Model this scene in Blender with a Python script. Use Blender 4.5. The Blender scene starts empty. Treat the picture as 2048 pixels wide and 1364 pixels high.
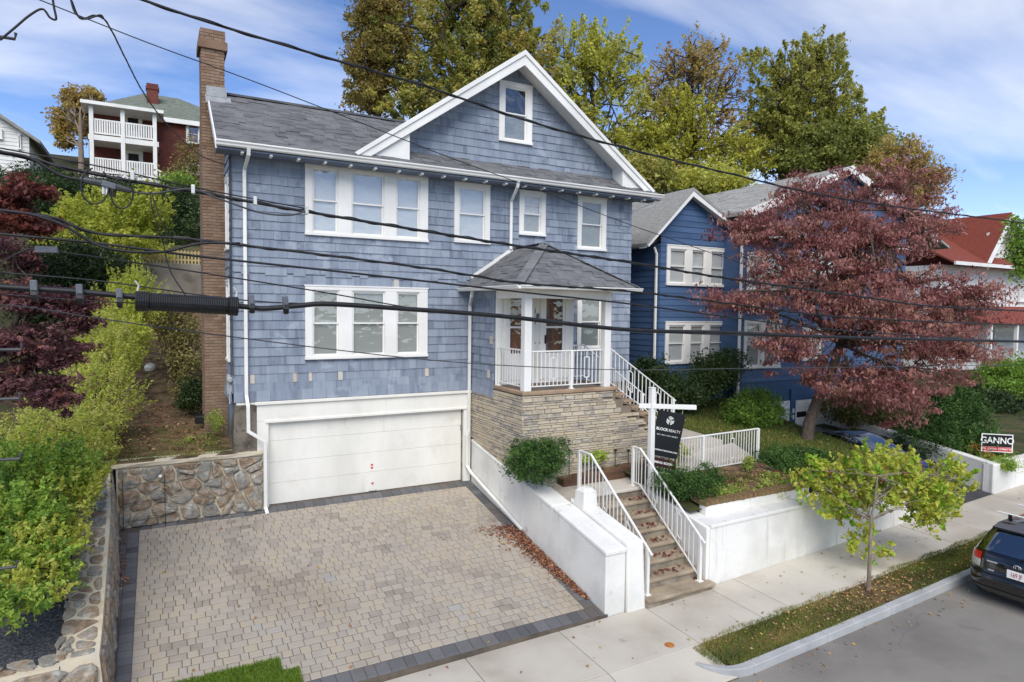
import bpy, bmesh, math, random
import numpy as np
from mathutils import Vector, Matrix

random.seed(7)
rng = np.random.default_rng(7)
SC = bpy.context.scene
COL = SC.collection

# ------------------------------------------------------------------ camera
CAMP = np.array([0.0, 0.0, 4.6])
YAW, PIT, ROL, FPX = math.radians(28.785), math.radians(2.847), math.radians(0.6406), 1278.25
def cam_axes():
    f = np.array([math.sin(YAW), math.cos(YAW), 0.]); r = np.array([math.cos(YAW), -math.sin(YAW), 0.]); u = np.array([0, 0, 1.])
    f2 = f*math.cos(PIT)-u*math.sin(PIT); u2 = u*math.cos(PIT)+f*math.sin(PIT)
    return r*math.cos(ROL)+u2*math.sin(ROL), -r*math.sin(ROL)+u2*math.cos(ROL), f2
CR, CU, CF = cam_axes()
cam = bpy.data.objects.new('camera', bpy.data.cameras.new('camera'))
COL.objects.link(cam)
cam.data.sensor_width = 36.0
cam.data.lens = 36.0*FPX/2048.0
cam.data.clip_start = 0.1
cam.data.clip_end = 2000.0
mw = Matrix.Identity(4)
for i in range(3):
    mw[i][0], mw[i][1], mw[i][2], mw[i][3] = CR[i], CU[i], -CF[i], CAMP[i]
cam.matrix_world = mw
SC.camera = cam

# ------------------------------------------------------------------ sky, sun, exposure
SUN_EL, SUN_AZ = math.radians(46), math.radians(205)     # azimuth clockwise from +Y
world = bpy.data.worlds.new('World'); SC.world = world; world.use_nodes = True
wn, wl = world.node_tree.nodes, world.node_tree.links
wn.clear()
sky = wn.new('ShaderNodeTexSky'); sky.sky_type = 'NISHITA'; sky.sun_disc = False
sky.sun_elevation = SUN_EL; sky.sun_rotation = SUN_AZ
sky.air_density = 0.9; sky.dust_density = 0.05; sky.ozone_density = 2.0; sky.altitude = 1500
tc = wn.new('ShaderNodeTexCoord')
sep = wn.new('ShaderNodeSeparateXYZ'); wl.new(tc.outputs['Generated'], sep.inputs[0])
mz = wn.new('ShaderNodeMath'); mz.operation = 'MAXIMUM'; mz.inputs[1].default_value = 0.0; wl.new(sep.outputs[2], mz.inputs[0])
az_ = wn.new('ShaderNodeMath'); az_.operation = 'ADD'; az_.inputs[1].default_value = 0.22; wl.new(mz.outputs[0], az_.inputs[0])
dv = wn.new('ShaderNodeVectorMath'); dv.operation = 'DIVIDE'; wl.new(tc.outputs['Generated'], dv.inputs[0])
cmb = wn.new('ShaderNodeCombineXYZ')
for k in range(3): wl.new(az_.outputs[0], cmb.inputs[k])
wl.new(cmb.outputs[0], dv.inputs[1])
mp = wn.new('ShaderNodeMapping'); mp.inputs['Rotation'].default_value = (0, 0, -0.25); mp.inputs['Scale'].default_value = (0.75, 1.75, 0.3)
mp.inputs['Location'].default_value = (4.5, 1.15, 0.0)
wl.new(dv.outputs[0], mp.inputs[0])
n1 = wn.new('ShaderNodeTexNoise'); n1.inputs['Scale'].default_value = 1.15; n1.inputs['Detail'].default_value = 7; n1.inputs['Roughness'].default_value = 0.52
n1.inputs['Distortion'].default_value = 0.25
wl.new(mp.outputs[0], n1.inputs['Vector'])
cr = wn.new('ShaderNodeValToRGB'); cr.color_ramp.elements[0].position = 0.42; cr.color_ramp.elements[1].position = 0.88
cr.color_ramp.elements[0].color = (0.0, 0.0, 0.0, 1); cr.color_ramp.elements[1].color = (0.9, 0.9, 0.9, 1)
wl.new(n1.outputs['Fac'], cr.inputs[0])
hz = wn.new('ShaderNodeMapRange'); hz.inputs[1].default_value = 0.0; hz.inputs[2].default_value = 0.25; hz.inputs[3].default_value = 0.20; hz.inputs[4].default_value = 0.0
wl.new(mz.outputs[0], hz.inputs[0])
mxm = wn.new('ShaderNodeMath'); mxm.operation = 'MAXIMUM'; wl.new(cr.outputs[0], mxm.inputs[0]); wl.new(hz.outputs[0], mxm.inputs[1])
mix = wn.new('ShaderNodeMixRGB'); mix.inputs[2].default_value = (6.6, 6.5, 6.3, 1)
tint = wn.new('ShaderNodeMixRGB'); tint.blend_type = 'MULTIPLY'; tint.inputs[0].default_value = 1.0; tint.inputs[2].default_value = (0.66, 0.73, 0.87, 1)
wl.new(sky.outputs[0], tint.inputs[1])
wl.new(mxm.outputs[0], mix.inputs[0]); wl.new(tint.outputs[0], mix.inputs[1])
bg = wn.new('ShaderNodeBackground'); bg.inputs[1].default_value = 0.135
wo = wn.new('ShaderNodeOutputWorld')
wl.new(mix.outputs[0], bg.inputs[0]); wl.new(bg.outputs[0], wo.inputs[0])

sun = bpy.data.objects.new('sun', bpy.data.lights.new('sun', 'SUN')); COL.objects.link(sun)
sun.data.energy = 2.3; sun.data.angle = math.radians(48); sun.data.color = (1.0, 0.965, 0.91)
sdir = Vector((math.sin(SUN_AZ)*math.cos(SUN_EL), math.cos(SUN_AZ)*math.cos(SUN_EL), math.sin(SUN_EL)))
sun.rotation_euler = sdir.to_track_quat('Z', 'Y').to_euler()
SC.view_settings.view_transform = 'Standard'; SC.view_settings.look = 'None'
SC.view_settings.gamma = 1.0; SC.view_settings.use_curve_mapping = False
SC.view_settings.exposure = 0.72
SC.render.engine = 'CYCLES'
SC.cycles.max_bounces = 6; SC.cycles.transparent_max_bounces = 10

# ------------------------------------------------------------------ helpers
def ray(px, py):
    return CR*((px-1024)/FPX) - CU*((py-682)/FPX) + CF
def atY(px, py, Y):
    d = ray(px, py); return CAMP + d*((Y-CAMP[1])/d[1])
def atX(px, py, X):
    d = ray(px, py); return CAMP + d*((X-CAMP[0])/d[0])
def atZ(px, py, Z):
    d = ray(px, py); return CAMP + d*((Z-CAMP[2])/d[2])
def atD(px, py, D):
    return CAMP + ray(px, py)*D
def proj(P):
    v = np.asarray(P, float)-CAMP
    d = v@CF
    return 1024+FPX*(v@CR)/d, 682-FPX*(v@CU)/d, d

def L1(c):
    c = c/255.0
    return c/12.92 if c <= 0.04045 else ((c+0.055)/1.055)**2.4
def S(r, g, b):
    return (L1(r), L1(g), L1(b), 1.0)

def thing(name, label, cat, loc=(0, 0, 0), group=None):
    o = bpy.data.objects.new(name, None); COL.objects.link(o)
    o.location = loc; o['label'] = label; o['category'] = cat
    o.empty_display_size = 0.2
    if group: o['group'] = group
    return o
def tag(o, label, cat, group=None):
    o['label'] = label; o['category'] = cat
    if group: o['group'] = group
    return o
def par(o, p):
    o.parent = p
    if p.type == 'EMPTY':
        o.matrix_parent_inverse = Matrix.Translation(-Vector(p.location))

class MB:
    def __init__(s): s.v = []; s.f = []; s.r = []
    def add(s, vs, fs, r=0.0):
        n = len(s.v); s.v.extend([tuple(v) for v in vs]); s.f.extend([tuple(i+n for i in f) for f in fs]); s.r.extend([r]*len(fs))
        return s
    def box(s, x0, x1, y0, y1, z0, z1, r=0.0):
        return s.add([(x0,y0,z0),(x1,y0,z0),(x1,y1,z0),(x0,y1,z0),(x0,y0,z1),(x1,y0,z1),(x1,y1,z1),(x0,y1,z1)],
                     [(0,3,2,1),(4,5,6,7),(0,1,5,4),(1,2,6,5),(2,3,7,6),(3,0,4,7)], r)
    def hexa(s, p, r=0.0):      # 4 bottom points then 4 top points
        return s.add(p, [(0,3,2,1),(4,5,6,7),(0,1,5,4),(1,2,6,5),(2,3,7,6),(3,0,4,7)], r)
    def bar(s, a, b, w, h, up=(0,0,1), r=0.0):     # square bar from a to b, centred
        a, b = Vector(a), Vector(b); d = (b-a).normalized(); u = Vector(up)
        if abs(d.dot(u)) > 0.95: u = Vector((0, 1, 0))
        x = d.cross(u).normalized()*(w/2); y = x.cross(d).normalized()*(h/2)
        return s.hexa([a-x-y, a+x-y, b+x-y, b-x-y, a-x+y, a+x+y, b+x+y, b-x+y], r)
    def prism(s, pts, d, r=0.0):        # planar polygon (3d points) swept by vector d
        n = len(pts); d = Vector(d); P = [Vector(p) for p in pts]
        return s.add(P+[p+d for p in P], [tuple(range(n-1, -1, -1)), tuple(range(n, 2*n))]+[(i, (i+1) % n, n+(i+1) % n, n+i) for i in range(n)], r)
    def tube(s, pts, rad, n=6, cap=True, r=0.0):
        P = [Vector(p) for p in pts]; m = len(P)
        R = rad if hasattr(rad, '__len__') else [rad]*m
        vs = []; fs = []
        pu = None
        for i in range(m):
            d = (P[min(i+1, m-1)]-P[max(i-1, 0)]).normalized()
            if pu is None:
                pu = Vector((0, 0, 1)) if abs(d.z) < 0.9 else Vector((1, 0, 0))
            x = d.cross(pu).normalized(); y = x.cross(d).normalized(); pu = y
            for k in range(n):
                a = 2*math.pi*k/n
                vs.append(P[i]+x*(math.cos(a)*R[i])+y*(math.sin(a)*R[i]))
        for i in range(m-1):
            for k in range(n):
                fs.append((i*n+k, i*n+(k+1) % n, (i+1)*n+(k+1) % n, (i+1)*n+k))
        if cap:
            fs.append(tuple(range(n-1, -1, -1))); fs.append(tuple((m-1)*n+k for k in range(n)))
        return s.add(vs, fs, r)
    def lathe(s, prof, c, n=16, axis='z', r=0.0):     # prof: (radius, height)
        vs = []; fs = []
        for (ra, h) in prof:
            for k in range(n):
                a = 2*math.pi*k/n; p, q = ra*math.cos(a), ra*math.sin(a)
                vs.append({'z': (c[0]+p, c[1]+q, c[2]+h), 'y': (c[0]+p, c[1]+h, c[2]+q), 'x': (c[0]+h, c[1]+p, c[2]+q)}[axis])
        for i in range(len(prof)-1):
            for k in range(n):
                fs.append((i*n+k, i*n+(k+1) % n, (i+1)*n+(k+1) % n, (i+1)*n+k))
        fs.append(tuple(range(n-1, -1, -1))); fs.append(tuple((len(prof)-1)*n+k for k in range(n)))
        return s.add(vs, fs, r)
    def mesh(s, name):
        me = bpy.data.meshes.new(name); me.from_pydata(s.v, [], s.f)
        if any(s.r):
            a = me.attributes.new('rnd', 'FLOAT', 'FACE'); a.data.foreach_set('value', s.r)
        bm = bmesh.new(); bm.from_mesh(me); bmesh.ops.recalc_face_normals(bm, faces=bm.faces); bm.to_mesh(me); bm.free()
        return me
    def build(s, name, mat, parent=None, smooth=False, bevel=0.0, matrix=None, kind=None):
        me = s.mesh(name)
        o = bpy.data.objects.new(name, me); COL.objects.link(o); me.materials.append(mat)
        if smooth: me.shade_smooth()
        if matrix is not None: o.matrix_basis = matrix
        if parent is not None: par(o, parent)
        if bevel:
            b = o.modifiers.new('bevel', 'BEVEL'); b.width = bevel; b.segments = 2; b.limit_method = 'ANGLE'; b.harden_normals = False
        if kind: o['kind'] = kind
        o.color = (0, 0, 0, 1)
        return o

class Pieces:
    """Many alike pieces: the 300 that show largest become objects of their own, the rest one joined part."""
    def __init__(s, name, parent, mat, limit=300):
        s.name, s.parent, s.mat, s.limit, s.it = name, parent, mat, limit, []
    def add(s, proto, M, rnd=None):
        s.it.append((proto, M, random.random() if rnd is None else rnd))
    def finish(s):
        sc = []
        for k, (p, M, r) in enumerate(s.it):
            c = M.translation; x, y, d = proj(c)
            sx, sy, sz = sorted(v.length for v in (M.col[0].xyz, M.col[1].xyz, M.col[2].xyz))[-3:]
            a = sy*sz/max(d*d, .1)
            if d < 0.2 or not (-20 < x < 2068 and -20 < y < 1384): a *= 1e-4
            sc.append((-a, k))
        sc.sort()
        big = set(k for _, k in sc[:s.limit])
        rv, rf, rr = [], [], []; nb = 0
        for k, (p, M, r) in enumerate(s.it):
            if k in big:
                if not p.materials: p.materials.append(s.mat)
                o = bpy.data.objects.new(s.name, p); COL.objects.link(o)
                if p.materials[0] != s.mat:
                    o.material_slots[0].link = 'OBJECT'; o.material_slots[0].material = s.mat
                o.matrix_basis = M; par(o, s.parent); o.color = (r, 0, 0, 1)
            else:
                co = np.empty(len(p.vertices)*3); p.vertices.foreach_get('co', co); co = co.reshape(-1, 3)
                m = np.array(M); co = co@m[:3, :3].T+m[:3, 3]
                rv.append(co); rf.extend([tuple(i+nb for i in f.vertices) for f in p.polygons]); rr.extend([r]*len(p.polygons)); nb += len(co)
        if rv:
            me = bpy.data.meshes.new(s.name+'_rest'); me.from_pydata(np.concatenate(rv).tolist(), [], rf)
            a = me.attributes.new('rnd', 'FLOAT', 'FACE'); a.data.foreach_set('value', rr)
            me.materials.append(s.mat)
            o = bpy.data.objects.new(s.name+'_field', me); COL.objects.link(o); par(o, s.parent); o.color = (0, 0, 0, 1); o['kind'] = 'stuff'

def proto_box(bev=0.0, name='piece'):
    bm = bmesh.new(); bmesh.ops.create_cube(bm, size=1.0)
    me = bpy.data.meshes.new(name); bm.to_mesh(me); bm.free(); return me
def proto_bevbox(ix, iz, iy=0.5, name='piece'):
    # unit block whose top (+z) face is inset: x/y edges eased
    mb = MB()
    a, b = 0.5, 0.5
    lo = [(-a,-b,-.5),(a,-b,-.5),(a,b,-.5),(-a,b,-.5)]
    mid = [(-a,-b,.5-iz),(a,-b,.5-iz),(a,b,.5-iz),(-a,b,.5-iz)]
    c, d = a-ix, b-ix
    hi = [(-c,-d,.5),(c,-d,.5),(c,d,.5),(-c,d,.5)]
    vs = lo+mid+hi; fs = []
    for o in (0, 4):
        for k in range(4): fs.append((o+k, o+(k+1) % 4, o+4+(k+1) % 4, o+4+k))
    fs.append((8,9,10,11)); fs.append((3,2,1,0))
    mb.add(vs, fs); return mb.mesh(name)
def proto_wedge(name='shingle'):
    # x -.5...5, z 0..1, butt (z=0) proud towards -y
    mb = MB()
    mb.add([(-.5,-1,0),(.5,-1,0),(.5,0,0),(-.5,0,0),(-.5,-.12,1),(.5,-.12,1),(.5,0,1),(-.5,0,1)],
           [(0,3,2,1),(4,5,6,7),(0,1,5,4),(1,2,6,5),(2,3,7,6),(3,0,4,7)])
    return mb.mesh(name)
PB = proto_box(); PW = proto_wedge()
def TRS(loc, scale, rot=None):
    m = Matrix.Translation(loc)
    if rot is not None: m = m@rot.to_4x4()
    return m@Matrix.Diagonal((*scale, 1.0))

# ------------------------------------------------------------------ materials
def new_mat(name):
    m = bpy.data.materials.new(name); m.use_nodes = True
    nt = m.node_tree; nt.nodes.clear()
    out = nt.nodes.new('ShaderNodeOutputMaterial')
    return m, nt.nodes, nt.links, out
def rnd_value(N, L):
    at = N.new('ShaderNodeAttribute'); at.attribute_name = 'rnd'
    oi = N.new('ShaderNodeObjectInfo'); sp = N.new('ShaderNodeSeparateColor'); L.new(oi.outputs['Color'], sp.inputs[0])
    ad = N.new('ShaderNodeMath'); ad.operation = 'ADD'; L.new(at.outputs['Fac'], ad.inputs[0]); L.new(sp.outputs[0], ad.inputs[1])
    return ad.outputs[0]
def ramp(N, L, src, cols, interp='LINEAR'):
    r = N.new('ShaderNodeValToRGB'); e = r.color_ramp.elements; r.color_ramp.interpolation = interp
    n = len(cols)
    pts = [(c if len(c) == 2 else (i/(max(n-1, 1)), c)) for i, c in enumerate(cols)]
    e[0].position, e[0].color = pts[0]
    e[1].position, e[1].color = pts[-1]
    for p, c in pts[1:-1]:
        x = e.new(p); x.color = c
    L.new(src, r.inputs[0]); return r.outputs[0]
def noise(N, L, scale, detail=4, vec=None, stretch=None, rough=0.55):
    g = N.new('ShaderNodeNewGeometry'); v = g.outputs['Position']
    if vec is not None: v = vec
    if stretch:
        m = N.new('ShaderNodeMapping'); m.inputs['Scale'].default_value = stretch; L.new(v, m.inputs[0]); v = m.outputs[0]
    n = N.new('ShaderNodeTexNoise'); n.inputs['Scale'].default_value = scale; n.inputs['Detail'].default_value = detail; n.inputs['Roughness'].default_value = rough
    L.new(v, n.inputs['Vector']); return n.outputs['Fac']
def math_(N, L, op, a, b=None, c=None):
    m = N.new('ShaderNodeMath'); m.operation = op
    for i, x in enumerate((a, b, c)):
        if x is None: continue
        if isinstance(x, (int, float)): m.inputs[i].default_value = x
        else: L.new(x, m.inputs[i])
    return m.outputs[0]
def mixc(N, L, f, a, b, blend='MIX'):
    m = N.new('ShaderNodeMixRGB'); m.blend_type = blend
    for i, x in enumerate((f, a, b)):
        if isinstance(x, (int, float)): m.inputs[i].default_value = x
        elif isinstance(x, tuple): m.inputs[i].default_value = x
        else: L.new(x, m.inputs[i])
    return m.outputs[0]
def pm(name, cols, rough=0.8, ns=2.0, w=0.0, fine=40, famt=0.25, bump=0.25, bdist=0.01, stretch=None, spec=0.3, patch=None, metal=0.0, coat=0.0, nlo=0.35, nhi=0.65, crack=None):
    """Procedural surface: colour ramp driven by piece random (weight w) and noise, fine mottling, bump; optional patches."""
    m, N, L, out = new_mat(name)
    p = N.new('ShaderNodeBsdfPrincipled'); L.new(p.outputs[0], out.inputs[0])
    n = noise(N, L, ns, 5, stretch=stretch)
    mr = N.new('ShaderNodeMapRange'); mr.inputs[1].default_value = nlo; mr.inputs[2].default_value = nhi; L.new(n, mr.inputs[0]); f = mr.outputs[0]
    if w > 0:
        rv = rnd_value(N, L)
        f = math_(N, L, 'ADD', math_(N, L, 'MULTIPLY', rv, w), math_(N, L, 'MULTIPLY', f, 1-w))
    warm = lambda q: (min(1, q[0]*1.03), q[1], q[2]*.92, 1)
    c = ramp(N, L, f, [warm(q) for q in cols])
    if patch:
        patch = [(warm(q[0]),)+tuple(q[1:]) for q in patch]
        for (pc, ps, th, soft, amt, *sx) in patch:
            pn = noise(N, L, ps, 6, stretch=sx[0] if sx else None)
            q = N.new('ShaderNodeMapRange'); q.inputs[1].default_value = th; q.inputs[2].default_value = th+soft; q.inputs[4].default_value = amt; L.new(pn, q.inputs[0])
            c = mixc(N, L, q.outputs[0], c, pc)
    if crack:
        g0 = N.new('ShaderNodeNewGeometry'); wv = N.new('ShaderNodeTexNoise'); wv.inputs['Scale'].default_value = crack[0]*3; L.new(g0.outputs['Position'], wv.inputs['Vector'])
        av = N.new('ShaderNodeVectorMath'); av.operation = 'MULTIPLY_ADD'; L.new(wv.outputs['Color'], av.inputs[0]); av.inputs[1].default_value = (.5, .5, .5); L.new(g0.outputs['Position'], av.inputs[2])
        vo = N.new('ShaderNodeTexVoronoi'); vo.feature = 'DISTANCE_TO_EDGE'; vo.inputs['Scale'].default_value = crack[0]*.8; L.new(av.outputs[0], vo.inputs['Vector'])
        lt = math_(N, L, 'LESS_THAN', vo.outputs['Distance'], crack[1]); gate = math_(N, L, 'GREATER_THAN', noise(N, L, crack[0]*.9, 2), .60)
        c = mixc(N, L, math_(N, L, 'MULTIPLY', math_(N, L, 'MULTIPLY', lt, gate), .5), c, crack[2])
    fn = noise(N, L, fine, 4, stretch=stretch, rough=0.65)
    if famt:
        g = math_(N, L, 'ADD', math_(N, L, 'MULTIPLY', fn, 2*famt), 1-famt)
        cg = N.new('ShaderNodeCombineColor')
        for i in range(3): L.new(g, cg.inputs[i])
        c = mixc(N, L, 1.0, c, cg.outputs[0], 'MULTIPLY')
    L.new(c, p.inputs['Base Color'])
    p.inputs['Roughness'].default_value = rough; p.inputs['Specular IOR Level'].default_value = spec; p.inputs['Metallic'].default_value = metal
    p.inputs['Coat Weight'].default_value = coat
    if bump:
        b = N.new('ShaderNodeBump'); b.inputs['Strength'].default_value = bump; b.inputs['Distance'].default_value = bdist
        L.new(fn, b.inputs['Height']); L.new(b.outputs[0], p.inputs['Normal'])
    return m
def leafm(name, cols, trans=0.35, rough=0.55, gain=2.1):
    m, N, L, out = new_mat(name); trans = min(.5, trans+.1)
    gain *= 1.35; cols = [tuple(min(.6, v*gain) for v in c[:3])+(1,) for c in cols]
    rv = rnd_value(N, L); c = ramp(N, L, rv, cols)
    d = N.new('ShaderNodeBsdfPrincipled'); d.inputs['Roughness'].default_value = rough; d.inputs['Specular IOR Level'].default_value = 0.35; L.new(c, d.inputs['Base Color'])
    t = N.new('ShaderNodeBsdfTranslucent'); L.new(c, t.inputs[0])
    x = N.new('ShaderNodeMixShader'); x.inputs[0].default_value = trans; L.new(d.outputs[0], x.inputs[1]); L.new(t.outputs[0], x.inputs[2]); L.new(x.outputs[0], out.inputs[0])
    return m
def glassm(name, tint=(0.96, 0.97, 0.95, 1), refl=0.04, boost=1.0):
    m, N, L, out = new_mat(name)
    tr = N.new('ShaderNodeBsdfTransparent'); tr.inputs[0].default_value = tint
    gl = N.new('ShaderNodeBsdfGlossy'); gl.inputs['Roughness'].default_value = 0.02
    g0 = N.new('ShaderNodeNewGeometry'); dt = N.new('ShaderNodeVectorMath'); dt.operation = 'DOT_PRODUCT'; L.new(g0.outputs['Incoming'], dt.inputs[0]); L.new(g0.outputs['Normal'], dt.inputs[1])
    sch = math_(N, L, 'POWER', math_(N, L, 'SUBTRACT', 1.0, math_(N, L, 'ABSOLUTE', dt.outputs['Value'])), 5.0)
    f = math_(N, L, 'MINIMUM', math_(N, L, 'ADD', math_(N, L, 'MULTIPLY', sch, boost), refl), 0.95)
    nb = noise(N, L, 2.6, 2); b = N.new('ShaderNodeBump'); b.inputs['Strength'].default_value = 0.30; b.inputs['Distance'].default_value = 0.05; L.new(nb, b.inputs['Height']); L.new(b.outputs[0], gl.inputs['Normal'])
    x = N.new('ShaderNodeMixShader'); L.new(f, x.inputs[0]); L.new(tr.outputs[0], x.inputs[1]); L.new(gl.outputs[0], x.inputs[2]); L.new(x.outputs[0], out.inputs[0])
    return m
def brickm(name, c1, c2, mortar, bw=0.2, bh=0.067, ms=0.01):
    # brick courses for far walls; coordinates chosen from the face normal so every side gets them
    m, N, L, out = new_mat(name)
    g = N.new('ShaderNodeNewGeometry'); sp = N.new('ShaderNodeSeparateXYZ'); L.new(g.outputs['Position'], sp.inputs[0])
    u = math_(N, L, 'ADD', sp.outputs[0], sp.outputs[1])
    cb = N.new('ShaderNodeCombineXYZ'); L.new(u, cb.inputs[0]); L.new(sp.outputs[2], cb.inputs[1])
    b = N.new('ShaderNodeTexBrick'); b.inputs['Scale'].default_value = 1.0; b.inputs['Brick Width'].default_value = bw; b.inputs['Row Height'].default_value = bh; b.inputs['Mortar Size'].default_value = ms
    b.inputs['Color1'].default_value = c1; b.inputs['Color2'].default_value = c2; b.inputs['Mortar'].default_value = mortar
    L.new(cb.outputs[0], b.inputs['Vector'])
    n = noise(N, L, 1.3, 5); c = mixc(N, L, 0.5, b.outputs[0], ramp(N, L, n, [(0.35, S(120, 70, 60)), (0.65, S(235, 215, 205))]), 'MULTIPLY')
    p = N.new('ShaderNodeBsdfPrincipled'); p.inputs['Roughness'].default_value = 0.9; L.new(c, p.inputs['Base Color']); L.new(p.outputs[0], out.inputs[0])
    bp = N.new('ShaderNodeBump'); bp.inputs['Strength'].default_value = 0.5; bp.inputs['Distance'].default_value = 0.01; bp.invert = True; L.new(b.outputs['Fac'], bp.inputs['Height']); L.new(bp.outputs[0], p.inputs['Normal'])
    return m

M = {}
M['shingle'] = pm('blue_shingle', [S(104,112,129), S(127,137,155), S(137,147,164), S(147,156,171)], 0.8, ns=1.1, w=0.6, fine=30, famt=0.14, bump=0.35, bdist=0.006, stretch=(6,6,0.8), spec=0.2,
    patch=[(S(162,171,188), 1.6, 0.60, 0.05, 0.55), (S(104,114,136), 2.3, 0.63, 0.04, 0.5), (S(84,84,88), 7.0, 0.72, 0.03, 0.6)])
M['bare_cedar'] = pm('bare_cedar', [S(172,160,144), S(190,182,170), S(180,182,184)], 0.85, ns=0.7, w=0.8, fine=30, stretch=(6,6,.6))
M['white'] = pm('white_paint', [S(216,216,216), S(232,232,232)], 0.45, ns=0.8, fine=9, famt=0.03, bump=0.04, spec=0.4)
M['white_old'] = pm('weathered_white_paint', [S(214,213,208), S(230,229,226)], 0.6, ns=0.9, fine=9, famt=0.05, bump=0.1, stretch=(1,1,.35), patch=[(S(196,191,182), 1.4, 0.60, 0.12, 0.4), (S(184,174,160), 2.6, 0.64, 0.10, 0.4, (1.6, 1.6, .2))])
M['stucco'] = pm('white_stucco', [S(206,206,205), S(224,224,223), S(231,231,230)], 0.85, ns=0.7, fine=26, famt=0.06, bump=0.4, bdist=0.012,
    patch=[(S(168,164,156), 1.9, 0.66, 0.06, 0.55), (S(190,188,183), 0.5, 0.56, 0.14, 0.5), (S(164,158,148), 1.7, 0.61, 0.10, 0.45, (2.2, 2.2, .22))], crack=(.8, .0016, S(150,144,136)))
M['roof'] = pm('grey_asphalt_shingle', [S(80,81,85), S(98,99,103), S(110,111,115), S(122,123,126)], 0.92, ns=2.0, w=0.6, fine=120, famt=0.3, bump=0.4, bdist=0.004)
M['roof_far'] = pm('light_grey_asphalt_shingle', [S(134,134,133), S(158,158,156), S(174,173,170)], 0.92, ns=6, w=0.5, fine=60, famt=0.25, stretch=(1,1,5))
M['red_roof'] = pm('red_asphalt_shingle', [S(112,56,46), S(128,66,54), S(142,80,66)], 0.9, ns=5, w=0.4, fine=40, famt=0.2, stretch=(1,1,5))
M['paver'] = pm('grey_tan_paver', [S(136,128,120), S(155,147,139), S(163,155,146), S(166,158,148), S(170,159,143), S(158,157,157)], 0.9, ns=1.0, w=0.6, fine=90, famt=0.2, bump=0.5, bdist=0.004,
    patch=[(S(136,124,110), 0.45, 0.52, 0.16, 0.4), (S(112,104,96), 1.3, 0.66, 0.08, 0.45)])
M['paver_dark'] = pm('charcoal_paver', [S(80,80,84), S(98,98,102), S(112,112,116)], 0.9, ns=1.2, w=0.7, fine=90, famt=0.22, bump=0.5, bdist=0.004, patch=[(S(98,88,80), 0.9, 0.58, 0.08, 0.6)])
M['joint'] = pm('joint_sand', [S(78,72,66), S(105,96,86)], 0.95, ns=3, fine=120)
M['concrete'] = pm('concrete', [S(168,160,150), S(186,180,171), S(196,191,183)], 0.9, ns=0.6, w=0.3, fine=80, famt=0.12, bump=0.3, bdist=0.004, patch=[(S(154,144,130), 0.8, 0.58, 0.14, 0.5), (S(140,130,118), 2.6, 0.66, 0.05, 0.4)], crack=(.5, .003, S(120,112,102)))
M['step'] = pm('worn_brownstone_step', [S(124,110,95), S(152,138,120), S(170,156,138)], 0.9, ns=1.8, w=0.2, fine=60, famt=0.2, bump=0.4, bdist=0.006, patch=[(S(96,86,76), 2.2, 0.60, 0.10, 0.6)])
M['riser'] = pm('stained_concrete_riser', [S(120,112,100), S(150,141,128)], 0.9, ns=2.5, fine=40, famt=0.2, bump=0.4, patch=[(S(92,84,74), 2.4, 0.54, 0.12, 0.6, (1, 1, .5))])
M['granite'] = pm('granite_kerb', [S(150,152,156), S(178,180,184)], 0.85, ns=2, w=0.3, fine=90, famt=0.25, bump=0.5, bdist=0.006)
M['asphalt'] = pm('asphalt', [S(112,109,106), S(128,125,122), S(136,133,129)], 0.92, ns=0.5, fine=170, famt=0.35, bump=0.6, bdist=0.006, patch=[(S(92,90,88), 0.7, 0.58, 0.10, 0.5), (S(134,130,125), 0.35, 0.56, 0.10, 0.5)], crack=(.45, .0022, S(84,82,80)))
M['asphalt_drive'] = pm('dark_asphalt', [S(66,66,68), S(84,84,86)], 0.9, ns=0.8, fine=140, famt=0.3, bump=0.5, bdist=0.005)
M['stone'] = pm('fieldstone', [S(108,102,96), S(142,136,128), S(128,130,128), S(158,148,136), S(146,126,106), S(122,106,90), S(170,164,156)], 0.9, ns=5.0, w=0.5, fine=22, famt=0.4, bump=0.8, bdist=0.025, patch=[(S(194,190,182), 6, 0.56, 0.10, 0.6), (S(78,74,70), 5.2, 0.60, 0.10, 0.6), (S(146,104,68), 3.1, 0.62, 0.08, 0.5)])
M['soffit'] = pm('shade_tinted_soffit', [S(104,116,138), S(118,130,152)], 0.8, ns=2, fine=20)  # blue-grey puts the shade under the eave into the soffit's colour
M['mortar'] = pm('cream_mortar', [S(184,172,150), S(208,197,176), S(198,190,176)], 0.95, ns=3, fine=60, famt=0.15, bump=0.5, bdist=0.008)
M['ledge'] = pm('tan_ledgestone', [S(140,128,114), S(178,167,150), S(194,184,168), S(186,172,148), S(182,172,158), S(140,134,130), S(202,193,178)], 0.9, ns=4, w=0.75, fine=30, famt=0.25, bump=0.6, bdist=0.012, stretch=(1,1,2.5))
M['ledge_joint'] = pm('ledgestone_joint', [S(116,106,94), S(136,126,112)], 0.95, ns=3, fine=60)
M['porch_tile'] = pm('slate_porch_tile', [S(92,92,94), S(112,106,100), S(126,98,86), S(104,112,112)], 0.7, ns=2, w=0.8, fine=40, famt=0.2)
M['brownstone'] = pm('brownstone_edge', [S(140,118,98), S(164,142,122)], 0.9, ns=2, fine=50, famt=0.2)
M['brick'] = pm('brown_chimney_brick', [S(108,86,72), S(128,104,88), S(142,120,104), S(118,100,88)], 0.92, ns=2, w=0.6, fine=40, famt=0.25, bump=0.5)
M['brick_joint'] = pm('chimney_mortar', [S(142,128,112), S(160,146,130)], 0.95, ns=3, fine=40)
M['brick_edge'] = pm('weathered_brick_edging', [S(96,66,52), S(132,104,76), S(120,104,70), S(104,92,66)], 0.92, ns=3, w=0.7, fine=40, famt=0.3)
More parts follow.
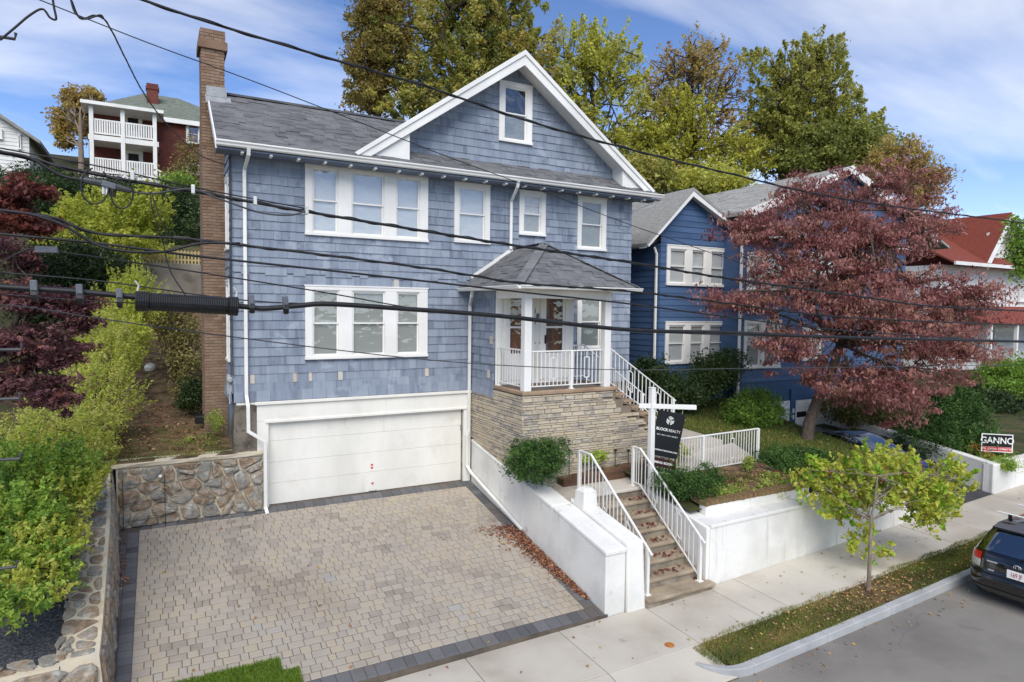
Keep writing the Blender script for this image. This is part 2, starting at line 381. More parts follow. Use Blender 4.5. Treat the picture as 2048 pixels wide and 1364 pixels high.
M['brick_far'] = brickm('red_brick_wall', S(104,46,36), S(128,60,46), S(120,84,74))
M['found'] = pm('parged_stone_foundation', [S(84,78,72), S(118,110,102), S(130,122,112)], 0.95, ns=3, fine=20, famt=0.3, bump=0.8, bdist=0.03, patch=[(S(160,156,150), 5, 0.63, 0.05, 0.6), (S(70,66,64), 4, 0.62, 0.05, 0.6)])
M['navy'] = pm('navy_clapboard', [S(64,86,122), S(72,97,134), S(80,107,146)], 0.6, ns=0.8, w=0.35, fine=25, famt=0.08, bump=0.1, stretch=(.6,.6,4))
M['navy_trim'] = pm('slate_blue_trim', [S(54,82,116), S(62,92,128)], 0.6, ns=1, fine=20, famt=0.06)
M['white_siding'] = pm('white_clapboard', [S(208,208,208), S(226,226,226)], 0.7, ns=1, w=0.4, fine=20, famt=0.05, stretch=(.6,.6,4))
M['room_lining'] = pm('room_dark', [S(46,44,44), S(58,56,56)], 0.95, ns=1, fine=10)  # plain dark grey walls of the box behind each window
M['interior'] = pm('room_wall', [S(120,114,108), S(140,134,128)], 0.95, ns=1, fine=10)
M['glass'] = glassm('window_glass', refl=0.15, boost=0.9)
M['glass_strong'] = glassm('window_glass_reflective', refl=0.20, boost=0.9)
M['glass_car'] = glassm('car_glass', tint=(0.25, 0.3, 0.3, 1), refl=0.38, boost=0.9)
M['wood_door'] = pm('stained_wood_door', [S(72,36,22), S(110,60,36), S(132,78,46)], 0.5, ns=1.3, fine=20, famt=0.2, stretch=(5,5,.7))
M['black_metal'] = pm('black_metal', [S(22,22,24), S(34,34,36)], 0.5, ns=4, fine=40)
M['steel'] = pm('galvanised_steel', [S(140,142,144), S(176,178,180)], 0.4, ns=5, fine=40, metal=0.7)
M['lead'] = pm('lead_flashing', [S(140,144,150), S(160,164,170)], 0.6, ns=4, fine=20, metal=0.3)
M['cable'] = pm('black_cable_rubber', [S(20,20,22), S(34,34,36)], 0.5, ns=6, fine=60, spec=0.4, bump=0.3, bdist=0.003)
M['cable_grey'] = pm('grey_cable', [S(58,60,64), S(76,78,82)], 0.5, ns=6, fine=60)
M['clamp'] = pm('grey_plastic_clamp', [S(84,88,98), S(104,108,118)], 0.6, ns=8, fine=40)
M['tin'] = pm('bright_tin_clip', [S(190,190,190), S(214,214,214)], 0.4, ns=8, fine=40, metal=0.4)
M['pole'] = pm('weathered_pole_wood', [S(84,70,58), S(112,96,82)], 0.9, ns=2, fine=20, stretch=(6,6,.5))
M['mulch'] = pm('leaf_litter_soil', [S(78,62,48), S(112,92,70), S(134,114,88)], 0.95, ns=4, fine=60, famt=0.5, bump=1.0, bdist=0.03)
M['gravel'] = pm('dark_gravel', [S(38,40,44), S(66,68,74), S(98,100,106)], 0.9, ns=30, fine=70, famt=0.5, bump=1.0, bdist=0.02)
M['lawn_soil'] = pm('lawn_soil', [S(52,58,32), S(72,76,42), S(92,82,54)], 0.95, ns=1.4, fine=80, famt=0.4, bump=1.0, bdist=0.02)
M['hill'] = pm('hillside_ground', [S(46,50,30), S(66,66,40), S(86,74,52)], 0.95, ns=0.7, fine=14, famt=0.4, bump=1.0, bdist=0.1)
M['timber'] = pm('rough_timber_edging', [S(78,58,46), S(104,80,64)], 0.95, ns=3, fine=30, famt=0.3, stretch=(.7,4,4))
M['tan_fence'] = pm('tan_picket', [S(172,152,110), S(192,172,130)], 0.85, ns=3, fine=20)
M['old_concrete'] = pm('stained_retaining_concrete', [S(112,106,98), S(140,134,126)], 0.95, ns=1, fine=20, famt=0.25, patch=[(S(80,76,66), 1.3, 0.56, 0.1, 0.6)])
M['bark'] = pm('tree_bark', [S(52,44,38), S(78,68,58), S(96,86,76)], 0.95, ns=6, fine=30, famt=0.35, bump=0.9, bdist=0.02, stretch=(4,4,.8))
M['bark_light'] = pm('pale_bark', [S(112,102,92), S(142,130,118)], 0.95, ns=6, fine=30, famt=0.3, bump=0.6, stretch=(4,4,.8))
M['bark_mid'] = pm('grey_brown_bark', [S(70,60,54), S(96,86,78)], 0.95, ns=6, fine=30, famt=0.3, bump=0.8, stretch=(4,4,.8))
M['carpaint_black'] = pm('black_car_paint', [S(10,11,16), S(14,15,20)], 0.12, ns=1, fine=3, famt=0.02, bump=0.0, spec=0.6, coat=1.0)
M['carpaint_navy'] = pm('midnight_blue_car_paint', [S(12,16,34), S(16,22,44)], 0.12, ns=1, fine=3, famt=0.02, bump=0.0, spec=0.6, coat=1.0)
M['rubber'] = pm('tyre_rubber', [S(20,20,20), S(32,32,32)], 0.85, ns=5, fine=40)
M['alloy'] = pm('alloy_rim', [S(150,152,156), S(176,178,182)], 0.35, ns=3, fine=20, metal=0.8)
M['red_lens'] = pm('red_lens', [S(190,26,24), S(214,44,38)], 0.2, ns=8, fine=30, coat=0.6)
M['clear_lens'] = pm('clear_lens', [S(176,172,164), S(200,198,192)], 0.2, ns=8, fine=30, coat=0.6)
M['sign_black'] = pm('black_sign_panel', [S(20,22,26), S(27,29,33)], 0.5, ns=1, fine=5, famt=0.03)
M['sign_red'] = pm('red_sign_band', [S(190,34,44), S(200,44,54)], 0.5, ns=1, fine=5, famt=0.03)
M['sign_maroon'] = pm('dark_maroon_rider', [S(52,24,24), S(62,30,30)], 0.5, ns=1, fine=5, famt=0.03)
M['white_print'] = pm('white_print', [S(228,228,228), S(236,236,236)], 0.5, ns=1, fine=5, famt=0.02, bump=0)
M['red_print'] = pm('red_print', [S(170,36,30), S(180,42,36)], 0.5, ns=1, fine=5, famt=0.02, bump=0)
M['black_print'] = pm('black_print', [S(18,18,18), S(24,24,24)], 0.5, ns=1, fine=5, famt=0.02, bump=0)
M['orange_iron'] = pm('rusty_orange_iron', [S(150,92,44), S(184,124,62)], 0.8, ns=14, fine=60, famt=0.3)
M['grey_plastic'] = pm('grey_meter_plastic', [S(150,154,160), S(172,176,182)], 0.5, ns=5, fine=20)
M['soil_base'] = pm('far_ground', [S(70,72,50), S(92,90,66)], 0.95, ns=0.1, fine=3, famt=0.3)
# blind: horizontal slat lines
def blindm(name, col):
    m, N, L, out = new_mat(name)
    g = N.new('ShaderNodeNewGeometry'); sp = N.new('ShaderNodeSeparateXYZ'); L.new(g.outputs['Position'], sp.inputs[0])
    w = math_(N, L, 'FRACT', math_(N, L, 'MULTIPLY', sp.outputs[2], 36.0))
    c = ramp(N, L, w, [(0.0, tuple(x*0.62 for x in col[:3])+(1,)), (0.25, col), (1.0, col)])
    p = N.new('ShaderNodeBsdfPrincipled'); p.inputs['Roughness'].default_value = 0.7; L.new(c, p.inputs['Base Color']); L.new(p.outputs[0], out.inputs[0])
    b = N.new('ShaderNodeBump'); b.inputs['Strength'].default_value = 0.6; b.inputs['Distance'].default_value = 0.01; L.new(w, b.inputs['Height']); L.new(b.outputs[0], p.inputs['Normal'])
    return m
M['blind'] = blindm('white_blind', S(214,214,214)); M['blind_grey'] = blindm('grey_blind', S(140,146,146)); M['blind_mid'] = blindm('pale_grey_blind', S(172,174,170))

# ------------------------------------------------------------------ foliage helpers
def quad_mesh(name, V, rnd, mat, parent=None, kind=None, per=4):
    nv = len(V); nf = nv//per
    me = bpy.data.meshes.new(name)
    me.vertices.add(nv); me.vertices.foreach_set('co', np.ascontiguousarray(V, dtype=np.float32).ravel())
    me.loops.add(nv); me.loops.foreach_set('vertex_index', np.arange(nv, dtype=np.int32))
    me.polygons.add(nf); me.polygons.foreach_set('loop_start', (np.arange(nf)*per).astype(np.int32))
    me.update(calc_edges=True)
    a = me.attributes.new('rnd', 'FLOAT', 'FACE'); a.data.foreach_set('value', np.ascontiguousarray(rnd, dtype=np.float32))
    me.materials.append(mat)
    o = bpy.data.objects.new(name, me); COL.objects.link(o); o.color = (0, 0, 0, 1)
    if parent is not None: par(o, parent)
    if kind: o['kind'] = kind
    return o
def nrm(a): return a/np.maximum(np.linalg.norm(a, axis=1, keepdims=True), 1e-6)
def leaf_verts(C, size, up=0.5, asp=0.55, droop=0.0, r=rng, fold=0.12):
    n = len(C); size = np.broadcast_to(np.asarray(size, float), (n,))[:, None]
    N = nrm(r.normal(size=(n, 3))+np.array([0, 0, up]))
    T = r.normal(size=(n, 3))+np.array([0, 0, -droop]); T = nrm(T-N*np.sum(T*N, 1, keepdims=True))
    B = np.cross(N, T)
    V = np.empty((n, 4, 3))
    V[:, 0] = C-T*size*.5; V[:, 2] = C+T*size*.5
    V[:, 1] = C+B*size*asp*.5+N*size*fold-T*size*.06; V[:, 3] = C-B*size*asp*.5+N*size*fold-T*size*.06
    return V.reshape(-1, 3)
def lump(D, ph):   # uneven outline factor from direction
    return (np.sin(3.1*D[:, 0]+ph)+np.sin(4.3*D[:, 1]+1.7*ph)+np.sin(3.7*D[:, 2]+2.3*ph)+np.sin(7.1*D[:, 0]+5.3*D[:, 2]+ph))/4
def crown_centres(ells, n, r, shell=2.2, rag=0.22):
    w = np.array([e[3]*e[4]*e[5] for e in ells])**0.75; w = w/w.sum()
    out = []
    for e, k in zip(ells, r.multinomial(n, w)):
        D = nrm(r.normal(size=(k, 3))); R = r.random(k)**(1/shell)
        R = R*(1+rag*lump(D, e[0]*1.3+e[2]))
        out.append(np.array(e[:3])+D*R[:, None]*np.array(e[3:6]))
    return np.concatenate(out)
def foliage(name, parent, mat, ells, ncl, nper, cl, leaf, seed, up=0.5, droop=0.0, asp=0.55, flat=0.7, shell=2.2, rag=0.22, kind=None, rbase=None, floor=None, spray=0.0):
    r = np.random.default_rng(seed)
    CC = crown_centres(ells, ncl, r, shell, rag)
    cr_ = r.random(ncl)
    if rbase is not None: cr_ = np.clip(rbase(CC)+0.35*(cr_-.5), 0, 1)
    cs = cl*(0.45+1.1*r.random(ncl)**1.5)
    P = np.repeat(CC, nper, 0)+nrm(r.normal(size=(ncl*nper, 3)))*(r.random((ncl*nper, 1))**.45)*np.repeat(cs, nper)[:, None]*1.75*np.array([1, 1, flat])
    if spray:       # clusters become leafy shoots that point up and outwards
        o_ = nrm(CC-np.mean([e[:3] for e in ells], 0))
        d_ = nrm(o_*.7+r.normal(size=CC.shape)*.45+np.array([0, 0, .75])); t_ = r.random((ncl*nper, 1))
        P = np.repeat(CC, nper, 0)+np.repeat(d_*(cs*spray)[:, None], nper, 0)*(t_-.4)+r.normal(size=(ncl*nper, 3))*np.repeat(cs, nper)[:, None]*(.42*(1.15-t_))
    R = np.clip(np.repeat(cr_, nper)*.62+r.random(ncl*nper)*.38, 0, 1)
    if floor is not None:
        k = P[:, 2] > floor; P, R = P[k], R[k]
    V = leaf_verts(P, leaf*(0.45+1.1*r.random(len(P))), up, asp, droop, r)
    quad_mesh(name, V, R, mat, parent, kind)
    return CC
def limb(mb, a, b, r0, r1, r, bend=0.12, n=5, sides=5):
    a, b = np.asarray(a, float), np.asarray(b, float); L = np.linalg.norm(b-a)
    k = r.normal(size=3)*bend*L; k[2] = abs(k[2])*.3
    pts = [a+(b-a)*t+k*math.sin(math.pi*t)+(r.normal(size=3)*0.012*L if 0 < t < 1 else 0) for t in np.linspace(0, 1, n)]
    mb.tube(pts, list(np.linspace(r0, r1, n)), sides, cap=False)
    return pts
def tree(name, label, leafmat, barkmat, base, trunk, r0, ells, ncl, nper, cl, leaf, seed, cat='tree', group=None, limbs=60, twig=0.012, up=0.5, droop=0.0, asp=0.55, flat=.7, shell=2.2, rag=.22, rbase=None, spray=0.0):
    """trunk: list of points from base upwards; limbs leave it towards leaf clusters."""
    r = np.random.default_rng(seed+100)
    t = thing(name, label, cat, tuple(base), group)
    CC = foliage('crown', t, leafmat, ells, ncl, nper, cl, leaf, seed, up, droop, asp, flat, shell, rag, rbase=rbase, spray=spray)
    mb = MB(); T = [np.asarray(p, float) for p in trunk]
    mb.tube(T, list(np.linspace(r0, r0*.35, len(T))), 9, cap=False)
    # main limbs
    tot = CC.mean(0); mains = []
    for k in range(max(6, limbs//6)):
        j = r.integers(max(1, len(T)//2), len(T)); a = T[j]; c = CC[r.integers(len(CC))]
        m = a+(c-a)*0.62
        pts = limb(mb, a, m, r0*(.42-.2*j/len(T)), r0*.13, r, 0.10, 6, 6); mains.append(pts)
    M_ = np.array([p for q in mains for p in q[2:]])
    for k in range(limbs):
        c = CC[r.integers(len(CC))]; d = np.linalg.norm(M_-c, axis=1)+r.random(len(M_))*.6
        a = M_[np.argmin(d)]
        pts = limb(mb, a, c, r0*.10+twig, twig, r, 0.10, 4, 4)
    o = mb.build('trunk', barkmat, t, smooth=True)
    return t
def bush(name, label, mat, ells, ncl, nper, cl, leaf, seed, cat='bush', group=None, up=0.4, droop=0.0, asp=0.5, shell=3.0, rag=.15, rbase=None, stems=10, base=None, bark='bark', floor=None, spray=0.0):
    e0 = ells[0]; b = base if base is not None else (e0[0], e0[1], e0[2]-e0[5])
    t = thing(name, label, cat, tuple(b), group)
    CC = foliage('foliage', t, mat, ells, ncl, nper, cl, leaf, seed, up, droop, asp, 0.9, shell, rag, rbase=rbase, floor=floor, spray=spray)
    r = np.random.default_rng(seed+5); mb = MB()
    for k in range(stems):
        c = CC[r.integers(len(CC))]; s = np.array([b[0], b[1], b[2]])+np.append(r.normal(size=2)*e0[3]*.15, 0)
        limb(mb, s, c, 0.018, 0.006, r, .08, 4, 4)
    mb.build('stem', M[bark], t)
    return t
def pxball(px, py, D, rpx, rpy, deep=1.0):
    c = atD(px, py, D); k = D/FPX
    return (c[0], c[1], c[2], rpx*k, rpx*k*deep, rpy*k)

LF = {}
LF['oak'] = leafm('olive_autumn_leaf', [S(50,56,26), S(76,80,36), S(100,100,46), S(122,112,56), S(124,98,58)], gain=2.4)
LF['oak_brown'] = leafm('brown_olive_leaf', [S(64,60,32), S(92,82,42), S(110,94,50), S(100,98,50), S(120,92,52)], gain=1.8)
LF['yellow_tree'] = leafm('yellow_green_leaf', [S(78,80,28), S(124,122,46), S(160,150,62), S(182,168,76)])
LF['brown_sparse'] = leafm('brown_sparse_leaf', [S(78,62,38), S(110,88,52), S(120,108,56), S(136,116,78)])
LF['dogwood'] = leafm('burgundy_leaf', [S(70,40,40), S(100,58,56), S(120,76,72), S(142,102,94), S(126,90,74), S(102,78,60)], trans=.3, gain=1.4)
LF['street'] = leafm('lime_leaf', [S(62,86,26), S(96,122,36), S(132,152,48), S(160,168,56), S(184,160,48)])
LF['berry'] = leafm('red_berry', [S(84,26,24), S(110,34,30)], trans=.05)
LF['maple'] = leafm('dark_maple_leaf', [S(50,30,34), S(72,44,48), S(92,60,62), S(112,76,74), S(122,70,48)], trans=.25, gain=1.1)
LF['maple_red'] = leafm('red_maple_leaf', [S(64,38,38), S(90,50,46), S(112,60,50), S(124,76,56)], trans=.3, gain=1.1)
LF['lime'] = leafm('lime_shrub_leaf', [S(74,90,32), S(110,126,42), S(146,154,54), S(176,174,62), S(192,178,72), S(156,146,60)], trans=.4, gain=2.3)
LF['green'] = leafm('mid_green_leaf', [S(48,64,28), S(74,96,38), S(100,122,48), S(120,136,56), S(140,140,64)], trans=.4, gain=1.85)
LF['yellow'] = leafm('golden_leaf', [S(84,98,38), S(124,130,50), S(164,152,60), S(190,164,56)], trans=.4, gain=1.6)
LF['dark'] = leafm('dark_hedge_leaf', [S(22,34,18), S(38,52,26), S(54,70,34), S(72,86,42)], trans=.2, gain=1.15)
LF['yew'] = leafm('yew_needle', [S(22,36,18), S(36,56,24), S(52,74,30), S(66,88,38)], trans=.2)
LF['olive'] = leafm('olive_shrub_leaf', [S(52,50,28), S(78,74,40), S(98,92,54), S(116,104,66)], trans=.3)
LF['fern'] = leafm('fresh_green_leaf', [S(84,108,40), S(118,142,60), S(150,164,72)], trans=.4)
LF['orange'] = leafm('orange_leaf', [S(128,58,36), S(160,84,44), S(176,120,56)], trans=.3)
LF['rose'] = leafm('rose_petal', [S(150,30,44), S(180,46,60)], trans=.2)
LF['litter'] = leafm('dry_fallen_leaf', [S(84,54,44), S(112,70,54), S(138,96,70), S(154,120,92), S(104,56,50)], trans=.1, gain=1.15)
LF['litter_yellow'] = leafm('yellow_fallen_leaf', [S(128,102,66), S(164,138,88), S(140,98,66), S(122,84,64), S(176,150,78)], trans=.1, gain=1.0)
LF['litter_red'] = leafm('dark_red_fallen_leaf', [S(84,44,42), S(106,58,52), S(126,80,66)], trans=.1, gain=1.0)
LF['blade'] = leafm('grass_blade', [S(54,64,28), S(76,86,36), S(94,98,44), S(122,110,64), S(128,104,70)], trans=.3, gain=1.6)
LF['turf'] = leafm('turf_blade', [S(58,74,20), S(76,96,26), S(96,112,34)], trans=.2)
LF['stalk'] = leafm('dry_stalk', [S(84,66,48), S(110,90,66), S(70,62,40)], trans=.1)

def grass(name, mat, label, pts_fn, n, h, w, seed, rb=None, parent=None):
    r = np.random.default_rng(seed); P = pts_fn(r, n); n = len(P)
    a = r.random(n)*2*math.pi; d = np.stack([np.cos(a), np.sin(a), np.zeros(n)], 1)*w*.5
    hh = h*(0.5+r.random(n)); le = r.normal(size=(n, 3))*h*.55; le[:, 2] = 0
    V = np.empty((n, 3, 3)); V[:, 0] = P-d; V[:, 1] = P+d; V[:, 2] = P+le; V[:, 2, 2] += hh
    R = r.random(n)*.5+.0 if rb is None else np.clip(rb(P, r)+.4*(r.random(n)-.5), 0, 1)
    o = quad_mesh(name, V.reshape(-1, 3), R, mat, parent, 'stuff', per=3)
    if label: tag(o, label, 'grass')
    return o
def litter(name, mat, label, P, size, seed, cat='fallen leaves', up=2.2):
    r = np.random.default_rng(seed)
    V = leaf_verts(P+np.array([0, 0, size*.18]), size*(.6+.8*r.random(len(P))), up, .7, 0, r, .15)
    o = quad_mesh(name, V, r.random(len(P)), mat, None, 'stuff'); tag(o, label, cat); return o

# ------------------------------------------------------------------ ground levels
def zs(X, Y=9.4):        # pavement level, climbing to the right
    X = np.asarray(X, float)
    z = -1.15+np.where(X > 9, 0.04, 0.01)*(X-9)
    return z-0.02*np.maximum(0, 9.4-np.asarray(Y, float))
def zd(Y): return -0.02-0.183*(15.4-Y)                        # our sloping driveway
def zhill(X, Y): return 1.28+0.06*(min(Y, 22)-15.4)+0.36*max(0, Y-22)
def struct(o, kind='structure'):
    o['kind'] = kind; return o
def sheet(name, mat, xs, ys, fn):
    mb = MB(); V = [(x, y, fn(x, y)) for y in ys for x in xs]; n = len(xs)
    mb.add(V, [(j*n+i, j*n+i+1, (j+1)*n+i+1, (j+1)*n+i) for j in range(len(ys)-1) for i in range(n-1)])
    return struct(mb.build(name, mat, smooth=True))
sheet('ground', M['soil_base'], [-700, -100, 0, 100, 700], [-700, -100, 0, 20, 100, 900], lambda x, y: -4.5 if y < 100 else 8)
sheet('road', M['asphalt'], list(np.arange(-40, 100, 4.0)), [-14, -6, 0, 4, 7.02], lambda x, y: float(zs(x, 7.0))-0.135+0.012*(7-max(y, 2)))
sheet('hillside', M['hill'], list(np.arange(-70, 131, 5.0)), [15.72, 17, 19, 22, 26, 30, 35, 42, 50, 58, 66, 80, 120], lambda x, y: zhill(x, y) if y < 66 else 17.12+0.05*(y-66))
sheet('left_bank', M['gravel'], [-30, -12, -6, -3, -1.9, -1.1, -0.9], [9.98, 11, 12, 13, 14, 15.4, 15.73], lambda x, y: (-.15 if y < 10.2 else np.interp(y, [10, 11, 12, 13, 14, 15, 15.75], [-.12, .0, .24, .52, .85, 1.15, 1.28]))+max(0, -2.5-x)*.04)
sheet('side_path', M['mulch'], [-2.6, -1.2, -.2, .8, 1.45], [15.35, 16.5, 18, 21, 24, 27, 30.2], lambda x, y: zhill(x, y)+.03)
sheet('lawn', M['lawn_soil'], [9.9, 11, 12.5, 14, 16, 17.85], [9.98, 10.6, 11.2, 12.2, 14, 15.73], lambda x, y: 0.30+0.16*(y-9.98)+(0.02*(x-10)))
sheet('next_garden', M['lawn_soil'], [21.7, 23, 26, 30, 40, 60, 100], [9.7, 11, 13, 15.73], lambda x, y: 0.12+0.03*(y-9.7)+.012*(x-21))
sheet('neighbour_driveway', M['asphalt_drive'], [17.85, 19, 20.5, 22.6], [9.4, 10.5, 12, 14, 15.8], lambda x, y: float(zs(x))+0.004+(y-9.4)*0.07)

# our driveway of pavers
base = MB(); X0, X1 = -0.95, 7.3
base.hexa([(X0,9.42,zd(9.42)-.25),(X1,9.42,zd(9.42)-.25),(X1,15.62,zd(15.62)-.25),(X0,15.62,zd(15.62)-.25),(X0,9.42,zd(9.42)-.012),(X1,9.42,zd(9.42)-.012),(X1,15.62,zd(15.62)-.012),(X0,15.62,zd(15.62)-.012)])
drive = struct(base.build('driveway', M['joint']))
PV = [proto_bevbox(.05, .12, name='paver'), proto_bevbox(.07, .15, name='paver')]
slope_rot = Matrix.Rotation(math.atan(0.183), 3, 'X')
pav = Pieces('paver', drive, M['paver'])
def paver(P_, x0, x1, y0, y1, rnd=None, h=.05):
    g = 0.009; cx, cy = (x0+x1)/2, (y0+y1)/2
    rz = Matrix.Rotation(random.uniform(-.01, .01), 3, 'Z')
    P_.add(random.choice(PV), TRS((cx, cy, zd(cy)-h/2+random.uniform(-.002, .004)), (x1-x0-g, y1-y0-g, h), slope_rot@rz), rnd)
fx0, fx1, fy0, fy1 = -0.46, 6.98, 9.72, 15.14
y = fy0; prev = []
while y < fy1-.02:
    hgt = random.choice([.148, .156, .164]); y2 = min(y+hgt, fy1); y2 = fy1 if fy1-y2 < .07 else y2
    x = fx0
    while x < fx1-.001:
        w_ = random.choice([.125, .16, .165, .21, .215, .25]); x2 = x+w_
        if any(abs(x2-q) < .028 for q in prev): x2 += random.choice([-.045, .045])
        if fx1-x2 < .08: x2 = fx1
        paver(pav, x, x2, y, y2); prev_x = x2; pav.row = getattr(pav, 'row', [])+[x2]; x = x2
    prev = pav.row; pav.row = []; y = y2
pav.finish()
pdk = Pieces('border_paver', drive, M['paver_dark'])
x = -0.46
while x < 7.22:
    w_ = random.choice([.17, .22, .26]); paver(pdk, x, min(x+w_, 7.24), 9.44, 9.72)
    w2 = w_; paver(pdk, x, min(x+w2, 7.24), 15.14, 15.46); x += w_
y = 9.72
while y < 15.1:
    w_ = random.choice([.17, .2, .24]); e_ = min(y+w_, 15.14)
    paver(pdk, -.88, -.67, y, e_); paver(pdk, -.67, -.46, y, e_); paver(pdk, 6.98, 7.24, y, e_); y += w_
pdk.finish()
# turf mat at the foot of the driveway
tm = MB()
tm.prism([(-.40, 9.5, zd(9.5)+.004), (1.78, 9.5, zd(9.5)+.004), (1.78, 10.02, zd(10.02)+.004), (1.56, 10.05, zd(10.05)+.004), (1.56, 10.32, zd(10.32)+.004), (-.40, 10.32, zd(10.32)+.004)], (0, 0, .02))
turf = thing('turf_mat', 'square of bright green artificial turf lying on the driveway pavers', 'turf mat', (0.6, 9.9, zd(9.9)))
tm.build('backing', pm('turf_backing', [S(48,64,24), S(66,84,30)], .9, ns=6, fine=90, famt=.4), turf)
def tp(r, n):
    P = np.stack([r.uniform(-.43, 1.81, n), r.uniform(9.5, 10.35, n), np.zeros(n)], 1)
    P = P[~((P[:, 0] > 1.56) & (P[:, 1] > 10.03))]; P[:, 2] = zd(P[:, 1])+.024; return P
grass('pile', LF['turf'], None, tp, 17000, .03, .012, 3, parent=turf)

# pavement slabs, kerb
def apron_base(x, y): return float(zs(x, y))-(.14 if y < 7.9 else .02)
sw = sheet('sidewalk', M['joint'], list(np.arange(-30, 61, 3.0)), [7.05, 8.0, 9.45], lambda x, y: apron_base(x, y))
def apron(a, b): return float(zs(a, b))-(0.118*max(0.0, 7.97-b)/.91 if a < 8.171 else 0)
def slab(x0, x1, y0, y1, rnd):
    g = .007; mb = MB(); x0 += g; x1 -= g; y0 += g; y1 -= g
    c = [(x0,y0),(x1,y0),(x1,y1),(x0,y1)]; t = random.uniform(-.004, .004)
    mb.hexa([(a, b, apron(a, b)-.1) for a, b in c]+[(a, b, apron(a, b)+t) for a, b in c])
    o = mb.build('slab', M['concrete'], sw, bevel=.008); o.color = (rnd, 0, 0, 1)
jx = [-12, -10, -8, -6, -4.2, -2.4, -.6, 1.1, 2.75, 4.35, 6.2, 8.17]
for a, b in zip(jx[:-1], jx[1:]):
    slab(a, b, 7.97, 9.42, random.random()); slab(a, b, 7.06, 7.97, random.random())
jx = [8.17, 9.86, 10.62, 12.15, 13.62, 15.1, 16.6, 18.0, 19.6, 21.2, 22.9, 24.6, 26.4, 28.2, 30.2]
for a, b in zip(jx[:-1], jx[1:]):
    slab(a, b, 7.93, 9.42 if a > 9.9 else 9.40, random.random())
    slab(a, b, 7.2, 7.93, random.random()) if a > 17.4 else None
kb = thing('kerb', 'grey granite kerb along the road edge curving into the driveway', 'kerb', (8, 7, -1.2)); kb['kind'] = 'structure'
del kb['category']
x = 8.45
while x < 34:
    x2 = x+1.9; mb = MB(); c = [(x+.004,7.0),(x2-.004,7.0),(x2-.004,7.16),(x+.004,7.16)]
    mb.hexa([(a, b, float(zs(a))-.35) for a, b in c]+[(a, b, float(zs(a))-.03+random.uniform(-.004, .004)) for a, b in c])
    o = mb.build('kerb_stone', M['granite'], kb, bevel=.015); o.color = (random.random(), 0, 0, 1); x = x2
# curved tapering end stone
mb = MB(); n = 9; pts_o, pts_i = [], []
for k in range(n):
    t = k/(n-1)*math.radians(72); cx_, cy_ = 8.45, 7.0+.80
    pts_o.append((cx_-.80*math.sin(t), cy_-.80*math.cos(t), t)); pts_i.append((cx_-(.80-.165+.08*t)*math.sin(t), cy_-(.80-.165+.08*t)*math.cos(t), t))
top = lambda p: float(zs(p[0]))-.03-.03*(p[2]/1.2566)
V = [(p[0], p[1], -1.7) for p in pts_o]+[(p[0], p[1], top(p)) for p in pts_o]+[(p[0], p[1], top(p)) for p in pts_i]+[(p[0], p[1], -1.7) for p in pts_i]
F = []
for k in range(n-1):
    for a in range(3): F.append((a*n+k, a*n+k+1, (a+1)*n+k+1, (a+1)*n+k))
F += [(0, n, 2*n, 3*n), (n-1, 2*n-1, 3*n-1, 4*n-1)]
mb.add(V, F); o = mb.build('kerb_stone', M['granite'], kb, bevel=.015)
# planting strip
strip = sheet('verge', M['mulch'], list(np.arange(8.2, 34, .9)), [7.14, 7.5, 7.97], lambda x, y: float(zs(x, y))-.03+(.02 if 7.2 < y < 7.9 else 0))
def vp(r, n):
    x_ = r.uniform(7.95, 20, n); y_ = r.uniform(7.12, 8.02, n)+.04*np.sin(x_*5)
    bare = np.exp(-((x_-12.6)/1.25)**2)*.93
    k = (r.random(n) > bare) & ~((x_ < 8.45) & (np.hypot(x_-8.45, y_-7.8) > .66)) & ((x_ > 8.25) | (y_ < 7.9)); P = np.stack([x_, y_, zs(x_, y_)-.015], 1); return P[k]
def vr(P, r):
    return np.where(P[:, 0] > 13.4, .22, .42)+.25*np.sin(P[:, 0]*2.1)*np.sin(P[:, 1]*7)
grass('verge_grass', LF['blade'], 'patchy green grass of the verge between pavement and kerb', vp, 42000, .05, .012, 11, vr)
def lp(r, n):
    P = np.stack([r.uniform(12.2, 17.8, n), r.uniform(9.99, 16.4, n), np.zeros(n)], 1)
    P = P[~((P[:, 1] > 12.3) & (P[:, 0] < 13.4)) & ~((P[:, 0] < 13.9) & (P[:, 1] < 12.3))]; P[:, 2] = 0.30+0.16*(P[:, 1]-9.98)+0.02*(P[:, 0]-10); return P
grass('lawn_grass', LF['blade'], 'green lawn with scattered leaves beside the porch stairs', lp, 38000, .07, .02, 12, lambda P, r: .22+.2*np.sin(P[:, 0]*1.3+P[:, 1]))
def bp_(r, n):
    P = np.stack([r.uniform(-1.1, 1.3, n), 15.5+r.random(n)**1.8*3.0, np.zeros(n)], 1); P[:, 2] = [zhill(a, b)+.03 for a, b in P[:, :2]]; return P
grass('bank_grass', LF['blade'], 'tufts of green grass above the fieldstone wall by the chimney', bp_, 3200, .06, .012, 13, lambda P, r: .35+.3*np.sin(P[:, 0]*3))

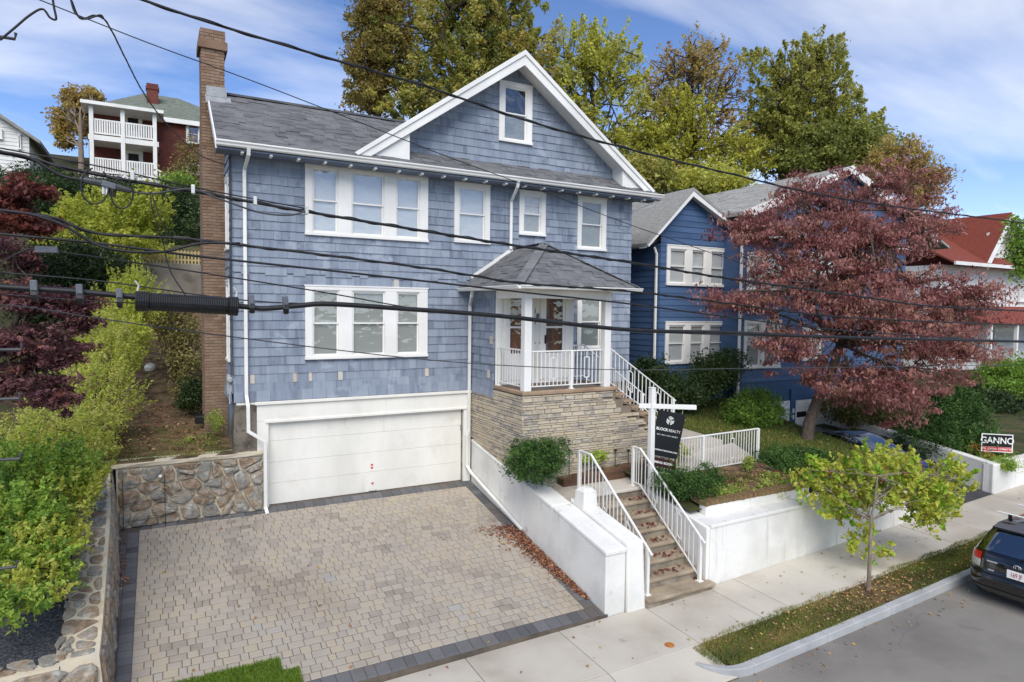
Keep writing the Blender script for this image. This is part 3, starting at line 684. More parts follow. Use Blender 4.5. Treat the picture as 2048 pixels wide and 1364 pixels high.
# loose leaves
r = np.random.default_rng(21)
n = 2300; t = r.random(n); Yp = 12.9-2.9*t+r.normal(size=n)*.06; w_ = np.interp(Yp, [9.9, 10.6, 11.5, 12.4, 12.9], [.06, .16, .30, .50, .95])
Xp_ = 7.22-np.abs(r.normal(size=n))*w_*.55; P = np.stack([Xp_, Yp+(7.22-Xp_)*.15, zd(Yp)+r.random(n)*.03], 1)
litter('leaf_drift', LF['litter'], 'drift of dry brown leaves along the white driveway wall', P, .062, 22)
n = 260; Yp = r.uniform(13.0, 15, n); P = np.stack([-.86+np.abs(r.normal(size=n))*.12, Yp, zd(Yp)+.01], 1); k = np.abs(Yp-13.6) < .5; P = P[k | (r.random(n) < .25)]
litter('leaf_drift', LF['litter'], 'small drift of brown leaves at the foot of the left stone wall', P, .055, 23)
n = 90; Yp = r.uniform(9.5, 15.3, n); P = np.stack([r.uniform(-.3, 7, n), Yp, zd(Yp)+.004], 1)
litter('scattered_leaves', LF['litter_yellow'], 'single yellow and red leaves scattered over the driveway pavers', P, .06, 24)
n = 220; Yp = r.uniform(7.98, 9.4, n); Xq = r.uniform(2, 18, n); P = np.stack([Xq, Yp, zs(Xq, Yp)+.006], 1)
P = P[r.random(n) < .35]
litter('scattered_leaves', LF['litter_yellow'], 'few yellow leaves lying on the concrete pavement slabs', P, .055, 25)
n = 900; Xq = np.where(r.random(n) < .6, r.normal(12.5, 1.1, n), r.uniform(8.5, 18, n)); Yp = r.uniform(7.2, 7.95, n); P = np.stack([Xq, Yp, zs(Xq, Yp)+.02], 1)
litter('scattered_leaves', LF['litter_yellow'], 'dry tan leaves lying in the verge around the young tree', P, .05, 26)
n = 70; Xq = r.uniform(8.3, 15, n); Yp = 6.98-np.abs(r.normal(size=n))*.35; P = np.stack([Xq, Yp, zs(Xq, 7.0)-.12], 1)
litter('scattered_leaves', LF['litter_yellow'], 'leaves lying on the asphalt in the gutter by the kerb', P, .055, 27)
n = 260; P = lp(np.random.default_rng(5), 420); P[:, 2] += .05
litter('scattered_leaves', LF['litter_yellow'], 'fallen leaves lying on the lawn by the porch stairs', P, .06, 28)
rq = np.random.default_rng(77); n = 900; P = np.stack([rq.uniform(-1.6, 1.2, n), 15.6+rq.random(n)*9, np.zeros(n)], 1); P[:, 2] = [zhill(a, b)+.04 for a, b in P[:, :2]]
litter('scattered_leaves', LF['litter'], 'dry brown leaves lying on the earth path beside the chimney', P, .075, 34)
# iron cover and asphalt patch
c = atZ(1339, 1290, -1.19)
mb = MB(); mb.lathe([(.085, -.03), (.085, .006), (.07, .009), (.066, .005), (.02, .006)], (c[0], c[1], float(zs(c[0], c[1]))), 20)
tag(mb.build('water_cover', M['orange_iron'], None, smooth=False), 'small round rusty orange iron cover set in the pavement slab', 'iron cover')

# ------------------------------------------------------------------ stone work
def clip_poly(poly, a, b, c):       # keep a*x+b*y<=c
    out = []
    for i in range(len(poly)):
        p, q = poly[i], poly[(i+1) % len(poly)]
        dp, dq = a*p[0]+b*p[1]-c, a*q[0]+b*q[1]-c
        if dp <= 0: out.append(p)
        if dp*dq < 0:
            t = dp/(dp-dq); out.append((p[0]+(q[0]-p[0])*t, p[1]+(q[1]-p[1])*t))
    return out
def cells(u0, u1, v0, v1, n, seed, aspect=1.3):
    r = np.random.default_rng(seed); P = np.stack([r.uniform(u0, u1, n), r.uniform(v0, v1, n)], 1)
    for _ in range(2):      # relax
        out = []
        for i in range(n):
            poly = [(u0,v0),(u1,v0),(u1,v1),(u0,v1)]
            for j in range(n):
                if j == i: continue
                d = P[j]-P[i]; dd = np.array([d[0], d[1]*aspect**2]); mid = (P[i]+P[j])/2
                poly = clip_poly(poly, dd[0], dd[1], float(dd@mid))
                if not poly: break
            out.append(poly)
        if _ == 0: P = np.array([np.mean(q, 0) if q else p for q, p in zip(out, P)])*.5+P*.5
    return out
def stones(parent, fmap, u0, u1, v0, v1, n, seed, gap=.016, proud=.045, name='stone', aspect=1.3):
    r = np.random.default_rng(seed+9)
    for poly in cells(u0, u1, v0, v1, n, seed, aspect):
        if len(poly) < 3: continue
        c = np.mean(poly, 0); Q = []
        m = len(poly)
        for i in range(m):      # cut corners
            p, q = np.array(poly[i]), np.array(poly[(i+1) % m])
            Q += [p+(q-p)*.22, p+(q-p)*.78]
        Q = np.array(Q); d = np.linalg.norm(Q-c, axis=1, keepdims=True)
        size = d.mean()
        if size < .035: continue
        ring0 = c+(Q-c)*np.maximum(.55, 1-gap/d)*(1+r.normal(size=d.shape)*.02)
        ring1 = c+(ring0-c)*(1-.10*r.random(d.shape)-.06)
        h = proud*(.6+.8*r.random())
        k = len(Q)
        V = [fmap(p[0], p[1], -.01) for p in ring0]+[fmap(p[0], p[1], h*.72) for p in ring0]+[fmap(p[0], p[1], h*(.9+.3*r.random())) for p in ring1]+[fmap(c[0]+r.normal()*.2*size, c[1]+r.normal()*.2*size, h*(1.0+.45*r.random()))]
        F = []
        for a in range(2):
            for i in range(k): F.append((a*k+i, a*k+(i+1) % k, (a+1)*k+(i+1) % k, (a+1)*k+i))
        for i in range(k): F.append((2*k+i, 2*k+(i+1) % k, 3*k))
        mb = MB(); mb.add(V, F); o = mb.build(name, M['stone'], parent); o.color = (r.random(), 0, 0, 1)

wt = lambda Y: float(np.interp(Y, [9.9, 10.6, 11, 12, 13, 14, 15, 15.4], [-.10, -.02, .06, .31, .62, .95, 1.24, 1.33]))   # top of left wall
wx = lambda Y: float(np.interp(Y, [9.9, 10.6, 12.4, 13.5, 15.15], [-.69, -.70, -.74, -.76, -.85]))                      # its foot
fw = thing('fieldstone_wall', 'fieldstone retaining wall with cream mortar beside the garage door', 'stone wall', (.6, 15.4, 0))
mb = MB(); mb.box(-.86, 2.02, 15.33, 15.71, -.4, 1.30); mb.build('core', M['mortar'], fw)
stones(fw, lambda u_, v, h: (u_, 15.33-h, v), -.84, 2.0, -.04, 1.22, 40, 3, gap=.024, proud=.075)
mb = MB(); mb.add([(-1.3+3.35*i/8, 15.27+.02*math.sin(i*2.1), 1.30+.012*math.sin(i*3)) for i in range(9)]+[(-1.3+3.35*i/8, 15.72, 1.33) for i in range(9)]+[(-1.3+3.35*i/8, 15.29, 1.23) for i in range(9)],
    [(i, i+1, i+10, i+9) for i in range(8)]+[(18+i, 19+i, i+1, i) for i in range(8)]); mb.build('mortar_cap', M['mortar'], fw)
mb = MB(); mb.lathe([(.028, 0), (.028, -.05), (.02, -.05), (.02, -.005)], (1.32, 15.30, .2), 12, 'y'); mb.build('weep_pipe', M['tin'], fw)
TW = thing('wire_trellis', 'thin black wire trellis leaning against the fieldstone wall', 'trellis', (-.3, 15.2, -.1))
for x_ in (-.74, .02): MB().tube([(x_,15.20,-.05),(x_,15.22,1.02)], .006, 5).build('upright', M['black_metal'], TW)
for z_ in (.12, .5, .88): MB().tube([(-.76,15.205,z_),(.04,15.205,z_+.02)], .005, 5).build('crossbar', M['black_metal'], TW)
MB().lathe([(.02,-.03),(.04,0),(.03,.03),(.01,.04)], (-.06,15.2,1.0), 10).build('lamp_knob', M['white'], TW)
# driveway left wall: core, top stones, face stones
sw_ = thing('fieldstone_wall', 'low fieldstone wall with rubble top running down the left side of the driveway', 'stone wall', (-.9, 12.5, -.5))
ys = list(np.linspace(9.95, 15.35, 14)); mb = MB()
V = []
for y_ in ys:
    V += [(wx(y_), y_, zd(y_)-.3), (wx(y_)-.10, y_, wt(y_)), (wx(y_)-.56-.02*math.sin(y_*3), y_, wt(y_)-.02), (wx(y_)-.56, y_, zd(y_)-.4)]
F = []
for i in range(len(ys)-1):
    for a in range(3): F.append((i*4+a, i*4+a+1, (i+1)*4+a+1, (i+1)*4+a))
F += [(0, 1, 2, 3), tuple(4*(len(ys)-1)+k for k in (3, 2, 1, 0))]
mb.add(V, F); mb.build('core', M['mortar'], sw_)
mb = MB(); mb.box(-4.5, -1.22, 9.95, 10.35, -1.6, -.13); mb.build('front_core', M['mortar'], sw_)
stones(sw_, lambda u_, v, h: (wx(u_)-.10-v, u_, wt(u_)+h-.004), 10.02, 15.3, .03, .52, 52, 5, gap=.03, proud=.022, aspect=1.0)
stones(sw_, lambda u_, v, h: (wx(u_)-.10*v+h, u_, zd(u_)-.02+(wt(u_)-zd(u_)-.02)*v), 10.0, 15.25, .02, .97, 50, 6, gap=.02, proud=.04, aspect=.5)
stones(sw_, lambda u_, v, h: (u_, 9.95-h, v), -4.4, -.80, -1.2, -.16, 34, 7, gap=.02, proud=.06)
stones(sw_, lambda u_, v, h: (u_, v, -.125+h), -4.4, -1.25, 9.98, 10.33, 18, 8, gap=.025, proud=.02)

# ------------------------------------------------------------------ our house
H = thing('two_family_house', 'grey blue shingled two storey house with white trim and street gable', 'house', (7, 18, 0))
Y0 = 15.5
I4 = Matrix.Identity(4)
def frame_front(Y): return Matrix.Translation((0, Y, 0))
FL = lambda X, Yo: Matrix(((0, 1, 0, X), (-1, 0, 0, Yo), (0, 0, 1, 0), (0, 0, 0, 1)))   # wall facing -X, local x = Yo - Y
def wall_holes(mb, x0, x1, z0, z1, holes, y=0.0):
    xs = sorted(set([x0, x1]+[h for q in holes for h in q[:2] if x0 < h < x1])); zz = sorted(set([z0, z1]+[h for q in holes for h in q[2:] if z0 < h < z1]))
    for a, b in zip(xs[:-1], xs[1:]):
        for c, d in zip(zz[:-1], zz[1:]):
            m, k = (a+b)/2, (c+d)/2
            if any(q[0] < m < q[1] and q[2] < k < q[3] for q in holes): continue
            mb.add([(a,y,c),(b,y,c),(b,y,d),(a,y,d)], [(0,1,2,3)])
def siding(P_, fr, x0, x1, z0, z1, course, wr, holes, lim=None, t=.026, over=.03, dentil=None, flare=0.0, proto=None, rows=None, rnd=None):
    z = z0; k = 0
    while z < z1-.02:
        a0, b0 = (x0, x1) if lim is None else lim(z+course*.5)
        spans = [(a0, b0)]
        for (ha, hb, hc, hd) in holes:
            if hc < z+course*.6 and hd > z+course*.35:
                ns = []
                for (a, b) in spans:
                    if hb <= a or ha >= b: ns.append((a, b))
                    else:
                        if ha > a: ns.append((a, ha))
                        if hb < b: ns.append((hb, b))
                spans = ns
        for (a, b) in spans:
            x = a
            while x < b-.004:
                w = random.uniform(*wr); w = w if b-(x+w) > wr[0]*.5 else b-x
                jz = random.uniform(-.004, .004); g = .004
                if dentil is not None and k == dentil: jz += .055*((int(x/.19)) % 2)
                hgt = min(course+over, z1-z+.02)
                m = fr@TRS((x+w/2, -.002-flare*max(0, 1-(z-z0)/.6)**2, z+jz), (w-g, t*random.uniform(.85, 1.2), hgt))
                P_.add(PW if proto is None else proto, m, None if rnd is None else rnd())
                x += w
        z += course; k += 1

# window: trim is the part; sash, panes, blinds are its sub-parts. units: list of (x0,x1) glazed openings
def window(parent, fr, x0, x1, z0, z1, units, blind=('blind', 'blind'), glass='glass', trim=.10, sill=True, proud=.055, inset=.04, name='window', mid=0.5, room='room_lining', grid=False, white='white'):
    mb = MB(); top = z1-trim*1.05; bot = z0+trim*.7
    mb.box(x0, x1, -proud, .02, top, z1); mb.box(x0-.012, x1+.012, -proud-.02, .02, z0, bot)
    xs = [x0]+[q for un in units for q in un]+[x1]
    for a, b in zip(xs[0::2], xs[1::2]): mb.box(a, b, -proud+.002, .02, bot, top)
    mb.box(x0-.02, x1+.02, -proud-.012, -proud+.03, z1-.022, z1+.012)
    W = mb.build(name, M[white], parent, matrix=fr, bevel=.006)
    for (a, b) in units:
        zm = bot+(top-bot)*mid; f = .036
        s = MB()
        # outer track
        s.box(a, a+.022, -proud+.018, .05, bot, top); s.box(b-.022, b, -proud+.018, .05, bot, top); s.box(a+.022, b-.022, -proud+.018, .05, top-.022, top); s.box(a+.022, b-.022, -proud+.018, .05, bot, bot+.02)
        a2, b2 = a+.022, b-.022
        for (c, d, yo) in ((zm-.018, top-.022, .0), (bot+.02, zm+.018, .028)):
            s.box(a2, a2+f, yo-.012, yo+.016, c, d); s.box(b2-f, b2, yo-.012, yo+.016, c, d)
            s.box(a2+f, b2-f, yo-.012, yo+.016, c, c+f); s.box(a2+f, b2-f, yo-.012, yo+.016, d-f, d)
        if grid:
            c, d = zm+.018, top-.058; m_ = (a2+b2)/2
            s.box(m_-.008, m_+.008, -.006, .008, c, d); s.box(a2+f, b2-f, -.005, .007, (c+d)/2-.008, (c+d)/2+.008)
        s.build('sash', M[white], W, bevel=.003)
        for k, (c, d, yo) in enumerate(((zm+.018, top-.058, .004), (bot+.056, zm-.018, .032))):
            p = MB(); p.add([(a2+f,yo,c),(b2-f,yo,c),(b2-f,yo,d),(a2+f,yo,d)], [(0,1,2,3)])
            p.build('pane', M[glass], W)
            if blind[k]:
                q = MB(); q.box(a2+.01, b2-.01, .052, .062, c-.03, d+.03); q.build('blind', M[blind[k]], W)
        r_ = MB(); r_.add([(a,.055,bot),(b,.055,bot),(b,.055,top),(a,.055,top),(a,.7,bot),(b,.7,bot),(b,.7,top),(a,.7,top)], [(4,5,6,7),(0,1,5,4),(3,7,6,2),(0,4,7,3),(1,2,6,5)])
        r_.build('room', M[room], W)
    return W
def win_hole(x0, x1, z0, z1, t=.06): return (x0+t, x1-t, z0+t*.5, z1-t)

F0 = frame_front(Y0)
wins = [  # x0,x1,z0,z1, units
 (2.97, 6.01, 6.28, 7.97, [(3.13,3.74),(4.05,4.87),(5.16,5.80)], ('blind','blind'), 'glass_strong', False),
 (2.96, 6.01, 3.36, 5.11, [(3.12,3.76),(4.06,4.90),(5.18,5.80)], ('blind_mid','blind_mid'), 'glass', False),
 (6.74, 7.78, 6.33, 7.90, [(6.87,7.65)], ('blind','blind'), 'glass_strong', False),
 (8.68, 9.53, 6.65, 7.88, [(8.81,9.40)], ('blind','blind_mid'), 'glass', True),
 (10.62, 11.65, 6.35, 7.90, [(10.75,11.52)], ('blind_grey','blind_grey'), 'glass', False),
 (10.66, 11.65, 3.42, 5.12, [(10.79,11.52)], ('blind_mid','blind_grey'), 'glass', False)]
holes = [win_hole(*w[:4]) for w in wins]
wall = MB(); wall_holes(wall, 1.42, 12.61, 2.42, 8.15, holes, Y0)
fw_ = wall.build('front_wall', M['shingle'], H)
mb = MB(); mb.box(1.43, 7.25, 15.62, 15.7, .0, 2.42)      # behind garage door
mb.add([(1.42,15.5,1.0),(1.42,24,1.0),(1.42,24,8.2),(1.42,15.5,8.2),(12.61,15.5,.6),(12.61,24,.6),(12.61,24,8.2),(12.61,15.5,8.2)], [(0,1,2,3),(4,7,6,5),(1,5,6,2)])
mb.build('body', M['shingle'], H)
mb = MB(); mb.box(7.0, 12.62, 15.52, 15.7, -.2, 2.5); mb.build('foundation', M['found'], H)
SH = Pieces('shingle', fw_, M['shingle'])
allh = [(w[0], w[1], w[2], w[3]) for w in wins]
vest = (7.28, 9.62, 0, 5.6)
siding(SH, F0, 1.40, 12.63, 2.44, 8.06, .205, (.11, .36), allh+[(7.28, 9.62, 0, 5.1)], dentil=14, flare=.05)
# gable
YG = 15.7; FG = frame_front(YG); AX, AZ, GS = 8.61, 11.42, .716
glim = lambda z: (AX-(AZ-.12-z)/GS+.1, AX+(AZ-.12-z)/GS-.1)
gw = (8.13, 9.17, 9.18, 10.80)
gm = MB()
gl0, gl1 = 5.40, 12.03
hz0 = win_hole(*gw)
gm.add([(gl0-.2,0,8.4),(hz0[0],0,8.4),(hz0[0],0,AZ-(AX-hz0[0])*GS-.1),(gl0-.2,0,AZ-(AX-gl0+.2)*GS-.1)], [(0,1,2,3)])
gm.add([(hz0[1],0,8.4),(gl1+.2,0,8.4),(gl1+.2,0,AZ-(gl1+.2-AX)*GS-.1),(hz0[1],0,AZ-(hz0[1]-AX)*GS-.1)], [(0,1,2,3)])
gm.add([(hz0[0],0,8.4),(hz0[1],0,8.4),(hz0[1],0,hz0[2]),(hz0[0],0,hz0[2])], [(0,1,2,3)])
gm.add([(hz0[0],0,hz0[3]),(hz0[1],0,hz0[3]),(hz0[1],0,AZ-.45),(AX,0,AZ-.1),(hz0[0],0,AZ-.45)], [(0,1,2,3,4)])
gw_ = gm.build('gable_wall', M['shingle'], H, matrix=FG)
siding(SH, FG, gl0, gl1, 8.52, 11.15, .205, (.11, .40), [gw], lim=lambda z: (max(gl0, glim(z)[0]), min(gl1, glim(z)[1])))
# vestibule left flank
FV = FL(7.28, 15.5)
mb = MB(); mb.box(7.30, 9.60, 14.32, 15.49, 2.66, 5.1); mb.box(7.30, 7.44, 14.16, 14.32, 2.66, 5.1); mb.build('vestibule', M['shingle'], H)
siding(SH, FV, 0, 1.36, 2.40, 5.1, .205, (.11, .30), [], flare=.03)
# left side wall sliver
FS = FL(1.42, 15.5)
FS2 = FS@Matrix.Translation((-9, 0, 0))     # local x runs towards the front: x=9 is the front corner
siding(SH, FS, -1.72, 0.01, 2.44, 8.1, .205, (.13, .34), [(-1.25, -.62, 5.9, 7.6), (-1.25, -.62, 3.3, 5.2)], flare=.05)
SH.finish()
for (a, b) in ((5.9, 7.6), (3.3, 5.2)):
    window(H, FS, -1.25, -.62, a, b, [(-1.16, -.71)], glass='glass')
for w in wins: window(H, F0, w[0], w[1], w[2], w[3], w[4], w[5], w[6], grid=w[7])
window(H, FG, *gw, [(8.28, 9.02)], (None, 'blind_grey'), 'glass_strong')
# bare replacement shingles
for (px, py) in ((793,566),(505,758),(621,757),(681,755),(854,746),(590,758)):
    P = atY(px, py, 15.46); z = 2.44+.205*round((P[2]-2.44)/.205-.4)
    m = MB(); ww = random.uniform(.07, .14); m.hexa([(P[0]-ww/2,15.455,z),(P[0]+ww/2,15.455,z),(P[0]+ww/2,15.49,z),(P[0]-ww/2,15.49,z),(P[0]-ww/2,15.475,z+.2),(P[0]+ww/2,15.475,z+.2),(P[0]+ww/2,15.49,z+.2),(P[0]-ww/2,15.49,z+.2)])
    o = m.build('bare_shingle', M['bare_cedar'], fw_); o.color = (random.random(), 0, 0, 1); o['label'] = 'pale unpainted replacement shingle'
for (yy, zz) in ((14.22, 3.72), (14.36, 2.86)):
    m = MB(); m.box(7.235, 7.262, yy, yy+.1, zz, zz+.2); o = m.build('bare_shingle', M['bare_cedar'], fw_); o.color = (random.random(), 0, 0, 1)

# roof: main slope, gable slabs, shingle tabs
RS = .67; EY, EZ = 14.95, 8.08; RY = 17.6; RZ = EZ+RS*(RY-EY)
mb = MB()
mb.add([(1.08,EY,EZ-.02),(8.6,EY,EZ-.02),(8.6,RY,RZ-.02),(1.08,RY,RZ-.02),(1.08,EY,EZ-.12),(8.6,EY,EZ-.12),(8.6,RY,RZ-.14),(1.08,RY,RZ-.14)], [(0,1,2,3),(4,7,6,5),(0,4,5,1),(0,3,7,4)])
mb.add([(1.08,RY,RZ-.02),(8.6,RY,RZ-.02),(8.6,20.5,RZ-RS*2.9),(1.08,20.5,RZ-RS*2.9)], [(0,1,2,3)])
mb.add([(8.6,EY,EZ-.02),(13.28,EY,EZ-.02),(13.28,15.75,EZ+RS*.8-.02),(8.6,15.75,EZ+RS*.8-.02)], [(0,1,2,3)])
roof = mb.build('roof', M['roof'], H)
ZT = AZ+.05
mb = MB()
for s_ in (-1, 1):
    e = 4.62
    mb.hexa([(AX,15.16,ZT-.12),(AX+s_*e,15.16,ZT-.12-GS*e),(AX+s_*e,25,ZT-.12-GS*e),(AX,25,ZT-.12),(AX,15.16,ZT),(AX+s_*e,15.16,ZT-GS*e),(AX+s_*e,25,ZT-GS*e),(AX,25,ZT)])
mb.build('gable_roof', M['roof'], H)
RT = Pieces('roof_shingle', roof, M['roof'])
def roof_tabs(P_, org, ud, vd, L, lim, row, wr, t=.017, lift=.004):
    """tabs laid on a slope: ud along the eave, vd up the slope (unit vectors)."""
    ud, vd = Vector(ud).normalized(), Vector(vd).normalized(); nd = ud.cross(vd).normalized()
    if nd.z < 0: nd = -nd
    rot = Matrix((ud, vd, nd)).transposed()
    if rot.determinant() < 0: rot = Matrix((-ud, vd, nd)).transposed()
    v = 0.0
    while v < L-.01:
        a, b = lim(v+row*.5)
        x = a-random.random()*wr[0]; tone = random.random()*.12
        while x < b:
            w = random.uniform(*wr); x0, x1 = max(x, a), min(x+w, b)
            if x1-x0 > .03:
                tt = t*random.choice([.5, 1.0, 1.0, 1.7]); hh = min(row*1.12, L-v)
                m = Matrix.Translation(Vector(org)+ud*((x0+x1)/2)+vd*(v+hh/2)+nd*(lift+tt/2))@(rot@Matrix.Rotation(.0, 3, 'X')).to_4x4()@Matrix.Diagonal((x1-x0-.003, hh, tt, 1))
                P_.add(PB, m, min(1, tone+random.random()*.75))
            x += w
        v += row
sl = math.sqrt(1+RS*RS)
def mlim(v):
    Y = EY+v/sl
    if Y < 15.72: return (1.08, 13.27)
    return (1.08, min(8.6, AX-(ZT-(EZ+RS*(Y-EY)))/GS))
roof_tabs(RT, (0, EY, EZ-.02), (1, 0, 0), (0, 1, RS), (RY-EY)*sl, mlim, .142, (.16, .42))
RT.finish()
mb = MB(); mb.box(1.06, 8, RY-.14, RY+.14, RZ-.05, RZ+.0); mb.build('ridge_cap', M['roof'], H)
# rakes and returns
mb = MB()
for s_ in (-1, 1):
    e = 4.55; 
    for (yo, w0, w1, dz) in ((15.10, .05, .31, 0), (15.14, .30, .42, 0)):
        pass
    p = [(AX, 15.12, ZT+.0), (AX+s_*e, 15.12, ZT-GS*e), (AX+s_*e, 15.12, ZT-GS*e-.02), (AX+s_*(e-.34), 15.12, ZT-GS*e-.02-.05+.03), (AX, 15.12, ZT-.36)]
    mb.prism(p, (0, .05, 0))
    p = [(AX, 15.085, ZT+.035), (AX+s_*(e+.03), 15.085, ZT+.035-GS*(e+.03)), (AX+s_*(e-.06), 15.085, ZT-.06-GS*(e-.03)), (AX, 15.085, ZT-.10)]
    mb.prism(p, (0, .033, 0))
o = mb.build('rake_board', M['white'], H, bevel=.006)
mb = MB()
for s_ in (-1, 1):       # soffit under the rake
    e = 4.35; mb.hexa([(AX,15.17,ZT-.2),(AX+s_*e,15.17,ZT-.2-GS*e),(AX+s_*e,15.72,ZT-.2-GS*e),(AX,15.72,ZT-.2),(AX,15.17,ZT-.16),(AX+s_*e,15.17,ZT-.16-GS*e),(AX+s_*e,15.72,ZT-.16-GS*e),(AX,15.72,ZT-.16)])
mb.build('rake_soffit', M['white'], H)
for s_, xe in ((-1, 5.42), (1, 12.02)):      # boxed returns
    xo = AX+s_*4.42; zt = lambda x: ZT-.2-GS*abs(x-AX); zb = lambda y: EZ+RS*(y-EY)-.01
    pts = [(xe,15.2,zb(15.2)),(xo,15.2,zb(15.2)),(xe,15.2,zt(xe)),(xe,15.75,zb(15.75)),(xo,15.75,zb(15.2)),(xe,15.75,zt(xe))]
    mb = MB(); mb.add(pts, [(0,1,2),(3,5,4),(0,3,4,1),(1,4,5,2),(0,2,5,3)]); mb.build('cornice_return', M['white'], H)
# gutter and rafter tails
mb = MB(); prof = [(0,0),(0,-.11),(.05,-.125),(.085,-.10),(.095,-.06),(.125,-.03),(.125,0)]
mb.prism([(1.06, EY-q[0], EZ+q[1]+.01) for q in prof], (12.26, 0, 0)); mb.build('gutter', M['white'], H, bevel=.004)
mb = MB(); mb.box(1.08, 13.28, EY, 15.5, EZ-.16, EZ-.125); mb.build('soffit', M['soffit'], H)
x = 1.55
while x < 13.2:
    mb = MB(); mb.hexa([(x,EY+.02,EZ-.20),(x+.06,EY+.02,EZ-.20),(x+.06,EY+.2,EZ-.21),(x,EY+.2,EZ-.21),(x,EY+.02,EZ-.14),(x+.06,EY+.02,EZ-.14),(x+.06,EY+.2,EZ-.14),(x,EY+.2,EZ-.14)])
    mb.build('rafter_tail', M['white'], H); x += .585
mb = MB()  # left verge board of the main roof
mb.hexa([(1.05,EY,EZ-.16),(1.08,EY,EZ-.16),(1.08,RY,RZ-.16),(1.05,RY,RZ-.16),(1.05,EY,EZ+.0),(1.08,EY,EZ+.0),(1.08,RY,RZ+.0),(1.05,RY,RZ+.0)])
mb.hexa([(1.05,RY,RZ-.16),(1.08,RY,RZ-.16),(1.08,20.6,RZ-.16-RS*3),(1.05,20.6,RZ-.16-RS*3),(1.05,RY,RZ),(1.08,RY,RZ),(1.08,20.6,RZ-RS*3),(1.05,20.6,RZ-RS*3)])
mb.build('verge_board', M['white'], H)
# downspouts
def pipe(pts, name='downspout', w=.075, h=.055, mat='white'):
    mb = MB()
    for a, b in zip(pts[:-1], pts[1:]):
        a, b = Vector(a), Vector(b); d = (b-a).normalized()*.02
        mb.bar(a-d, b+d, w, h, up=(0, 1, 0))
    return mb.build(name, M[mat], H, bevel=.008)
pipe([(1.70,14.9,7.98),(1.70,14.95,7.86),(1.66,15.4,7.62),(1.66,15.4,2.6),(1.68,15.28,2.35),(1.68,15.26,1.80),(2.02,15.20,1.56),(2.02,15.20,.05),(2.04,15.10,-.06)])
pipe([(8.33,14.9,7.98),(8.33,14.95,7.84),(8.39,15.4,7.52),(8.39,15.4,6.25)])
pipe([(6.98,14.85,5.06),(6.99,14.9,4.93),(7.16,15.36,4.70),(7.16,15.38,1.36),(7.10,15.36,1.22),(7.10,15.36,.42),(7.18,15.25,.24),(7.19,12.55,-.44)])
pipe([(13.15,15.0,7.95),(13.1,15.1,7.8),(12.68,15.5,7.6)])
# garage
mb = MB()
mb.box(1.88, 7.24, 15.42, 15.60, 1.98, 2.40); mb.box(1.88, 2.13, 15.425, 15.60, -.02, 1.98); mb.box(7.04, 7.24, 15.425, 15.60, -.02, 1.98)
mb.box(1.84, 7.24, 15.37, 15.45, 2.36, 2.43); mb.box(2.06, 7.12, 15.395, 15.44, 1.93, 1.99); mb.box(1.45, 1.88, 15.44, 15.52, 2.37, 2.43)
mb.build('garage_surround', M['white_old'], H, bevel=.008)
gd = MB(); gd.box(2.13, 7.04, 15.575, 15.61, -.03, 1.98); gdo = gd.build('garage_door', M['white_old'], H)
for k in range(4):
    z0_ = -.0+.495*k; mb = MB(); mb.box(2.135, 7.035, 15.53, 15.575, z0_+.002, z0_+.493); o = mb.build('door_panel', M['white_old'], gdo, bevel=.005)
def sticker(cx, cz):
    mb = MB(); y_ = 15.526
    mb.add([(cx-.03,y_,cz+.034),(cx,y_,cz+.018),(cx+.03,y_,cz+.034),(cx+.03,y_,cz),(cx,y_,cz-.034),(cx-.03,y_,cz)], [(0,1,2,3,4,5)])
    mb.build('arrow_sticker', M['sign_red'], gdo)
for (px, py) in ((744,930),(744,936),(745,967)):
    P = atY(px, py, 15.526); sticker(P[0], P[2])
mb = MB(); P = atY(746, 981, 15.5); mb.tube([(P[0]-.09,15.53,P[2]),(P[0]-.08,15.49,P[2]),(P[0]+.08,15.49,P[2]),(P[0]+.09,15.53,P[2])], .012, 6); mb.build('door_handle', M['steel'], gdo)
mb = MB(); mb.box(6.98, 7.03, 15.50, 15.53, 1.35, 1.5); mb.build('hinge', M['steel'], gdo)
mb = MB()
mb.hexa([(1.36,15.40,.9),(1.90,15.42,.9),(1.90,15.7,.9),(1.40,16.6,.9),(1.42,15.44,2.40),(1.90,15.45,2.40),(1.90,15.7,2.40),(1.44,16.8,2.40)])
mb.build('foundation_corner', M['found'], H)
# meter and cable on left corner
mb = MB(); mb.box(1.28, 1.42, 15.62, 15.80, 2.62, 3.05); mb.lathe([(.07, 0), (.07, -.08), (.05, -.1)], (1.34, 15.62, 2.95), 12, 'y'); mb.tube([(1.34,15.6,2.62),(1.34,15.6,2.4)], .025, 6); mb.build('electric_meter', M['grey_plastic'], H)
mb = MB(); mb.tube([(1.385,15.44,8.0),(1.39,15.43,6.5),(1.375,15.43,5.0),(1.39,15.43,3.05)], .016, 6); mb.tube([(1.37,15.50,7.9),(1.36,15.52,5.5),(1.36,15.55,3.0)], .012, 5); mb.build('service_cable', M['cable_grey'], H)

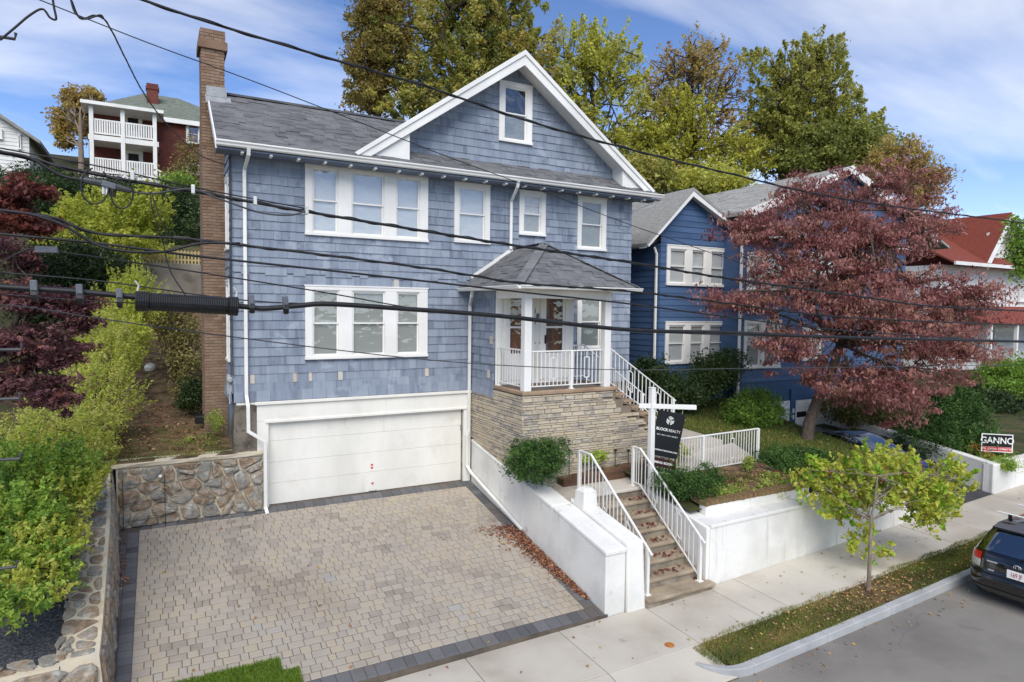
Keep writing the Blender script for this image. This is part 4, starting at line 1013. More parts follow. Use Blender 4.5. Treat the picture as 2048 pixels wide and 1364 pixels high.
# chimney with its bricks
ch = MB(); CX0, CX1, CY0 = .92, 1.44, 17.2
ch.box(CX0+.012, CX1-.012, CY0+.012, 18.38, .6, 8.6)
ch.hexa([(CX0+.012,CY0+.012,8.6),(CX1-.012,CY0+.012,8.6),(CX1-.012,18.38,8.6),(CX0+.012,18.38,8.6),(CX0+.012,CY0+.012,9.3),(CX1-.012,CY0+.012,9.3),(CX1-.012,17.9,9.3),(CX0+.012,17.9,9.3)])
ch.box(CX0+.012, CX1-.012, CY0+.012, 17.9, 9.3, 11.2)
cho = ch.build('chimney', M['brick_joint'], H)
BR = Pieces('brick', cho, M['brick'])
bh = .072; z = .8; k = 0
while z < 11.14:
    cap = .045 if z > 10.72 and z < 10.95 else (.02 if z >= 10.95 else 0)
    yb = 18.38 if z < 8.6 else (18.38-.48*min(1, (z-8.6)/.7))
    x = CX0-cap-(.1 if k % 2 else 0)
    while x < CX1+cap:
        a, b = max(x, CX0-cap), min(x+.2, CX1+cap)
        if b-a > .03: BR.add(PB, TRS(((a+b)/2, CY0-cap+.02, z+bh/2), (b-a-.01, .05, bh-.011)))
        x += .2
    if z < 11.2:
        y = CY0-cap-(.1 if k % 2 == 0 else 0)
        while y < yb:
            a, b = max(y, CY0-cap+.045), min(y+.2, yb)
            if b-a > .03: BR.add(PB, TRS((CX0-cap+.02, (a+b)/2, z+bh/2), (.05, b-a-.01, bh-.011)))
            y += .2
    z += bh; k += 1
BR.finish()
mb = MB(); mb.box(CX0-.06, CX1+.06, CY0-.06, 17.95, 10.74, 10.93); mb.box(CX0-.01, CX1+.01, CY0-.01, 17.92, 11.08, 11.2); mb.build('chimney_cap', M['brick'], H)
mb = MB(); mb.box(CX0+.1, CX1+.03, CY0-.05, 17.95, 9.62, 9.86); mb.hexa([(1.0,CY0-.2,9.42),(1.56,CY0-.2,9.42),(1.56,CY0,9.6),(1.0,CY0,9.6),(1.0,CY0-.2,9.46),(1.56,CY0-.2,9.46),(1.56,CY0,9.66),(1.0,CY0,9.66)]); mb.build('flashing', M['lead'], H)

# ------------------------------------------------------------------ entrance porch
ZP = 2.70; PX0, PX1, PYF = 7.28, 9.96, 12.66
mb = MB(); mb.box(PX0-.03, PX1+.03, PYF-.03, 14.14, ZP-.09, ZP); slabp = mb.build('porch_floor', M['brownstone'], H, bevel=.02)
tl = Pieces('floor_tile', slabp, M['porch_tile'])
x = PX0+.12
while x < PX1-.1:
    y = PYF+.12
    while y < 14.1:
        tl.add(PB, TRS((min(x+.15, PX1-.1), y+.15, ZP+.003), (.29, .29, .008))); y += .3
    x += .3
tl.finish()
mb = MB(); mb.box(PX0+.03, PX1-.02, PYF+.03, 15.5, -.2, ZP-.09)
for k in range(8): mb.box(PX1-.02+.27*k, PX1-.02+.27*(k+1), 12.72, 14.2, -.2, ZP-.15-.18*(k+1))
pb = mb.build('porch_base', M['ledge_joint'], H)
LG = Pieces('ledge_stone', pb, M['ledge']); PV2 = proto_bevbox(.04, .35, name='ledge_stone')
rotF = Matrix(((1,0,0),(0,0,-1),(0,1,0)))       # local z -> -Y
rotL = Matrix(((0,0,-1),(-1,0,0),(0,1,0)))      # local z -> -X, local x -> -Y
def ledge(u0, u1, zlo, zhi, put):
    z = zlo
    while z < zhi-.02:
        h = random.choice([.045, .05, .055, .075, .11]); h = min(h, zhi-z); x = u0; off = random.random()*.3
        x = u0-off
        while x < u1:
            w = random.uniform(.18, .42)*(1.5 if h < .06 else 1.0); a, b = max(x, u0), min(x+w, u1)
            if b-a > .03: put((a+b)/2, z+h/2, b-a-.010, h-.010)
            x += w
        z += h
ledge(0, 2.84, .45, ZP-.10, lambda u_, z, w, h: LG.add(PV2, TRS((PX0+.01, 15.5-u_, z), (w, h, .07+random.random()*.02), rotL)) if z-h/2 > float(np.interp(15.5-u_, [11.1, 15.4], [.40, 1.12]))-.03 else None)
def stair_top(x): return ZP-.10 if x < PX1-.05 else ZP-.16-.18*(int((x-PX1+.02)/.27)+1)
ledge(PX0-.03, 12.1, .30, ZP-.10, lambda u_, z, w, h: LG.add(PV2, TRS((u_, PYF+.02, z), (w, h, .07+random.random()*.02), rotF)) if z+h/2 <= min(stair_top(u_-w/2), stair_top(u_+w/2))+.01 else None)
LG.finish()
def post(name, x, y, z0_, z1_, w=.2):
    mb = MB(); h = w/2
    mb.box(x-h, x+h, y-h, y+h, z0_, z1_)
    return mb.build(name, M['white'], H, bevel=.012)
post('porch_post', 7.40, 12.78, ZP, 5.02, .19); post('porch_post', 9.68, 12.78, ZP, 5.02, .19)
# porch roof: three slopes
ex0, ex1, eyf, ez = 6.90, 10.30, 12.28, 5.14; hx = (ex0+ex1)/2; ps = .66; hw = (ex1-ex0)/2; pz = ez+ps*hw; hy = eyf+hw
mb = MB()
mb.add([(ex0,eyf,ez),(ex1,eyf,ez),(hx,hy,pz),(ex0,15.5,ez),(hx,15.5,pz),(ex1,15.5,ez)], [(0,1,2),(3,0,2,4),(1,5,4,2)])
mb.add([(ex0,eyf,ez-.06),(ex1,eyf,ez-.06),(ex1,15.5,ez-.06),(ex0,15.5,ez-.06)], [(0,1,2,3)])
pr = mb.build('porch_roof', M['roof'], H)
PT = Pieces('roof_shingle', pr, M['roof']); ss = math.sqrt(1+ps*ps)
roof_tabs(PT, (0, eyf, ez), (1, 0, 0), (0, 1, ps), hw*ss, lambda v: (ex0+v/ss, ex1-v/ss), .14, (.16, .36))
roof_tabs(PT, (ex0, 0, ez), (0, 1, 0), (1, 0, ps), hw*ss, lambda v: (eyf+v/ss, 15.47), .14, (.16, .36))
roof_tabs(PT, (ex1, 0, ez), (0, 1, 0), (-1, 0, ps), hw*ss, lambda v: (eyf+v/ss, 15.47), .14, (.16, .36))
# hip caps
for (A, B) in (((ex0, eyf, ez), (hx, hy, pz)), ((ex1, eyf, ez), (hx, hy, pz)), ((hx, hy, pz), (hx, 15.45, pz))):
    A, B = Vector(A), Vector(B); n_ = int((B-A).length/.17); d = (B-A).normalized(); sd = d.cross(Vector((0, 0, 1))).normalized(); up_ = sd.cross(d)
    for k in range(n_):
        c = A+d*((k+.5)*(B-A).length/n_)
        m = Matrix.Translation(c+up_*.026)@Matrix((sd, d, up_)).transposed().to_4x4()@Matrix.Rotation(.05, 4, 'X')@Matrix.Diagonal((.24, .2, .016, 1))
        PT.add(PB, m, .75+.25*random.random())
PT.finish()
mb = MB()
prof2 = [(0,.0),(0,-.075),(.04,-.09),(.07,-.07),(.08,-.04),(.10,-.02),(.10,0)]
mb.prism([(ex0-.06, eyf-q[0]+.02, ez+q[1]) for q in prof2], (ex1-ex0+.12, 0, 0)); mb.prism([(ex0-q[0]+.02, eyf-.08, ez+q[1]) for q in prof2], (0, 15.5-eyf+.08, 0))
mb.build('porch_gutter', M['white'], H, bevel=.004)
mb = MB(); mb.box(7.30, 9.78, 12.70, 12.86, 4.86, 5.06); mb.box(7.31, 7.47, 12.86, 14.16, 4.86, 5.06); mb.box(9.62, 9.76, 12.86, 14.16, 4.86, 5.06); mb.box(ex0+.05, ex1-.05, eyf+.05, 15.49, 5.062, 5.078); mb.build('porch_beam', M['white'], H, bevel=.006)
mb = MB()   # white edging where the porch roof meets the wall
P1, P2 = (7.22, 15.44, ez+ps*(7.22-ex0)+.06), (8.46, 15.44, ez+ps*(8.46-ex0)+.06); mb.bar(P1, P2, .06, .09, up=(0, 0, 1)); mb.build('wall_flashing', M['white'], H)
# vestibule front with two doors
YV = 14.13; FD = frame_front(YV)
mb = MB(); wall_holes(mb, 7.30, 9.60, ZP, 5.08, [(7.62, 8.28, 2.82, 4.96), (8.68, 9.34, 2.82, 4.96)]); mb.build('door_wall', M['white_old'], H, matrix=FD)
mb = MB()
for (a, b) in ((7.29, 7.45), (9.46, 9.61)): mb.box(a, b, -.03, .01, ZP, 5.08)
mb.box(7.45, 9.46, -.025, .01, ZP, 2.79); mb.build('corner_board', M['white'], H, matrix=FD, bevel=.005)
def entry_door(x0, x1):
    z0_, z1_ = 2.80, 4.98
    mb = MB(); mb.box(x0-.11, x0, -.05, .01, z0_, z1_+.1); mb.box(x1, x1+.11, -.05, .01, z0_, z1_+.1); mb.box(x0, x1, -.05, .01, z1_, z1_+.1)
    D_ = mb.build('storm_door', M['white'], H, matrix=FD, bevel=.005)
    s = MB(); s.box(x0, x0+.075, -.03, .0, z0_, z1_); s.box(x1-.075, x1, -.03, .0, z0_, z1_); s.box(x0+.075, x1-.075, -.03, .0, z1_-.09, z1_); s.box(x0+.075, x1-.075, -.03, .0, z0_, z0_+.68); s.box(x0+.075, x1-.075, -.03, .0, 4.12, 4.17)
    s.build('door_frame', M['white'], D_, bevel=.004)
    for (c, d) in ((z0_+.68, 4.12), (4.17, z1_-.09)):
        p = MB(); p.add([(x0+.075,-.012,c),(x1-.075,-.012,c),(x1-.075,-.012,d),(x0+.075,-.012,d)], [(0,1,2,3)]); p.build('pane', M['glass'], D_)
    w = MB(); w.box(x0, x1, .09, .13, z0_, z1_); 
    for (c, d) in ((3.0, 3.7), (3.85, 4.75)): w.box(x0+.14, x1-.14, .075, .095, c, d)
    w.build('wood_leaf', M['wood_door'], D_, bevel=.01)
    h = MB(); hx_ = x0+.04 if x0 > 8 else x1-.04; h.box(hx_-.014, hx_+.014, -.075, -.03, 3.72, 3.94); h.build('handle', M['black_metal'], D_, bevel=.004)
entry_door(7.62, 8.28); entry_door(8.68, 9.34)
for k, dx in enumerate((8.42, 8.56)):
    mb = MB(); mb.box(dx-.03, dx+.03, -.03, .0, 3.52, 3.78); mb.lathe([(.014, 0), (.014, -.012)], (dx, -.03, 3.76), 8, 'y'); mb.build('doorbell_plate', M['white_old'], H, matrix=FD)
    mb = MB(); mb.lathe([(.016, 0), (.016, -.012)], (dx, -.032, 3.74), 8, 'y'); mb.build('doorbell', M['black_metal'], H, matrix=FD)
def text(name, body, size, mat, parent, Mx, ext=.002, bold=0.0, sx=1.0, align='CENTER'):
    cu = bpy.data.curves.new(name, 'FONT'); cu.body = body; cu.size = size; cu.align_x = align; cu.align_y = 'CENTER'; cu.extrude = ext; cu.offset = bold
    o = bpy.data.objects.new(name, cu); COL.objects.link(o)
    dg = bpy.context.evaluated_depsgraph_get(); me = bpy.data.meshes.new_from_object(o.evaluated_get(dg)); me.name = name
    bpy.data.objects.remove(o); bpy.data.curves.remove(cu)
    me.materials.clear(); me.materials.append(mat)
    q = bpy.data.objects.new(name, me); COL.objects.link(q); q.matrix_basis = Mx@Matrix.Diagonal((sx, 1, 1, 1)); par(q, parent); return q
RX = Matrix.Rotation(math.pi/2, 4, 'X')         # text upright, facing -Y
for (ch_, px, py) in (('5', 1069, 622), ('8', 1075, 632), ('5', 1062.5, 633), ('6', 1068.5, 644)):
    P = atY(px, py, YV-.02); text('house_number', ch_, .17, M['black_print'], H, Matrix.Translation((P[0], YV-.03, P[2]))@RX@Matrix.Rotation(-.12, 4, 'Z'), .004, .002)

# ------------------------------------------------------------------ railings
def railing(parent, A, B, h, bottom, posts, n, name='railing', drop=0.0, keys=(), pw=.032, base=True, top_ext=(0, 0), pads=True):
    """A,B: foot points of the run. posts: fractions. n: baluster count. keys: (fraction) of rectangular ornaments."""
    A, B = Vector(A), Vector(B); up = Vector((0, 0, 1)); d = (B-A); dn = d.normalized()
    mb = MB(); mb.bar(A+up*h-dn*top_ext[0], B+up*h+dn*top_ext[1], .045, .032); R_ = mb.build(name, M['white'], parent, bevel=.006)
    mb = MB(); mb.bar(A+up*bottom, B+up*bottom, .028, .022); mb.build('bottom_rail', M['white'], R_)
    for f in posts:
        c = A+d*f; mb = MB(); mb.box(c.x-pw, c.x+pw, c.y-pw, c.y+pw, c.z-.01, c.z+h)
        if pads: mb.box(c.x-pw*1.9, c.x+pw*1.9, c.y-pw*1.9, c.y+pw*1.9, c.z-.01, c.z+.02)
        mb.build('post', M['white'], R_, bevel=.004)
    for k in range(n):
        f = (k+.5)/n; c = A+d*f
        if any(abs(f-q) < .55/n for q in keys): continue
        mb = MB(); mb.box(c.x-.0085, c.x+.0085, c.y-.0085, c.y+.0085, c.z+bottom, c.z+h); mb.build('baluster', M['white'], R_)
    for q in keys:
        c = A+d*q; w = dn*(min(.075, d.length/n*.6)); lo, hi = bottom+(h-bottom)*.2, bottom+(h-bottom)*.8; mb = MB()
        for s_ in (-1, 1): mb.bar(c+w*s_+up*lo, c+w*s_+up*hi, .02, .02)
        for zz in (lo, hi): mb.bar(c-w+up*zz, c+w+up*zz, .02, .02)
        mb.bar(c+up*bottom, c+up*lo, .017, .017); mb.bar(c+up*hi, c+up*h, .017, .017); mb.build('ornament', M['white'], R_)
    return R_
railing(H, (7.36,14.05,ZP), (7.36,12.9,ZP), .95, .10, (.0,), 9)
railing(H, (7.53,12.78,ZP), (8.66,12.78,ZP), .92, .10, (1.0,), 10, keys=(.55,))
railing(H, (8.66,12.78,ZP), (9.57,12.78,ZP), .92, .10, (), 8, keys=(.50,))
railing(H, (9.80,12.78,ZP-.02), (11.95,12.78,1.28), .98, .14, (1.0,), 17, keys=(.32, .75), top_ext=(0, .1))
railing(H, (9.45,14.2,ZP), (9.98,14.2,ZP), .95, .12, (0,), 5)
railing(H, (9.98,14.2,ZP), (12.1,14.2,1.25), .98, .14, (1.0,), 17, keys=(.32, .75), top_ext=(0, .1))
for k in range(8):     # porch steps
    z1_ = ZP-.18*(k+1); mb = MB(); mb.box(PX1+.27*k-.03, PX1+.27*(k+1)+.02, 12.66, 14.26, z1_-.06, z1_); mb.build('porch_step', M['brownstone'], H, bevel=.01)

# ------------------------------------------------------------------ white retaining walls and front steps
cap = lambda Y: float(np.interp(Y, [9.4, 11.1, 15.4], [.08, .40, 1.12]))
W1 = thing('stucco_wall', 'white stuccoed wall sloping down between driveway and front steps', 'wall', (7.5, 12.5, -.5))
def slope_wall(parent, name, x0, x1, ya, yb, top, bot, ovl=0.0, th=None, mat='stucco', bev=.02, n=10):
    mb = MB(); ys_ = np.linspace(ya, yb, n); V = []
    for y_ in ys_: V += [(x0-ovl, y_, bot(y_)), (x1+ovl, y_, bot(y_)), (x1+ovl, y_, top(y_)), (x0-ovl, y_, top(y_))]
    F = [(0,1,2,3), tuple(4*(n-1)+k for k in (3,2,1,0))]
    for i in range(n-1):
        for a in range(4): F.append((i*4+a, i*4+(a+1) % 4, (i+1)*4+(a+1) % 4, (i+1)*4+a))
    mb.add(V, F); return mb.build(name, M[mat], parent, bevel=bev)
slope_wall(W1, 'wall_body', 7.25, 7.72, 9.44, 15.40, lambda y: cap(y)-.10, lambda y: zd(y)-.4)
slope_wall(W1, 'wall_cap', 7.25, 7.72, 9.42, 11.30, cap, lambda y: cap(y)-.105, .015, bev=.03)
slope_wall(W1, 'wall_cap', 7.25, 7.72, 11.315, 15.40, cap, lambda y: cap(y)-.105, .015, bev=.03)
mb = MB(); mb.hexa([(7.74,9.36,-1.5),(8.20,9.36,-1.5),(8.20,11.4,-1.5),(7.74,11.4,-1.5),(7.74,9.42,.16),(8.14,9.42,.16),(8.14,11.4,.52),(7.74,11.4,.52)]); mb.build('wing_block', M['stucco'], W1, bevel=.04)
def pier(x, y, z0_, z1_, w=.19):
    mb = MB(); mb.hexa([(x-w,y-w,z0_),(x+w,y-w,z0_),(x+w,y+w,z0_),(x-w,y+w,z0_),(x-w*.9,y-w*.9,z1_),(x+w*.9,y-w*.9,z1_),(x+w*.9,y+w*.9,z1_),(x-w*.9,y+w*.9,z1_)])
    n_ = len(mb.v); q = w*.9; h = z1_
    mb.add([(x-q,y-q,h),(x+q,y-q,h),(x+q,y+q,h),(x-q,y+q,h),(x-q*.55,y-q*.55,h+.085),(x+q*.55,y-q*.55,h+.085),(x+q*.55,y+q*.55,h+.085),(x-q*.55,y+q*.55,h+.085)], [(0,1,5,4),(1,2,6,5),(2,3,7,6),(3,0,4,7),(4,5,6,7)])
    return mb
pier(7.92, 11.05, .2, .74).build('pier', M['stucco'], W1, bevel=.025)
W2 = thing('stucco_wall', 'long white stuccoed street wall with brick edged upper tier right of the steps', 'wall', (13.5, 9.6, -.5))
topR = lambda X: float(np.interp(X, [9.9, 13.6, 16, 17.9], [.18, .22, .02, -.22]))
def xwall(parent, name, xa, xb, y0, y1, top, bot, ovl=0, mat='stucco', bev=.02, n=10):
    mb = MB(); xs_ = np.linspace(xa, xb, n); V = []
    for x_ in xs_: V += [(x_, y0-ovl, bot(x_)), (x_, y1+ovl, bot(x_)), (x_, y1+ovl, top(x_)), (x_, y0-ovl, top(x_))]
    F = [(0,1,2,3), tuple(4*(n-1)+k for k in (3,2,1,0))]
    for i in range(n-1):
        for a in range(4): F.append((i*4+a, i*4+(a+1) % 4, (i+1)*4+(a+1) % 4, (i+1)*4+a))
    mb.add(V, F); return mb.build(name, M[mat], parent, bevel=bev)
xwall(W2, 'wall_body', 9.93, 17.85, 9.42, 10.0, lambda x: topR(x)-.07, lambda x: -1.6)
xwall(W2, 'wall_cap', 9.93, 17.87, 9.42, 9.98, topR, lambda x: topR(x)-.075, .02, bev=.015)
slope_wall(W2, 'side_body', 17.5, 17.86, 9.98, 15.2, lambda y: -.22+.155*(y-9.9), lambda y: -1.6)
xwall(W2, 'upper_tier', 10.25, 13.65, 9.88, 10.08, lambda x: .40, lambda x: .1, bev=.012)
BE = Pieces('edging_brick', W2, M['brick_edge'])
x = 10.24
while x < 13.66:
    BE.add(PB, TRS((x+.033, 9.985+random.uniform(-.006, .006), .445+random.uniform(-.008, .010)), (.056, .235, .09), Matrix.Rotation(random.uniform(-.03, .03), 3, 'Z'))); x += .066
BE.finish()
slope_wall(W2, 'stair_wall', 9.86, 10.24, 9.46, 11.35, lambda y: .12+.17*(y-9.46), lambda y: -1.6)
pier(10.22, 11.3, .3, .60, .15).build('pier', M['stucco'], W2, bevel=.02)
# front steps
ST = thing('front_steps', 'worn brown stone steps rising from the pavement between white railings', 'steps', (9, 10.3, -1.1))
NZ = [(9.26, -.98), (9.62, -.78), (9.93, -.57), (10.23, -.36), (10.54, -.15), (10.85, .06), (11.16, .27), (11.47, .48)]
for k, (y_, z_) in enumerate(NZ):
    y2 = NZ[k+1][0]+.05 if k < 7 else 12.32
    x1_ = 9.95 if k == 0 else 9.86
    mb = MB(); mb.box(8.16, x1_, y_, y2, z_-.075, z_); o = mb.build('tread', M['step' if k < 7 else 'concrete'], ST, bevel=.018); o.color = (random.random(), 0, 0, 1)
    mb = MB(); mb.box(8.18, 9.85, y_+.035, y2, z_-.32, z_-.075); mb.build('riser', M['riser'], ST)
r = np.random.default_rng(31); P = []
for k in range(1, 7):
    y_, z_ = NZ[k]; n = 26; c = 9.45-.12*(6-k)*.5+r.normal()*.12
    P += [(np.clip(r.normal(c, .22), 8.3, 9.8), y_+.05+r.random()*.22, z_+.004+r.random()*.015) for _ in range(n)]
P += [(r.uniform(9.5, 9.8), 9.5+r.random()*.1, -.975) for _ in range(8)]
litter('scattered_leaves', LF['litter_red'], 'clusters of dark red leaves lying on the treads of the front steps', np.array(P), .075, 32)
RL = thing('stair_railing', 'white metal handrail on the left side of the front steps', 'railing', (8.3, 9.5, -1))
RR = thing('stair_railing', 'white metal handrail on the right side of the front steps', 'railing', (9.7, 9.5, -1))
for T_, x_, y0_ in ((RL, 8.30, 11.86), (RR, 9.70, 11.66)):
    dy = y0_-11.42
    railing(T_, (x_,y0_,.48), (x_,11.42,.48), .93, .09, (0,), 3)
    R2 = railing(T_, (x_,11.42,.48), (x_,9.48,-.98), .93, .09, (1.0,), 15, keys=(.28, .68), top_ext=(0, .16))
# walk, patio, kerb under the long railing
walk = struct(MB().hexa([(7.72,11.42,.1),(8.18,11.42,.1),(8.18,12.72,.1),(7.72,12.72,.1),(7.72,11.42,.48),(8.18,11.42,.48),(8.18,12.72,.48),(7.72,12.72,.48)]).build('walk', M['concrete']))
def wslab(pts, t=.1):
    mb = MB(); mb.hexa([(p[0], p[1], p[2]-t) for p in pts]+list(pts)); o = mb.build('slab', M['concrete'], walk, bevel=.008); o.color = (random.random(), 0, 0, 1)
wslab([(9.87,11.50,.48),(11.2,11.62,.60),(11.2,12.30,.62),(9.87,12.30,.48)], .35)
wslab([(11.21,11.62,.60),(12.6,11.64,.74),(12.6,12.36,.92),(11.21,12.30,.62)], .35)
wslab([(11.5,12.36,1.06),(13.4,12.36,1.10),(13.4,14.3,1.18),(11.5,14.3,1.16)], .6)
wslab([(12.61,11.64,.74),(13.75,11.66,.78),(13.75,12.35,1.0),(12.61,12.35,.92)], .35)
mb = MB(); mb.hexa([(10.1,11.42,.1),(13.9,11.45,.1),(13.9,11.65,.1),(10.1,11.62,.1),(10.1,11.42,.52),(13.9,11.45,.56),(13.9,11.65,.56),(10.1,11.62,.52)]); mb.build('edge_kerb', M['concrete'], walk, bevel=.02)
LR = thing('path_railing', 'long white metal railing along the garden path behind the sign', 'railing', (12, 11.15, .6))
railing(LR, (10.12,11.54,.52), (13.82,11.56,.56), .96, .12, (.0, .46, 1.0), 38, keys=(.24, .74))
# planting bed with timber edge in front of the porch stone
bed = thing('planting_bed', 'narrow planting bed with rough timber edge below the porch stonework', 'planting bed', (9.6, 12.5, .5))
MB().hexa([(8.2,12.36,.2),(11.4,12.36,.2),(11.4,12.7,.2),(8.2,12.7,.2),(8.2,12.36,.60),(11.4,12.36,.76),(11.4,12.7,.80),(8.2,12.7,.64)]).build('soil', M['mulch'], bed)
MB().hexa([(8.15,12.26,.3),(11.45,12.26,.3),(11.45,12.36,.3),(8.15,12.36,.3),(8.15,12.26,.66),(11.45,12.26,.84),(11.45,12.36,.84),(8.15,12.36,.66)]).build('timber_edge', M['timber'], bed, bevel=.012)
sheet('garden_bed', M['mulch'], [10.24, 11.5, 12.8, 13.8], [10.0, 10.5, 11.06, 11.45], lambda x, y: .38+.2*(y-10)+.005*math.sin(x*9))
mb = MB(); mb.add([(7.72,12.7,.5),(7.72,11.4,.49),(8.2,11.4,.49),(8.2,12.7,.5)], [(0,1,2,3)])
for k, (px, py) in enumerate(((1195,905),(1231,900),(1257,900),(1139,900))):
    P = atY(px, py, 12.56); t = thing('path_light', ['thin black stake light in the porch bed beside hosta leaves', 'thin black stake light in the middle of the porch bed', 'rightmost thin black stake light in the porch bed', 'leftmost thin black stake light beside the round yew'][k], 'path light', (P[0], 12.56, .6), 'stake lights in the porch bed')
    z_ = P[2]; MB().tube([(P[0],12.56,.5),(P[0],12.56,z_)], .008, 6).build('stake', M['black_metal'], t); MB().lathe([(.02,-.03),(.05,-.01),(.045,.01),(.01,.018)], (P[0],12.56,z_), 10).build('head', M['black_metal'], t)
P = atY(1369, 872, 12.2)
t = thing('path_light', 'short black stake light standing on the lawn right of the sign', 'path light', (13.6, 13.0, 1.0)); MB().tube([(13.6,13.0,.8),(13.6,13.0,1.12)], .014, 6).build('stake', M['black_metal'], t); MB().lathe([(.02,-.03),(.05,-.01),(.045,.01),(.01,.018)], (13.6,13.0,1.14), 10).build('head', M['black_metal'], t)

# ------------------------------------------------------------------ estate agent sign
SG = thing('sale_sign', 'white post and arm with hanging black realty sign beside the steps', 'sign', (9.95, 11.3, .4))
sx_, sy_ = 9.97, 11.36
MB().box(sx_-.06, sx_+.06, sy_-.06, sy_+.06, -.1, 2.80).build('post', M['white'], SG, bevel=.008)
MB().box(sx_-.065, sx_+.065, sy_-.065, sy_+.065, 2.80, 2.83).build('post_cap', M['white'], SG, bevel=.01)
ang = math.radians(-36)    # the arm swings towards the street
AM = Matrix.Translation((sx_, sy_, 0))@Matrix.Rotation(ang, 4, 'Z')
MB().box(-.30, 1.0, -.065, .065, 2.34, 2.44).build('arm', M['white'], SG, matrix=AM, bevel=.008)
AP = AM@Matrix.Translation((.46, 0, 2.3))@Matrix.Rotation(.17, 4, 'Y')@Matrix.Translation((-.46, 0, -2.3))     # the panels hang askew
def panel(x0, x1, z0_, z1_, mat, name='panel'): return MB().box(x0, x1, -.012, .012, z0_, z1_).build(name, M[mat], SG, matrix=AP, bevel=.003)
panel(.15, .78, 1.20, 2.26, 'sign_black'); panel(.13, .77, .95, 1.15, 'sign_maroon', 'rider'); panel(.14, .77, .60, .91, 'sign_black', 'rider')
for x_ in (.2, .36, .52, .70):
    MB().tube([(x_,0,2.25),(x_,0,2.36)], .006, 5).build('hanger', M['tin'], SG, matrix=AP)
for (a_, b_) in ((1.15, 1.20), (.91, .95)):
    for x_ in (.22, .38, .54, .70): MB().tube([(x_,0,a_-.01),(x_,0,b_+.01)], .008, 5).build('hook', M['tin'], SG, matrix=AP)
def st(body, x_, z_, size, mat='white_print', bold=0.0, sx=1.0): return text('lettering', body, size, M[mat], SG, AP@Matrix.Translation((x_, -.014, z_))@RX, .0015, bold, sx)
st('BLOCK', .32, 1.83, .088, bold=.002, sx=.95); st('REALTY', .605, 1.83, .088, sx=.88)
st('BUY | SELL | RENT | INVEST', .465, 1.70, .040); st('BLOCKREALTYBOSTON.COM', .465, 1.34, .044, bold=.001)
st('COMING SOON', .45, 1.05, .072, bold=.002); st('Oliver Castro-McClung', .455, .83, .056, bold=.001); st('(978) 766-1954', .455, .70, .076, bold=.001)
mb = MB()   # hexagonal block mark made of bent bars
for k in range(3):
    for s_ in range(3):
        a = math.radians(90+120*k); rr = .025+.028*s_
        p = [(.465+math.cos(a+da)*rr*1.0, -.015, 2.06+math.sin(a+da)*rr*1.15) for da in (-math.radians(52), 0, math.radians(40))]
        for q, w in zip(p[:-1], p[1:]): mb.bar(q, w, .016, .004, up=(0, 1, 0))
mb.build('emblem', M['white_print'], SG, matrix=AP)
# election sign in the next garden
c = atY(1994, 886, 10.0); GS_ = thing('yard_sign', 'black and white election yard sign above the far white wall', 'sign', (c[0], c[1], .3))
GM = Matrix.Translation((c[0], c[1], c[2]))@Matrix.Rotation(math.radians(-44), 4, 'Z')@Matrix.Scale(1.18, 4)
MB().box(-.36, .36, -.006, .006, -.24, .24).build('board', M['white_print'], GS_, matrix=GM)
MB().add([(-.335,-.008,-.10),(.335,-.008,-.10),(.335,-.008,.215),(-.335,-.008,.215)], [(0,1,2,3)]).build('black_field', M['sign_black'], GS_, matrix=GM)
MB().add([(-.335,-.008,-.215),(.335,-.008,-.215),(.335,-.008,-.105),(-.335,-.008,-.105)], [(0,1,2,3)]).build('red_band', M['sign_red'], GS_, matrix=GM)
text('lettering', 'GANNO', .235, M['white_print'], GS_, GM@Matrix.Translation((0, -.01, .06))@RX, .001, .004, .86)
text('lettering', 'FOR SCHOOL COMMITTEE', .072, M['white_print'], GS_, GM@Matrix.Translation((0, -.01, -.16))@RX, .001, .001, .82)
for x_ in (-.2, .2): MB().tube([(x_,0.01,-.24),(x_,0.01,-.75)], .008, 5).build('leg', M['tin'], GS_, matrix=GM)

# ------------------------------------------------------------------ blue neighbour house
B = thing('blue_house', 'navy blue clapboard house with white windows behind the burgundy tree', 'house', (18, 18, 0))
YB = 16.6; k_ = YB/16.0
bx0 = 14.23*k_+.03; bx1 = 17.98*k_; bapx, bapz = atY(1387, 377, YB-.35)[0], atY(1387, 377, YB-.35)[2]; bz0 = 1.0; bez = atY(1313, 487, YB)[2]
lf_ = atY(1293, 487, YB-.35); gs2 = (bapz-lf_[2])/(bapx-lf_[0])
FB = frame_front(YB)
GR = .5; gsl = {-1: gs2, 1: GR}; gel = {-1: bapx-lf_[0], 1: (bx1-bapx)+.1}
def W_(a, b, c, d, Y=YB):
    p, q = atY(a, b, Y), atY(c, d, Y); return (p[0], q[0], q[2], p[2])
bw = [W_(1333, 489, 1452, 575), W_(1330, 643, 1448, 724)]
bh_ = [win_hole(*w) for w in bw]
zt_ = 9.4
mb = MB(); wall_holes(mb, bx0, bx1, bz0, bez+.05, bh_, YB); mb.add([(bx0,YB,bez+.05),(bx1,YB,bez+.05),(bx1,YB,bapz-.1-GR*(bx1-bapx)),(bapx,YB,bapz-.1)], [(0,1,2,3)])
bwall = mb.build('front_wall', M['navy'], B)
NB = Pieces('clapboard', bwall, M['navy'])
def boards(P_, fr, x0, x1, z0_, z1_, c, holes, lim=None): siding(P_, fr, x0, x1, z0_, z1_, c, (40, 41), holes, lim, t=.022, over=.02)
boards(NB, FB, bx0, bx1, bz0, bez+.05, .20, bw)
boards(NB, FB, bx0, bx1, bez+.05, bapz-.25, .20, [], lambda z: (max(bx0, bapx-(bapz-.1-z)/gs2), min(bx1, bapx+(bapz-.1-z)/GR)))
FBL = FL(bx0, YB)
